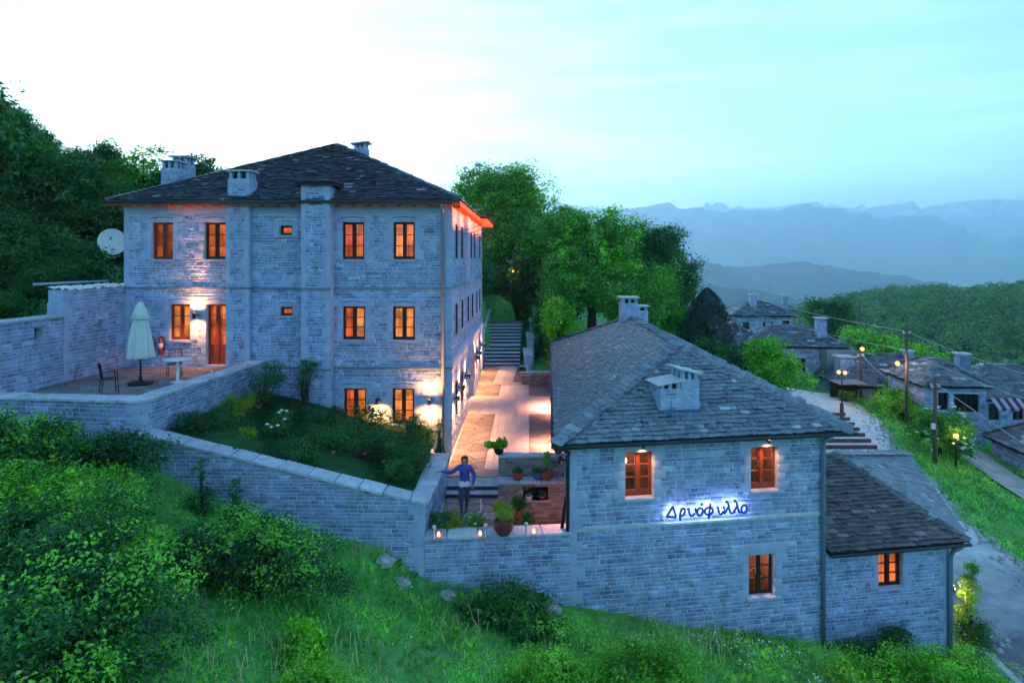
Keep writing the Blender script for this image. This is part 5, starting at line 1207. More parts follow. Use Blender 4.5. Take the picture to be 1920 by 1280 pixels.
# ------------------------------------------------------------------ pergola behind the annex
g = thing('pergola', 'red brown timber pergola with white awning cloth behind the annex', 'pergola', (14, 30, -10.8))
M['pergola'] = principled('red_brown_timber', (.20, .06, .05), .7, var=.2, nscale=10)
for k in range(7):
    y = 27.2 + k * .95; z = -8.02; xe = 15.5 + k * .27
    obj('beam', MB().box(9.4, xe, y - .05, y + .05, z - .08, z + .08), M['pergola'], g)
for y, x in ((27.3, 12.0), (32.8, 12.2), (32.9, 16.95)):
    obj('post', MB().box(x - .07, x + .07, y - .07, y + .07, -11, -7.45 if x > 16 else -8.12), M['pergola'], g)
for (x0, x1, y0, y1, s) in ((12.6, 14.9, 27.3, 28.6, 1), (13.2, 15.6, 28.9, 30.4, 2), (13.2, 16.0, 30.8, 32.4, 3)):
    mb = MB(); V = []
    for i in range(8):
        for j in range(6): V.append((x0 + (x1 - x0) * i / 7 + .1 * j, y0 + (y1 - y0) * j / 5, -8.14 - .16 * math.sin(math.pi * i / 7) - .1 * math.sin(math.pi * j / 5 + s)))
    mb.add(V, [(i * 6 + j, (i + 1) * 6 + j, (i + 1) * 6 + j + 1, i * 6 + j + 1) for i in range(7) for j in range(5)]); obj('awning', mb, M['white'], g, True)

# ------------------------------------------------------------------ roads
def road(name, left, right, mt, lift=.03, n=60):
    Lp = np.array(left, float); Rp = np.array(right, float); s = np.linspace(0, 1, n); k = np.linspace(0, 1, len(Lp)); w = 9; V = []
    for t_ in s:
        a = np.array([np.interp(t_, k, Lp[:, i]) for i in (0, 1)]); b = np.array([np.interp(t_, k, Rp[:, i]) for i in (0, 1)])
        for j in range(w): V.append(a + (b - a) * j / (w - 1))
    V = np.array(V); jag = vnoise(V[:, 0], V[:, 1], .7, 9) * .5; edge = np.tile(np.array([-1] + [0] * (w - 2) + [1]), n); V[:, 0] += jag * np.abs(edge)
    Z = gz(V[:, 0], V[:, 1], False) + lift + .02
    mb = MB(); mb.add(np.column_stack([V, Z]), [(i * w + j, i * w + j + 1, (i + 1) * w + j + 1, (i + 1) * w + j) for i in range(n - 1) for j in range(w - 1)])
    return obj(name, mb, mt, None, True, kind='structure')
def road_mat():
    m, t, N, K = mat('road_surface'); ge = N('ShaderNodeNewGeometry'); sx = N('ShaderNodeSeparateXYZ'); K(ge.outputs['Position'], sx.inputs[0])
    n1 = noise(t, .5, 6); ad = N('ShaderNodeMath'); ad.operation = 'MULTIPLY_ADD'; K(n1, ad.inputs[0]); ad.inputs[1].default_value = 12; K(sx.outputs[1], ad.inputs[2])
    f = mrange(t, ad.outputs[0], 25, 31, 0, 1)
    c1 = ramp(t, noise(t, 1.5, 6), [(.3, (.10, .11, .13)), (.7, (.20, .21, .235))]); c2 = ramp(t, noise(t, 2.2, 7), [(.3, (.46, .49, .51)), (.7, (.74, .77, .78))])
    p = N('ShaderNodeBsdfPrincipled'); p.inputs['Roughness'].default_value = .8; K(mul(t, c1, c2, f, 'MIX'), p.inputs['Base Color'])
    b = N('ShaderNodeBump'); b.inputs['Strength'].default_value = .5; b.inputs['Distance'].default_value = .03; K(noise(t, 14, 5), b.inputs['Height']); K(b.outputs[0], p.inputs['Normal'])
    K(p.outputs[0], N('ShaderNodeOutputMaterial').inputs[0]); return m
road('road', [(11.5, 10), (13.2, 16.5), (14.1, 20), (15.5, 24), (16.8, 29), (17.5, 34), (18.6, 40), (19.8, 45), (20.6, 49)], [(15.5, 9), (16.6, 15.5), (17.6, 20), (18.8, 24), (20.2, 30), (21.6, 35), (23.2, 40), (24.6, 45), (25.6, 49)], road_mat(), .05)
road('lower_path', [(26.6, 38.5), (26.2, 35.5), (26.0, 32), (26.4, 28), (27.2, 24)], [(29.2, 40), (28.6, 36), (28.3, 32), (28.8, 28), (29.8, 24)], M['gravel'], .06, 30)
g = thing('kerb', 'pale curved kerb beside the road at the annex corner', 'kerb', (13.8, 18.5, -11.2))
for k in range(10):
    x, y = 13.32 + .07 * k, 16.4 + .44 * k; obj('kerb_stone', MB().box(x - .09, x + .09, y, y + .42, gzz(x, y) - .1, gzz(x, y) + .12), M['coping'], g)

# ------------------------------------------------------------------ street lamps, poles, wires
def bulb_lamp(t, p, r=.1, e=25, col=(1, .55, .25)):
    obj('globe', MB().lathe((p[0], p[1], p[2] - r), [(.02, 0), (r * .8, r * .4), (r, r), (r * .8, r * 1.6), (.02, r * 2)], 14), M['bulb'], t, True)
    point(t, 'lamp_light', (p[0], p[1], p[2]), e, col, r * 1.02 + .02)
def pole_lamp(x, y, zt, label, arms, name='street_lamp', r=.05, globe=.11, e=25):
    z0 = gzz(x, y) - .1; t = thing(name, label, 'street lamp', (x, y, z0)); obj('post', MB().tube([(x, y, z0), (x, y, zt)], [r, r * .7], 10), M['black'], t, True)
    for (dx, dz) in arms:
        if dx: obj('arm', MB().tube([(x, y, zt - .1), (x + dx, y, zt + dz - .12)], .02, 6), M['black'], t)
        bulb_lamp(t, (x + dx, y, zt + dz), globe, e)
    return t
pole_lamp(24.55, 35.4, -9.9, 'single glowing post lamp beside the lower path', [(0, .1)], globe=.14, e=60)
pole_lamp(23.2, 45.0, -8.05, 'twin globe street lamp at the head of the gravel road', [(-.22, .05), (.22, .0)], globe=.13, e=14)
pole_lamp(.12, 50.4, -1.1, 'small round lamp shining under the trees above the stairway', [(0, .06)], globe=.09, e=20)
def upole(x, y, zt, label, lamp=None, mt='bark', r=.11):
    z0 = gzz(x, y) - .2; t = thing('utility_pole', label, 'utility pole', (x, y, z0), 'wooden utility poles'); obj('pole', MB().tube([(x, y, z0), (x, y, zt)], [r, r * .75], 10), M['woodfence'], t, True)
    obj('insulator', MB().tube([(x - .25, y, zt - .5), (x + .25, y, zt - .5)], .03, 6).tube([(x - .22, y, zt - .5), (x - .22, y, zt - .35)], .04, 6).tube([(x + .22, y, zt - .5), (x + .22, y, zt - .35)], .04, 6), M['white'], t)
    if lamp:
        obj('arm', MB().tube([(x, y, lamp[2] + .15), (lamp[0], lamp[1], lamp[2] + .1)], .025, 6), M['black'], t); bulb_lamp(t, lamp, .15, lamp[3])
    return t
upole(25.9, 42.0, -4.4, 'tall utility pole with an orange street light on its arm', (25.3, 42.0, -6.9, 120))
upole(23.4, 35.4, -6.6, 'utility pole with meter box standing in front of the white flowering bush', None)
upole(26.0, 47.7, -6.8, 'short far utility pole with a red lamp at its top', (26.05, 47.6, -6.75, 30), r=.09)
mb = MB(); mb.box(23.12, 23.3, 35.2, 35.34, -9.4, -9.1); obj('meter_box', mb, M['white'], None, tagd=('small white meter box fixed to the nearer utility pole', 'meter box'))
def wire(pts, label, sag=.6):
    mb = MB(); out = []
    for a, b in zip(pts, pts[1:]):
        a = np.array(a); b = np.array(b)
        out += [a + (b - a) * k / 10 - np.array((0, 0, sag * 4 * (k / 10) * (1 - k / 10))) for k in range(10)]
    mb.tube(out + [np.array(pts[-1])], .022, 5); obj('overhead_wire', mb, M['wire'], None, tagd=(label, 'wire'))
M['wire'] = principled('wire_metal', (.42, .45, .5), .5)
wire([(16.5, 62, -1.6), (25.9, 42, -4.8), (31, 30, -7.0)], 'overhead wire along the top of the tall utility pole', .5)
wire([(16.2, 62, -2.9), (25.7, 42, -6.0), (33, 33, -9.0)], 'overhead wire crossing below the top of the tall utility pole', .5)
wire([(26.0, 47.6, -7.1), (27.4, 42.5, -8.3)], 'slack wire sagging between far pole and stone house', .9)
wire([(23.4, 35.4, -6.9), (24.6, 29.6, -9.2), (24.8, 28, -10.0)], 'bright straight wire running down from the nearer utility pole', .05)

# ------------------------------------------------------------------ village houses
def hip_house(name, label, x0, x1, y0, y1, zb, ze, zr, rot=0, wins=(), chims=(), seed=1, oh=.4, mt='stone', over=None, ridge_in=None):
    cx, cy = (x0 + x1) / 2, (y0 + y1) / 2; g = thing(name, label, 'house', (cx, cy, zb)); ca, sa = math.cos(rot), math.sin(rot)
    fr = Frame((cx, cy, 0), (ca, sa, 0), (-sa, ca, 0)); a, b = (x1 - x0) / 2, (y1 - y0) / 2
    P, SL = Pieces('stone'), Pieces('slate'); wm = MB(); FF = Frame(fr.p(-a, -b, 0), fr.ex, -fr.ey); FR_ = Frame(fr.p(a, -b, 0), fr.ey, fr.ex); FL_ = Frame(fr.p(-a, b, 0), -fr.ey, -fr.ex); FB2 = Frame(fr.p(a, b, 0), -fr.ex, fr.ey)
    fo = [w[1:5] for w in wins if w[0] == 'f']; ro = [w[1:5] for w in wins if w[0] == 'r']; lo = [w[1:5] for w in wins if w[0] == 'l']
    wall_sheet(wm, FF, 0, 2 * a, zb, ze, fo); wall_sheet(wm, FR_, 0, 2 * b, zb, ze, ro); wall_sheet(wm, FL_, 0, 2 * b, zb, ze, lo); wall_sheet(wm, FB2, 0, 2 * a, zb, ze); obj('wall', wm, M['mortar' if mt == 'stone' else mt], g)
    if mt == 'stone':
        for k, (f, w, o) in enumerate(((FF, 2 * a, fo), (FR_, 2 * b, ro), (FL_, 2 * b, lo))): course_stones(P, f, 0, w, zb, ze, o, hh=(.16, .3), ww=(.3, .8), seed=seed + k)
    for (s, u0, u1, z0, z1, lit) in wins: window(g, FF if s == 'f' else FR_ if s == 'r' else FL_, u0, u1, z0, z1, cur='darkroom' if not lit else lit, rows=2, seed=seed)
    e = [fr.p(-a - oh, -b - oh, ze), fr.p(a + oh, -b - oh, ze), fr.p(a + oh, b + oh, ze), fr.p(-a - oh, b + oh, ze)]
    if a >= b: k = a - b * .8 if ridge_in is None else ridge_in; R0, R1 = fr.p(-k, 0, zr), fr.p(k, 0, zr); faces = [(e[0], e[1], R0, R1), (e[1], e[2], R1, R1), (e[2], e[3], R1, R0), (e[3], e[0], R0, R0)]
    else: k = b - a * .8; R0, R1 = fr.p(0, -k, zr), fr.p(0, k, zr); faces = [(e[0], e[1], R0, R0), (e[1], e[2], R0, R1), (e[2], e[3], R1, R1), (e[3], e[0], R1, R0)]
    um = MB()
    for (p, q, s, u) in faces: um.quad(p, q, u, s) if np.linalg.norm(np.array(u) - s) > .01 else um.add([p, q, u], [(0, 1, 2)])
    um.quad(*[x - np.array((0, 0, .08)) for x in e]); obj('roof', um, M['underlay'], g)
    for k2, f in enumerate(faces): slates(SL, *f, .28, (.35, .7), .035, seed=seed + 10 + k2)
    for (p, q) in ((e[0], faces[0][2]), (e[1], faces[0][3])): cap_slates(SL, p, q, fr.ex, w=.45, ln=.45, thick=.04, seed=seed)
    cap_slates(SL, R0, R1, fr.ey, w=.45, ln=.45, thick=.04, seed=seed + 2)
    for (x, y, z0, z1, w) in chims:
        c = MB(); f = fr.p(x, y, 0); F3 = Frame((f[0], f[1], 0), fr.ex, fr.ey); c.box(-w, w, -w, w, z0, z1, F3); o = obj('chimney', c, M['stone'], g); obj('cap_slab', MB().box(-w - .12, w + .12, -w - .12, w + .12, z1 + .12, z1 + .2, F3), M['cap'], o); obj('flue', MB().box(-w * .7, w * .7, -w * .7, w * .7, z1 + .002, z1 + .119, F3), M['ashlar'], o)
    P.finish(g, 'stone', 'rubble_stonework', M['stone'], 60); SL.finish(g, 'slate', 'roof_slates', M['slate_mid'], 60)
    return g
hip_house('village_house', 'two storey village house with chimneys highest behind the dark conifer', 24.9, 31.0, 70, 76, -11, -6.3, -4.9, -.15, wins=(('f', .9, 1.6, -8.3, -7.0, 0), ('f', 3.0, 3.3, -9.4, -6.9, 0), ('f', 3.8, 4.1, -9.4, -6.9, 0), ('f', 5.0, 5.8, -8.0, -6.8, 0)), chims=((-.7, -1.2, -5.4, -4.2, .35), (2.6, -1.6, -6.0, -4.3, .3)), seed=301)
hip_house('village_house', 'long village house with chimney and plain rendered end wall beside the bright tree', 20.8, 28.2, 54, 60, -12, -7.45, -6.0, -.12, wins=(('f', 3.6, 4.3, -9.6, -8.4, 0),), chims=((2.3, -1.6, -7.0, -5.3, .38),), seed=311)
mb = MB(); mb.box(25.9, 28.4, 52.6, 54.4, -12, -7.6); obj('rendered_wing', mb, M['plaster'], None, tagd=('tall plain grey rendered wing at the end of the long village house', 'house wing'))
hip_house('village_house', 'low dark roofed village house left of the long one', 18.8, 22.6, 57, 62, -11, -7.8, -6.3, .1, seed=321)
hip_house('village_house', 'small roof peeping out beside the big dark trees', 14.9, 18.4, 62, 66, -10, -6.9, -5.2, -.1, chims=((.6, 0, -5.8, -4.4, .25),), seed=331)
hip_house('village_house', 'far small village roof behind the street lamps', 38.5, 44, 76, 82, -14, -10.7, -8.7, 0, seed=341)
hip_house('village_house', 'wide dark slate roof behind the tall utility pole', 25.6, 33.0, 48.5, 54, -13, -9.7, -7.7, -.05, chims=((-3.0, -.8, -9.3, -7.9, .55), (2.2, -.2, -8.2, -7.5, .3)), seed=351)
hip_house('village_house', 'stone house with wide dark windows and pale ridge slates behind the flowering bush', 27.3, 31.0, 41.6, 46.8, -12.5, -8.3, -6.95, -.12, wins=(('f', .8, 1.45, -9.9, -8.75, 0), ('f', 1.75, 3.3, -10.0, -8.8, 0), ('r', 1.2, 2.0, -9.6, -8.4, 0)), chims=((2.6, 1.5, -8.5, -6.9, .35),), seed=361)
hip_house('village_house', 'low slate roof cut by the picture edge with striped awning above', 29.6, 36, 35.0, 39.5, -14, -11.1, -9.3, -.1, seed=371)
hip_house('village_house', 'dark roof behind the stone house at the picture edge', 33.0, 40, 45, 51, -14, -9.9, -8.0, 0, wins=(('f', .5, 1.3, -11.4, -10.2, 0), ('f', 2.2, 3.0, -11.4, -10.2, 0)), seed=381)
M['awningpale'] = principled('faded_awning_cloth', (.36, .40, .50), .85)
M['stripe_red'] = principled('purple_red_cloth', (.14, .02, .05), .8)
g = thing('striped_awning', 'red and white striped awning over the picture edge roof', 'awning', (31.6, 40, -9.6))
for k in range(8):
    x = 30.3 + k * .26; mb = MB(); mb.slab([(x, 39.9, -9.35), (x + .255, 39.9, -9.35), (x + .255, 40.5, -8.85), (x, 40.5, -8.85)], .03); mb.box(x, x + .255, 39.87, 39.9, -9.5, -9.35); obj('stripe', mb, M['awningpale'] if k % 2 == 0 else M['stripe_red'], g)
# low garden structures along the road
g = thing('timber_fence', 'low timber slat fence beside the far street lamp', 'fence', (27, 46, -10.6))
for k in range(4): obj('rail', MB().box(26.4, 29.6, 45.9, 45.95, -10.3 + k * .17, -10.2 + k * .17), M['woodfence'], g)
for x in (26.5, 28, 29.5): obj('post', MB().box(x - .05, x + .05, 45.96, 46.05, -11.2, -9.55), M['woodfence'], g)
g = thing('lean_to_shed', 'small lean-to with ribbed sheet roof under the twin street lamp', 'shed', (24.8, 47, -10.8)); 
mb = MB()
for k in range(12): mb.box(23.8 + k * .17, 23.9 + k * .17, 46.4, 48, -9.12, -9.08); 
obj('rib', mb, M['plaster'], g); obj('roof_sheet', MB().box(23.75, 25.9, 46.35, 48.05, -9.16, -9.12), M['plaster'], g); obj('back', MB().box(23.8, 25.8, 47.8, 47.95, -11.2, -9.17), M['wooddark'], g)
# ------------------------------------------------------------------ vegetation
def leaf_arrays(C, N_, size, rs, aspect=.55, fold=.18):
    n = len(C); N_ = N_ / (np.linalg.norm(N_, axis=1, keepdims=True) + 1e-9)
    d = rs.normal(size=(n, 3)); d -= N_ * (d * N_).sum(1, keepdims=True); d /= np.linalg.norm(d, axis=1, keepdims=True) + 1e-9
    s = np.cross(N_, d); L_ = (size * rs.uniform(.65, 1.3, n))[:, None]
    V = np.stack([C - d * L_ / 2, C + s * L_ * aspect / 2 + N_ * L_ * fold, C + d * L_ / 2 - N_ * L_ * fold * .6, C - s * L_ * aspect / 2 + N_ * L_ * fold], 1).reshape(-1, 3)
    return V, np.arange(4 * n).reshape(-1, 4)
def crown_pts(ells, nclump, per, cr, rs, shell=(.55, 1.0), up=.5):
    """clumps of leaves spread through the outer volume of some ellipsoids"""
    sub = []
    for (c, r) in ells:
        for q in range(7):
            d = rs.normal(size=3); d[2] = d[2] * .8 + .15; d /= np.linalg.norm(d); k = rs.uniform(.28, .55)
            sub.append((tuple(np.array(c) + d * np.array(r) * rs.uniform(.5, .92)), tuple(np.array(r) * k)))
        sub.append((c, tuple(np.array(r) * .62)))
    ells = sub
    vol = np.array([e[1][0] * e[1][1] * e[1][2] for e in ells]) ** (2 / 3); pick = rs.choice(len(ells), nclump, p=vol / vol.sum())
    D = rs.normal(size=(nclump, 3)); D /= np.linalg.norm(D, axis=1, keepdims=True)
    c0 = np.array([e[0] for e in ells])[pick]; rr = np.array([e[1] for e in ells])[pick]
    cc = c0 + D * rr * (rs.uniform(shell[0] ** 2, shell[1] ** 2, nclump) ** .5)[:, None] * rs.uniform(.86, 1.12, nclump)[:, None]
    off = rs.normal(size=(nclump, per, 3)) * np.array((1, 1, .62)) * cr * rs.uniform(.6, 1.35, nclump)[:, None, None]
    C = (cc[:, None] + off).reshape(-1, 3); O = np.repeat(D, per, 0)
    Nn = O * .7 + np.array((0, 0, up)) + rs.normal(size=C.shape) * .55
    return C, Nn, cc
def crown_mesh(name, ells, nclump, per, cr, leaf, material, seed, aspect=.55, shell=(.55, 1.0), lowcut=None, up=.5):
    rs = np.random.default_rng(seed); C, Nn, cc = crown_pts(ells, nclump, per, cr, rs, shell, up)
    if lowcut is not None: k = lowcut(C); C, Nn = C[k], Nn[k]
    V, Fq = leaf_arrays(C, Nn, leaf, rs, aspect); return mesh_np(name, V, Fq, material), cc
def trunk_mb(h, r, ells, seed, base=(0, 0, 0), nl=7):
    rs = np.random.default_rng(seed); mb = MB(); b = np.array(base, float); lean = rs.normal(0, .04, 2) * h
    mb.tube([b - (0, 0, .3), b + (lean[0] * .2, lean[1] * .2, h * .3), b + (lean[0] * .6, lean[1] * .6, h * .62), b + (lean[0], lean[1], h)], [r * 1.25, r, r * .7, r * .25], 9)
    for k in range(nl):
        e = ells[rs.integers(len(ells))]; D = rs.normal(size=3); D[2] = abs(D[2]) * .6; D /= np.linalg.norm(D); tip = np.array(e[0]) + D * np.array(e[1]) * .8
        st = b + np.array((lean[0] * .5, lean[1] * .5, h * rs.uniform(.3, .75))); mid = (st + tip) / 2 + np.array((0, 0, .1 * h * rs.uniform(-.3, 1)))
        mb.tube([st, mid, tip], [r * .42, r * .26, r * .06], 6)
    return mb
def tree(name, label, pos, h, r, ells, nclump, per, cr, leaf, material, seed, cat='tree', group=None, aspect=.55, lowcut=None, shell=(.5, 1.0), nl=7, lit_tips=None):
    """ells are relative to the foot of the trunk"""
    g = thing(name, label, cat, pos, group); o = np.array(pos, float)
    me, cc = crown_mesh('crown', ells, nclump, per, cr, leaf, M[material], seed, aspect, shell, lowcut); link('crown', me, g)
    if lit_tips:
        m3, _ = crown_mesh('lit_outer_leaves', ells, int(nclump * .6), 16, cr * .7, leaf, M[lit_tips], seed + 7, aspect, (.95, 1.05), None, 1.2); link('lit_outer_leaves', m3, g)  # outer leaves in brighter green: light on the crown put into colour
    mb = trunk_mb(h, r, ells, seed, (0, 0, 0), nl); mb.v = [tuple(np.array(v) + o) for v in mb.v]; obj('trunk', mb, M['bark'], g, True); return g
def clone(src, pos, sc, rz, label, group=None, squash=1.0):
    c = copy_tree(src); c.location = pos; c.scale = (sc, sc, sc * squash); c.rotation_euler = (0, 0, rz); c['label'] = label
    if group: c['group'] = group
    return c
# the big trees beyond the courtyard
tree('broadleaf_tree', 'tallest broadleaf tree rising just behind the guesthouse eave', (-1.2, 53, -3.4), 8.5, .34, [((.6, 0, 7.2), (4.0, 3.2, 3.6)), ((-1.0, 0, 4.5), (3.2, 3, 3.0)), ((2.8, -.5, 3.8), (3.4, 3, 3.4)), ((.9, .3, 9.2), (2.5, 2.2, 2.0))], 1150, 56, .40, .21, 'leaf_mid', 401, nl=12, lit_tips='leaf_bright')
tree('broadleaf_tree', 'bright green broadleaf tree between the tallest tree and the slate house chimney', (5.8, 46.5, -5.4), 7, .3, [((.2, 0, 6.0), (3.2, 2.8, 3.2)), ((2.0, -.6, 3.4), (3.0, 2.6, 2.9)), ((-1.6, -.3, 3.2), (2.6, 2.5, 2.6)), ((3.2, 0, 1.6), (2.0, 1.8, 1.6)), ((-1.0, 0, 7.8), (1.5, 1.4, 1.5))], 1000, 54, .36, .19, 'leaf_mid', 402, nl=12, lit_tips='leaf_lit_tip')
tree('broadleaf_tree', 'dark green oak reaching out over the valley view', (12.2, 59, -7), 9, .34, [((.8, 0, 7.8), (3.3, 3, 3.0)), ((2.6, 0, 5.0), (2.6, 2.6, 3.0)), ((-1.6, 0, 6.2), (2.6, 2.6, 3.2)), ((1.0, 0, 2.5), (3.2, 2.6, 2.4))], 760, 56, .40, .21, 'leaf_dark', 403, nl=14, lit_tips='leaf_mid')
tree('broadleaf_tree', 'shadowed broadleaf tree closing the top of the back stairway', (.2, 51.5, -4.6), 4, .2, [((0, 0, 2.4), (3.2, 1.6, 2.6)), ((4.0, 0, 1.8), (2.8, 1.8, 2.4)), ((-2.6, -.6, 2.4), (2.0, 1.6, 2.8)), ((.5, 0, .5), (3.0, 1.0, 1.2))], 800, 50, .36, .2, 'leaf_dark', 404)
tree('young_tree', 'light green young tree beside the stepped wall at the roof corner', (2.75, 37.6, -6.6), 3.0, .07, [((0, 0, 2.6), (1.15, 1.0, 1.6)), ((.3, 0, 1.2), (1.0, .9, .9)), ((-.3, 0, 3.6), (.6, .6, .8))], 150, 50, .2, .15, 'leaf_bright', 405)
tree('small_shrub', 'thin shrub catching red lamp light by the roof edge', (2.15, 35.7, -6.5), 1.0, .03, [((0, 0, .8), (.45, .4, .7))], 36, 30, .14, .10, 'leaf_bright', 406, 'shrub')
# the wooded bank on the left: four kinds, many trees
KINDS = []
for k, (mt, sz) in enumerate((('leaf_dark', .22), ('leaf_dark', .22), ('leaf_mid', .20), ('leaf_dark', .19))):
    e = [[((0, 0, 3.6), (2.0, 1.9, 2.4)), ((.8, .3, 2.2), (1.6, 1.5, 1.5)), ((-.7, -.2, 4.8), (1.2, 1.2, 1.3))], [((0, 0, 2.4), (2.2, 2, 2.0)), ((1.0, 0, 3.6), (1.3, 1.2, 1.3)), ((-1.2, 0, 1.6), (1.4, 1.4, 1.3))], [((0, 0, 3.0), (1.5, 1.5, 2.8)), ((.3, 0, 5.0), (.9, .9, 1.4))], [((0, 0, 1.2), (1.7, 1.5, 1.2)), ((.9, .2, .9), (1.1, 1, .9)), ((-.9, -.1, 1.5), (.9, .9, 1.0))]][k]
    KINDS.append((e, mt, sz))
HW = 'trees and shrubs of the wooded bank'; LBL = ['tall leafy tree in the dark wood on the bank behind the terrace', 'broad leafy tree in the dark wood on the bank behind the terrace', 'slender leafy tree in the dark wood on the bank behind the terrace', 'leafy shrub in the undergrowth of the bank behind the terrace']
SRC = []
first = [(-26.5, 33, 1.25), (-23.0, 34, 1.0), (-20.6, 33.0, 1.0), (-21, 27, 1.0)]
for k, (e, mt, sz) in enumerate(KINDS):
    x, y, s = first[k]; z = gzz(x, y); g = tree('bank_tree' if k < 3 else 'bank_shrub', LBL[k], (x, y, z), (4.6, 3.6, 5.2, 1.4)[k], (.16, .16, .11, .05)[k], e, (560, 560, 420, 300)[k], 50, .27, sz * .78, mt, 420 + k, 'tree' if k < 3 else 'shrub', HW); g.scale = (s, s, s); SRC.append(g)
rr_ = random.Random(12)
spots = [(-32, 48, 0, 1), (-36, 46, 0, 1), (-29, 50, 0, 1), (-27, 42, 1, 1), (-33, 42, 0, 1), (-25.5, 40.5, 0, 1), (-38, 52, 0, 1), (-26, 50, 1, 1), (-29, 30, 0, 1.35), (-27.5, 36, 0, 1.2), (-25, 29, 1, 1.15), (-24, 38, 0, 1.05), (-22.4, 31, 0, .95), (-21.5, 36, 2, 1.0), (-19.4, 35, 1, .95), (-18.9, 31.5, 1, .9), (-20.5, 40, 2, 1.05), (-22.8, 43, 1, 1.15), (-17.6, 37, 2, .85), (-25.6, 45, 0, 1.15), (-30, 40, 0, 1.3), (-18.2, 41, 2, 1.0), (-24, 25.5, 1, 1.15), (-22, 24, 1, .9), (-26.5, 23.5, 0, 1.15), (-28.5, 26, 1, 1.3), (-19.2, 28.2, 1, .75), (-20.5, 22.5, 1, .8), (-33, 34, 0, 1.4), (-23.3, 46.5, 0, .85)]
TOPH = (6.3, 4.9, 6.4, 2.5)
def fit(x, y, k, frac=1.0):
    """tree height that keeps the skyline of the bank"""
    px = CX + F * x / y; yt = np.interp(px, [-300, 0, 60, 120, 180, 230, 290, 350, 420, 500], [90, 172, 218, 252, 290, 306, 312, 322, 345, 370])
    z = gzz(x, y); return max(.0, ((HY - yt) / F * y - z) / TOPH[k]) * frac
for k in range(3): s_ = fit(first[k][0], first[k][1], k); SRC[k].scale = (s_, s_, s_)
for (x, y, k, s) in spots:
    s_ = min(1.6, fit(x, y, k, rr_.uniform(.8, 1.0)))
    if s_ > .3: clone(SRC[k], (x, y, gzz(x, y)), s_, rr_.uniform(0, 6.3), LBL[k], HW)
for i in range(34):
    y = rr_.uniform(18.5, 30); x = -rr_.uniform(.66, .86) * y - .6
    if x > -15.6 and y < 27: x = -15.9 - rr_.random() * 2
    if abs(x / y + .62) < .05 and y < 24: continue
    clone(SRC[3], (x, y, gzz(x, y)), min(fit(x, y, 3), rr_.uniform(.45, .95) * (1 if y > 22 else .45)), rr_.uniform(0, 6.3), LBL[3], HW, rr_.uniform(.8, 1.1))
tree('broadleaf_tree', 'round tree top showing between guesthouse chimney and roof slope', (-22.6, 46, 2.6), 4, .14, [((0, 0, 3.1), (1.6, 1.5, 1.5)), ((.6, 0, 2), (1.4, 1.3, 1.3))], 200, 46, .24, .2, 'leaf_dark', 431)
tree('broadleaf_tree', 'pale leafed thin tree top left of the guesthouse chimney', (-19.9, 34.6, .9), 4.4, .09, [((0, 0, 3.6), (1.3, 1, 1.5)), ((-1.4, 0, 3.2), (1.1, 1, 1.1))], 90, 30, .26, .2, 'leaf_mid', 432)

bush_extra = [('dark thicket on the mound beside the top of the back stairway', (-2.9, 48.8, -2.3), [((0, 0, 1.0), (1.4, 1.8, 1.4)), ((.6, -1.6, .2), (.9, 1.4, 1.0))]), ('dark undergrowth left of the back stairway', (-3.0, 44.5, -3.2), [((0, 0, 1.4), (1.3, 2.2, 2.2))]), ('dark undergrowth right of the stepped wall', (2.6, 43, -5.6), [((0, 0, 1.0), (1.0, 3.0, 1.3))])]
for i_, (lab_, p_, e_) in enumerate(bush_extra): tree('undergrowth_shrub', lab_, p_, 1.6, .06, e_, 240, 46, .26, .16, 'leaf_dark', 407 + i_, 'shrub')
# foreground bushes
def bush(name, label, pos, ells, nclump, per, cr, leaf, mt, seed, aspect=.55, cat='bush', group=None, shell=(.6, 1.0), up=.5, lit_tips=None):
    g = thing(name, label, cat, pos, group); me, cc = crown_mesh('foliage', ells, nclump, per, cr, leaf, M[mt], seed, aspect, shell, None, up); link('foliage', me, g)
    if lit_tips:
        m3, _ = crown_mesh('lit_outer_leaves', ells, int(nclump * .8), 15, cr * .75, leaf * 1.05, M[lit_tips], seed + 7, aspect, (.97, 1.06), None, 1.3); link('lit_outer_leaves', m3, g)  # brighter outer shell paints the lit leaf tips of the bush
    rs = np.random.default_rng(seed); mb = MB()
    for k in range(12):
        tip = np.array(cc[rs.integers(len(cc))]); mb.tube([(rs.normal(0, .1), rs.normal(0, .1), -.2), tip * (.5, .5, .45), tip * .95], [.03, .02, .006], 5)
    mb.v = [tuple(np.array(v) + np.array(pos)) for v in mb.v]; obj('stem', mb, M['bark'], g); return g
def gp(x, y): return (x, y, gzz(x, y))
bush('leafy_bush', 'large leafy bush filling the lower picture corner', gp(-7.0, 10.0), [((0, 0, .9), (1.75, 1.2, 1.35)), ((-1.3, .6, 1.2), (1.6, 1.2, 1.4)), ((.5, -.9, .3), (1.2, .9, 1.0)), ((-.5, 1.2, 1.2), (1.6, 1, 1.1))], 820, 48, .16, .078, 'leaf_dark', 441, up=.9, lit_tips='leaf_lit_tip')
bush('leafy_bush', 'bright leafy bush top behind the large corner bush', gp(-9.6, 13.0), [((0, 0, .55), (1.9, .9, .95)), ((1.4, -.4, .4), (1.2, .8, .8)), ((-1.2, 0, .7), (1.2, .9, .9))], 520, 44, .16, .08, 'leaf_mid', 442, lit_tips='leaf_lit_tip', up=.9)
bush('leafy_bush', 'rounded darker bush between corner bush and garden wall', gp(-5.35, 13.3), [((0, 0, .75), (1.2, .95, .95)), ((.9, .2, .45), (.85, .7, .7)), ((-.9, .1, .8), (.9, .8, .8))], 420, 46, .14, .072, 'leaf_dark', 443, up=.9, lit_tips='leaf_lit_tip')
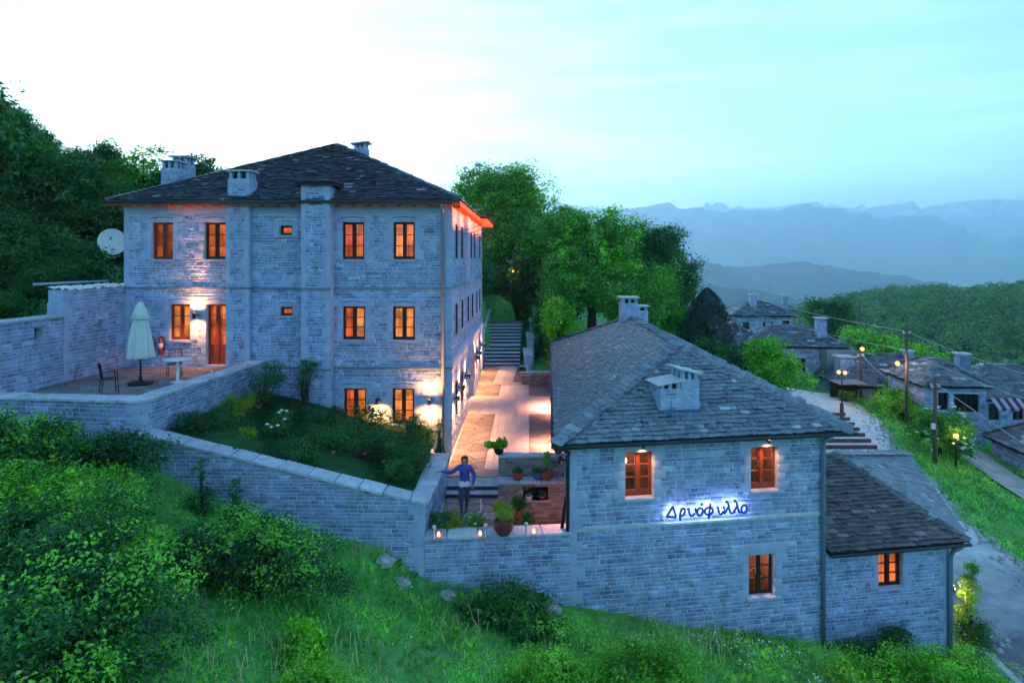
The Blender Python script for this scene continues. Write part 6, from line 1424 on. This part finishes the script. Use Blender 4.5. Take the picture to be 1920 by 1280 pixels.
bush('dark_bush', 'dark tangled bush below the terrace wall', gp(-11.0, 15.3), [((0, 0, .45), (2.6, .6, .55)), ((1.6, 0, .3), (1.2, .5, .5))], 260, 36, .17, .09, 'leaf_dark', 444)
bush('leafy_bush', 'tall leafy shrub at the picture edge overlapping the terrace wall foot', gp(-11.6, 14.3), [((0, 0, .8), (1.3, .8, .9)), ((1.1, .2, .6), (.9, .6, .7)), ((-.8, 0, 1.0), (.9, .7, .8))], 360, 42, .16, .08, 'leaf_dark', 451, lit_tips='leaf_bright', up=.9)
bush('dark_bush', 'dark bush under the low end of the landing wall', gp(-.1, 15.25), [((0, 0, .35), (1.05, .5, .55)), ((.6, -.2, .15), (.7, .5, .45)), ((-.6, -.1, .2), (.6, .4, .4))], 230, 40, .12, .075, 'leaf_dark', 445, lit_tips='leaf_mid')
bush('leafy_bush', 'bright green bush at the bottom middle of the picture', gp(1.9, 12.9), [((0, 0, .6), (1.6, .8, .95)), ((-.9, 0, .35), (.9, .6, .75)), ((1.1, .2, .3), (1.1, .7, .8))], 480, 46, .12, .07, 'leaf_bright', 446, lit_tips='leaf_lit_tip', up=.9)
bush('leafy_bush', 'bright green bush in front of the annex corner', gp(9.9, 15.7), [((0, 0, .5), (1.8, .6, .7)), ((-1.1, 0, .35), (1.1, .6, .65)), ((1.4, .2, .2), (1.1, .6, .7))], 440, 44, .13, .075, 'leaf_bright', 447, lit_tips='leaf_lit_tip', up=.9)
bush('leafy_bush', 'low dark weeds along the annex foot', gp(9.4, 17.45), [((0, 0, .1), (1.1, .25, .3)), ((1.2, .1, .2), (.5, .25, .5))], 130, 30, .11, .07, 'leaf_dark', 448)
bush('leafy_bush', 'small bright leafy plant low on the grass slope', gp(-3.95, 12.0), [((0, 0, .3), (.4, .35, .4)), ((.25, -.3, .15), (.35, .3, .3))], 70, 30, .11, .09, 'leaf_bright', 449)
bush('leafy_bush', 'bright leafy clump at the bottom edge of the slope', gp(-3.6, 10.6), [((0, 0, .25), (.6, .4, .35)), ((.5, .3, .2), (.4, .3, .3))], 90, 32, .11, .09, 'leaf_bright', 450)
for i, (x, h, lab) in enumerate(((-7.6, 1.25, 'tall slender weed against the garden wall nearest the terrace corner'), (-6.75, 1.15, 'tall slender weed in the middle against the garden wall'), (-6.0, .8, 'short slender weed against the garden wall'), (-5.5, .65, 'shortest slender weed against the garden wall'))):
    bush('tall_weed', lab, gp(x, 15.6), [((0, 0, h * .3), (.34, .2, h * .35)), ((.05, 0, h * .75), (.09, .08, h * .45))], 40, 22, .09, .09, 'leaf_dark', 460 + i, .35, 'weed', 'slender weeds along the garden wall')
# rose garden: dark lawn patch and plants
def garden_z(x): return -4.62 - 1.62 * (x + 9) / 6.9
def patch(name, quad, zf, mt, n=24):
    Q = [np.array(q, float) for q in quad]; mb = MB(); V = []
    for i in range(n + 1):
        for j in range(n + 1):
            u, v = i / n, j / n; p = Q[0] * (1 - u) * (1 - v) + Q[1] * u * (1 - v) + Q[2] * u * v + Q[3] * (1 - u) * v; V.append((p[0], p[1], zf(p[0], p[1])))
    mb.add(V, [(i * (n + 1) + j, (i + 1) * (n + 1) + j, (i + 1) * (n + 1) + j + 1, i * (n + 1) + j + 1) for i in range(n) for j in range(n)]); return obj(name, mb, mt, None, True, kind='structure')
M['lawn'] = principled('garden_soil_moss', (.022, .085, .022), .95, var=.4, nscale=3, bump=.5, bscale=12)
GQ = [(-9.2, 16.75), (-2.6, 16.5), (-2.55, 21.7), (-8.9, 22.7)]
patch('garden_ground', GQ, lambda x, y: garden_z(x) + .06 * math.sin(x * 2.1 + y), M['lawn'])
def gpz(x, y): return (x, y, garden_z(x))
bush('golden_shrub', 'yellow green shrub beside the terrace wall', gpz(-8.35, 18.8), [((0, 0, .3), (.42, .35, .36)), ((.35, .3, .45), (.3, .3, .36))], 90, 34, .09, .06, 'leaf_yellow', 470, cat='shrub')
bush('rose_bush', 'dark upright shrub against the terrace wall near the guesthouse', gpz(-8.1, 20.6), [((0, 0, .7), (.6, .45, .65)), ((.3, .2, 1.1), (.35, .3, .4))], 80, 30, .12, .07, 'leaf_dark', 471, cat='shrub')
bush('rose_bush', 'thin climbing shrub at the foot of the tall chimney shaft', gpz(-7.2, 22.0), [((0, 0, .8), (.22, .18, .8)), ((.2, 0, 1.3), (.25, .2, .3))], 34, 26, .1, .07, 'leaf_dark', 472, cat='shrub')
bush('rose_bush', 'low dark shrubs along the terrace wall corner', gpz(-8.8, 17.6), [((0, 0, .15), (.5, .5, .3)), ((.5, .6, .15), (.5, .5, .28))], 110, 34, .1, .06, 'leaf_dark', 473, cat='shrub')
def flowers(g, P_, r, mt, name='blossom'):
    for p in P_: obj(name, MB().lathe((p[0], p[1], p[2]), [(r * .3, -r * .5), (r, -r * .1), (r * .9, r * .35), (r * .3, r * .55)], 8), M[mt], g, True)
b = bush('rose_bush', 'rose bush with white blossoms in the dark garden', gpz(-6.75, 18.6), [((0, 0, .35), (.5, .4, .4))], 50, 26, .11, .06, 'leaf_dark', 474, cat='shrub')
z = garden_z(-6.75); flowers(b, [(-6.98, 18.25, z + .42), (-6.85, 18.2, z + .35), (-6.62, 18.4, z + .78), (-6.52, 18.5, z + .74), (-6.70, 18.4, z + .72), (-6.5, 18.3, z + .55), (-6.66, 18.2, z + .4)], .055, 'petal')
b = bush('rose_bush', 'wide rose bush with pink blossoms in the middle of the garden', gpz(-4.7, 18.3), [((0, 0, .35), (.75, .5, .45)), ((.9, .1, .3), (.8, .5, .45)), ((-.4, .5, .5), (.6, .4, .4))], 170, 34, .13, .06, 'leaf_dark', 475, cat='shrub')
z = garden_z(-4.7); flowers(b, [(-4.95, 17.75, z + .25), (-4.1, 17.8, z + .2), (-3.6, 17.9, z - .05), (-3.3, 17.8, z - .1)], .05, 'pink')
b = bush('rose_bush', 'pink flowering rose bush below the ground floor windows', gpz(-4.9, 21.2), [((0, 0, .45), (.6, .35, .35)), ((.8, 0, .3), (.6, .3, .3))], 70, 26, .11, .06, 'leaf_dark', 476, cat='shrub')
z = garden_z(-4.9); flowers(b, [(-5.25, 20.9, z + .75), (-5.05, 20.8, z + .7), (-4.6, 20.8, z + .66)], .05, 'pink')
for i_, (x_, y_, r_, lab_) in enumerate(((-5.9, 17.3, .4, 'low dark rose shrub near the coping in the middle of the garden wall'), (-5.0, 20.0, .5, 'dark rose shrub between the wide rose bush and the guesthouse'), (-3.2, 17.4, .42, 'dark rose shrub near the low end of the garden wall'), (-3.4, 19.6, .5, 'dark leafy shrub in the garden before the lower lamp'), (-6.2, 20.6, .45, 'dark shrub in front of the tall chimney shaft'), (-2.95, 18.6, .35, 'small dark shrub beside the wall above the person'))):
    bush('rose_bush', lab_, gpz(x_, y_), [((0, 0, r_ * .6), (r_, r_ * .8, r_ * .7)), ((r_ * .7, 0, r_ * .4), (r_ * .7, r_ * .6, r_ * .5))], 80, 30, .11, .055, 'leaf_dark', 490 + i_, cat='shrub')
bush('rose_bush', 'leafy shrub below the right ground floor window', gpz(-3.3, 21.4), [((0, 0, .45), (.42, .35, .42)), ((.3, -.2, .2), (.35, .3, .3))], 70, 28, .11, .06, 'leaf_dark', 477, cat='shrub')
bush('golden_shrub', 'small yellow green shrub at the garden end near the lamp', gpz(-2.85, 20.9), [((0, 0, .3), (.28, .25, .4))], 40, 28, .08, .05, 'leaf_yellow', 478, cat='shrub')
bush('golden_shrub', 'low yellow green tuft in the middle of the dark lawn', gpz(-7.4, 18.0), [((0, 0, .1), (.3, .25, .14))], 26, 26, .07, .05, 'leaf_yellow', 479, cat='shrub')
bush('thin_conifer', 'thin dark potted conifer at the guesthouse corner', (-2.42, 21.3, -6.3), [((0, 0, .5), (.13, .13, .6))], 40, 26, .07, .05, 'leaf_dark', 480, .3, 'shrub')
bush('dark_plant', 'dark leafy plant at the landing corner by the first candle', (-1.9, 16.7, -7.37), [((0, 0, .45), (.28, .24, .36))], 40, 26, .1, .07, 'leaf_dark', 481, cat='plant')
bush('clipped_conifer', 'olive green clipped conifer on the landing', (-1.5, 16.75, -7.37), [((0, 0, .33), (.26, .24, .38))], 90, 40, .06, .035, 'leaf_yellow', 482, cat='shrub')
b = bush('rose_bush', 'rose plant with pale pink blossoms on the landing', (-1.0, 16.85, -7.37), [((0, 0, .35), (.3, .22, .4))], 36, 22, .1, .06, 'leaf_mid', 483, cat='plant')
M['palepink'] = principled('pale_pink_petal', (.75, .38, .32), .6); flowers(b, [(-1.12, 16.7, -6.75), (-.96, 16.65, -6.9), (-.86, 16.8, -6.66)], .05, 'palepink')
# plants in the pots belong to their pots
for i, (g, x, y, z, kind) in enumerate(POTS):
    spec = {'ball': ([((0, 0, .26), (.24, .24, .30))], 110, 40, .06, .035, 'leaf_yellow', .6), 'hosta': ([((0, 0, .14), (.34, .28, .16))], 20, 6, .05, .2, 'leaf_bright', .7), 'tuft': ([((0, 0, .07), (.14, .14, .09))], 14, 14, .05, .07, 'leaf_dark', .5), 'tall': ([((0, 0, .3), (.1, .1, .34))], 18, 10, .05, .09, 'leaf_mid', .4), 'seed': ([((0, 0, .16), (.09, .09, .18))], 9, 7, .04, .06, 'leaf_mid', .5), 'shrub': ([((0, 0, .24), (.17, .17, .28))], 60, 28, .06, .05, 'leaf_dark', .5)}[kind]
    me, cc = crown_mesh('plant', spec[0], spec[1], spec[2], spec[3], spec[4], M[spec[5]], 500 + i, spec[6])
    o = link('plant', me, g); o.location = Vector((x, y, z)) - Vector(ORG[g.name])
    obj('stem', MB().tube([(x, y, z - .03), (x, y, z + spec[0][0][0][2])], .012, 5), M['bark'], g)
# village greenery
def vtree(label, x, y, h, r, mt, seed, n=160, leaf=.2, name='village_tree', zo=0):
    z = gzz(x, y) + zo; return tree(name, label, (x, y, z), h * .7, .1, [((0, 0, h * .55), (r, r * .9, h * .45)), ((r * .45, 0, h * .4), (r * .65, r * .6, h * .35)), ((-r * .4, 0, h * .7), (r * .55, r * .5, h * .3))], n, 40, r * .14, leaf, mt, seed)
g = thing('conifer_tree', 'dense dark conifer beyond the slate house ridge', 'tree', gp(14.8, 48.5)); rs = np.random.default_rng(601)
hgt = 5.6; n = 15000; zz = rs.random(n) ** .8; R_ = (1.95 * (np.minimum(1, (1 - zz) * 1.9) ** .7) * np.minimum(1, .55 + zz * 2.5)) * rs.uniform(.45, 1.12, n) ** .5; q = rs.uniform(0, 6.283, n); R_ *= 1 + .16 * np.sin(q * 5 + zz * 18)
C = np.column_stack([R_ * np.cos(q), R_ * np.sin(q), zz * hgt + .2]); V, Fq = leaf_arrays(C, np.column_stack([np.cos(q), np.sin(q), np.full(n, .7)]) + rs.normal(size=(n, 3)) * .5, .2, rs, .35); link('crown', mesh_np('crown', V, Fq, M['needle']), g); tm = MB(); p0 = ORG[g.name]; tm.tube([p0 - (0, 0, .3), p0 + (0, 0, 5)], [.16, .04], 8); obj('trunk', tm, M['bark'], g)
vtree('bright green round tree in front of the long village house', 17.8, 44.0, 3.7, 2.2, 'leaf_bright', 602, 300, .18, zo=.2)
vtree('dark shadowed tree left of the bright round village tree', 14.6, 45, 3.2, 1.6, 'leaf_dark', 603, 170)
vtree('vine covered arbour by the dark slate roof', 26.6, 43.6, 2.1, 1.6, 'leaf_bright', 604, 200, .17)
vtree('green vine mass beyond the fence near the far lamp', 29.0, 47, 1.9, 1.7, 'leaf_bright', 605, 170, .18)
vtree('green tree behind the far lamp and small roof', 34.5, 62, 5.0, 3.0, 'leaf_bright', 606, 220, .3)
vtree('green tree between far roof and tall utility pole', 38.5, 62, 4.6, 3.2, 'leaf_bright', 607, 220, .3)
vtree('small green shrub at the twin lamp', 24.3, 46.6, .9, .6, 'leaf_yellow', 608, 50, .1)
vtree('yellow green shrub at the long village house foot', 21.6, 51, 1.2, .7, 'leaf_yellow', 609, 60, .12)
vtree('leafy tree showing beside the oak trunk', 15.5, 56, 3.6, 2.0, 'leaf_mid', 610, 170, .22)
vtree('leafy tree below the oak near the small village roof', 11.2, 52, 4.4, 2.4, 'leaf_mid', 611, 200, .24)
vtree('leafy tree behind the ridge chimney of the slate house', 8.6, 47, 4.2, 2.0, 'leaf_bright', 612, 200, .2, zo=-.5)
b = vtree('elder bush covered with white flower plates behind the utility pole', 24.6, 36.8, 3.1, 1.35, 'leaf_mid', 613, 260, .14, 'elder_bush')
rs = np.random.default_rng(614); o_ = ORG[b.name]
for k in range(34):
    q = rs.uniform(0, 6.28); zz = rs.uniform(.5, 3.2); r0 = 1.3 * math.sin(min(1, zz / 3.3) * math.pi) ** .5 + .12; p = o_ + np.array((r0 * math.cos(q), -abs(r0 * math.sin(q)) * .9, zz)); obj('flower_plate', MB().lathe(p, [(.02, -.03), (.12, 0), (.11, .02), (.01, .03)], 8), M['petal'], b)
b = vtree('white flowered elder branch hanging over the post lamp', 25.9, 37.2, 2.0, .8, 'leaf_mid', 615, 90, .13, 'elder_bush'); o_ = ORG[b.name]
for k in range(16):
    q = rs.uniform(0, 6.28); zz = rs.uniform(.7, 1.9); p = o_ + np.array((.8 * math.cos(q), -abs(.75 * math.sin(q)), zz)); obj('flower_plate', MB().lathe(p, [(.02, -.03), (.11, 0), (.10, .02), (.01, .03)], 8), M['petal'], b)
# spiral topiary with its lamp at the annex corner
bush('topiary_tree', 'lamp lit topiary of stacked leafy balls beside the annex corner', (13.75, 19.3, -11.3), [((0, 0, .55), (.36, .34, .3)), ((.02, 0, 1.05), (.24, .24, .26)), ((0, 0, 1.5), (.26, .25, .26)), ((.05, 0, 1.95), (.17, .17, .25))], 130, 34, .07, .06, 'leaf_bright', 620, .45, 'shrub')
bush('low_hedge', 'dark low hedge at the foot of the topiary', (13.7, 18.7, -11.3), [((0, 0, .2), (.4, .75, .35))], 80, 34, .09, .06, 'leaf_dark', 621, cat='hedge')
t = wall_lamp(AF2, 1.3, -10.0, 'small wall lamp at the annex corner lighting the topiary', 10, 12, (1, .5, .18), None, .45); point(t, 'side_glow', AF2.p(1.3, .53, -10.0), 9, (1, .45, .15), .05)
# trees beyond the village and the wooded hill
rt = random.Random(77)
for i in range(30):
    y = rt.uniform(78, 150); x = rt.uniform(.46, .86) * y
    clone(SRC[(0, 1, 1)[i % 3]], (x, y, gzz(x, y) - 1), rt.uniform(1.0, 1.7), rt.uniform(0, 6.3), ('leafy tree in the belt of trees beyond the village roofs'), 'trees beyond the village')
rs = np.random.default_rng(700); _, HV, hnx, hny = WOOD; H3 = HV.reshape(hny, hnx, 3); Cs = []; Ns = []; nT = 2600
ii = rs.uniform(0, (hny - 1) * .95, nT); jj = rs.uniform(0, hnx - 1.01, nT); i0 = ii.astype(int); j0 = jj.astype(int); base = H3[i0, j0] + (H3[np.minimum(i0 + 1, hny - 1), j0] - H3[i0, j0]) * (ii - i0)[:, None] + (H3[i0, j0 + 1] - H3[i0, j0]) * (jj - j0)[:, None]
per = 76; D = rs.normal(size=(nT, per, 3)); D /= np.linalg.norm(D, axis=2, keepdims=True); D[..., 2] = np.abs(D[..., 2]); hs = rs.uniform(1.6, 4.6, nT); C = base[:, None] + D * hs[:, None, None] * np.array((1, 1, 1.35)) * rs.uniform(.75, 1.05, (nT, per, 1)); Nn = D + rs.normal(size=D.shape) * .4
V, Fq = leaf_arrays(C.reshape(-1, 3), Nn.reshape(-1, 3), 1.2, rs, .75); o = link('hillside_wood', mesh_np('hillside_wood', V, Fq, M['leaf_hill'] if 'leaf_hill' in M else M['leaf_mid'])); o['kind'] = 'stuff'; tag(o, 'dense green wood covering the hill beyond the village', 'wood')

# ------------------------------------------------------------------ grass, flowers, rocks
def scatter_grass(name, label, n, xr, yr, keep, size, mt, seed, aspect=.12, zf=None):
    rs = np.random.default_rng(seed); X = rs.uniform(*xr, n); Y = rs.uniform(*yr, n); k = keep(X, Y); X, Y = X[k], Y[k]
    Z = zf(X, Y) if zf else gz(X, Y)
    m = len(X); L_ = size * rs.uniform(.45, 1.3, m) * (1 + .8 * vnoise(X, Y, 1.1, seed)); q = rs.uniform(0, 6.283, m); tilt = rs.uniform(.5, 1.35, m)
    dx = np.cos(q) * np.sin(tilt); dy = np.sin(q) * np.sin(tilt); dz = np.cos(tilt); B0 = np.column_stack([X, Y, Z - .02]); D = np.column_stack([dx, dy, dz]); sd = np.column_stack([-np.sin(q), np.cos(q), np.zeros(m)])
    w = (L_ * aspect)[:, None]; mid = B0 + D * (L_ * .5)[:, None] + np.array((0, 0, 1)) * (L_ * .08)[:, None]; tip = B0 + D * L_[:, None] - np.array((0, 0, 1)) * (L_ * .12 * tilt)[:, None]
    V = np.stack([B0, mid + sd * w / 2, tip, mid - sd * w / 2], 1).reshape(-1, 3)
    o = link(name, mesh_np(name, V, np.arange(4 * m).reshape(-1, 4), M[mt])); o['kind'] = 'stuff'; tag(o, label, 'grass'); return X, Y, Z
fy = lambda X: np.where(X < -9.5, 16.2, np.where(X < -2.2, 16.1, 16.05 + .155 * np.clip(X + 2.2, 0, 20)))
keep = lambda X, Y: (Y < fy(X)) & (np.abs(X / Y) < .86) & (X < 12.7 + .2 * (Y - 15)) & (-gz(X, Y, False) / Y < .72)
scatter_grass('grass', 'tall green grass on the slope below the walls', 170000, (-12, 13.5), (7.5, 18.6), keep, .2, 'grass', 801, .085)
scatter_grass('broad_weeds', 'broad leafed weeds among the slope grass', 16000, (-9, 13), (8, 18.5), keep, .17, 'leaf_bright', 802, .5)
gk = lambda X, Y: (X > -9.3 + .1 * (Y - 16.4)) & (X < -2.6)
scatter_grass('lawn_grass', 'dark clipped grass of the rose garden', 42000, (-9.3, -2.5), (16.6, 22.6), gk, .10, 'grass_dark', 803, .14, lambda X, Y: garden_z(X))
def rk(X, Y):
    right = vnoise(X, Y, 1.3, 61) * 1.5 - .25 + np.interp(Y, [9, 15.5, 20, 24, 30, 35, 40, 45, 49, 60], [15.5, 16.6, 17.6, 18.8, 20.2, 21.6, 23.2, 24.6, 25.6, 27]); pl = np.interp(Y, [24, 28, 32, 35.5, 38.5, 41], [27.2, 26.4, 26.0, 26.2, 26.6, 27]); pr = np.interp(Y, [24, 28, 32, 36, 40, 42], [29.8, 28.8, 28.3, 28.6, 29.2, 29.4])
    return (X > right + .1) & ~((X > pl - .1) & (X < pr + .1) & (Y < 40)) & (X < 36) & ~((X > 27.1) & (Y > 41.2))
scatter_grass('bank_grass', 'rough grass on the bank right of the road', 70000, (16, 34), (18, 52), rk, .34, 'grass', 804, .16)
scatter_grass('hill_grass', 'rough grass on the bank above the terrace wall', 40000, (-30, -14.6), (17, 40), lambda X, Y: (X < -14.6) & (X / Y > -.9), .34, 'grass_dark', 805, .16)
rs = np.random.default_rng(810); dx_ = rs.uniform(-8, 11, 2600); dy_ = rs.uniform(9, 17, 2600); kd = keep(dx_, dy_) & (vnoise(dx_, dy_, 1.6, 33) > .02); dx_, dy_ = dx_[kd], dy_[kd]
fx = np.concatenate([rs.uniform(-3, 8, 130), rs.uniform(1.5, 7.5, 300)]); fyy = np.concatenate([rs.uniform(11.5, 15.5, 130), rs.uniform(14.6, 16.6, 300)]); k = keep(fx, fyy) & (vnoise(fx, fyy, .8, 9) > .08); fx, fyy = fx[k], fyy[k]
V, Fq = leaf_arrays(np.column_stack([fx, fyy, gz(fx, fyy) + rs.uniform(.18, .36, len(fx))]), np.tile((0, -.5, .8), (len(fx), 1)) + rs.normal(size=(len(fx), 3)) * .3, .045, rs, .9, .05); o = link('wild_flowers', mesh_np('wild_flowers', V, Fq, M['petal'])); o['kind'] = 'stuff'; tag(o, 'tiny white wild flowers scattered over the slope grass', 'flowers')
m_ = len(dx_); B0 = np.column_stack([dx_, dy_, gz(dx_, dy_) - .02]); Dd = np.column_stack([rs.normal(0, .28, m_), rs.normal(0, .28, m_), np.ones(m_)]); Ls = rs.uniform(.3, .62, m_)[:, None]; sdv = np.tile((.004, 0, 0), (m_, 1))
V = np.stack([B0 - sdv, B0 + sdv, B0 + Dd * Ls + sdv * 2.5, B0 + Dd * Ls - sdv * 2.5], 1).reshape(-1, 3); M['straw'] = foliage('dry_stalk', [(0, (.42, .42, .24)), (1, (.62, .58, .38))], .3, .02); o = link('dry_stalks', mesh_np('dry_stalks', V, np.arange(4 * m_).reshape(-1, 4), M['straw'])); o['kind'] = 'stuff'; tag(o, 'thin pale dry stalks standing in the slope grass', 'grass')
def rock(x, y, z, r, seed, label):
    rs = np.random.default_rng(seed); mb = MB(); n, m = 10, 7; V = []
    for i in range(m + 1):
        for j in range(n):
            a = math.pi * i / m; q = 2 * math.pi * j / n; k = r * rs.uniform(.72, 1.15); V.append((x + k * math.sin(a) * math.cos(q) * 1.3, y + k * math.sin(a) * math.sin(q), z + k * math.cos(a) * .75))
    mb.add(V, [(i * n + j, i * n + (j + 1) % n, (i + 1) * n + (j + 1) % n, (i + 1) * n + j) for i in range(m) for j in range(n)]); obj('rock', mb, M['rock'], None, tagd=(label, 'rock', 'pale rocks at the wall feet'))
for k, (x, y, dz, r, lab) in enumerate(((-4.95, 15.75, .05, .17, 'pale rock at the garden wall foot, leftmost of a pair'), (-4.6, 15.7, .0, .15, 'pale rock at the garden wall foot, right one of a pair'), (-3.1, 15.65, .10, .2, 'largest pale rock tumbled at the garden wall corner'), (-2.7, 15.55, .0, .2, 'pale rock just below the largest tumbled one'), (-2.3, 15.5, -.1, .16, 'lowest tumbled pale rock near the landing wall'), (-1.6, 15.7, .1, .17, 'pale rock beside the dark bush under the landing wall'), (1.0, 15.95, .1, .2, 'pale rock at the right end of the dark bush'), (-12.3, 16.0, .35, .24, 'pale rock under the terrace wall at the picture edge'))):
    rock(x, y, gzz(x, y) + dz, r, 900 + k, lab)

# loose stones along the road edges
rs = np.random.default_rng(950); n = 1500; yy = rs.uniform(14, 48, n); side = rs.random(n) < .75
xr = np.interp(yy, [9, 15.5, 20, 24, 30, 35, 40, 45, 49], [15.5, 16.6, 17.6, 18.8, 20.2, 21.6, 23.2, 24.6, 25.6]); xl = np.interp(yy, [10, 16.5, 20, 24, 29, 34, 40, 45, 49], [11.5, 13.2, 14.1, 15.5, 16.8, 17.5, 18.6, 19.8, 20.6])
xx = np.where(side, xr - np.abs(rs.normal(0, .55, n)) + .2, xl + np.abs(rs.normal(0, .4, n))); zz = gz(xx, yy, False) + .06; V8 = np.array([(-1, -1, 0), (1, -1, 0), (1, 1, 0), (-1, 1, 0), (-.6, -.6, 1), (.6, -.6, 1), (.6, .6, 1), (-.6, .6, 1)], float); F5 = np.array([(0, 1, 5, 4), (1, 2, 6, 5), (2, 3, 7, 6), (3, 0, 4, 7), (4, 5, 6, 7)])
sz = rs.uniform(.02, .09, n); VV = (V8[None] * rs.uniform(.6, 1.2, (n, 8, 3)) * sz[:, None, None] + np.column_stack([xx, yy, zz])[:, None]).reshape(-1, 3); FF_ = (F5[None] + (np.arange(n) * 8)[:, None, None]).reshape(-1, 4)
o = link('road_gravel', mesh_np('road_gravel', VV, FF_, M['rock'])); o['kind'] = 'stuff'; tag(o, 'loose pale stones along the road edges', 'gravel')
# ------------------------------------------------------------------ haze
hz_mb = MB(); hz_mb.box(-11500, 11500, -11000, 10200, -480, 860)
def haze_mat():
    m, t, N, K = mat('evening_haze'); v = N('ShaderNodeVolumePrincipled'); v.inputs['Color'].default_value = (.62, .83, 1.0, 1); v.inputs['Density'].default_value = 2.6e-4; v.inputs['Anisotropy'].default_value = .4
    K(v.outputs[0], N('ShaderNodeOutputMaterial').inputs['Volume']); return m
ho = obj('haze', hz_mb, haze_mat(), None, kind='stuff')
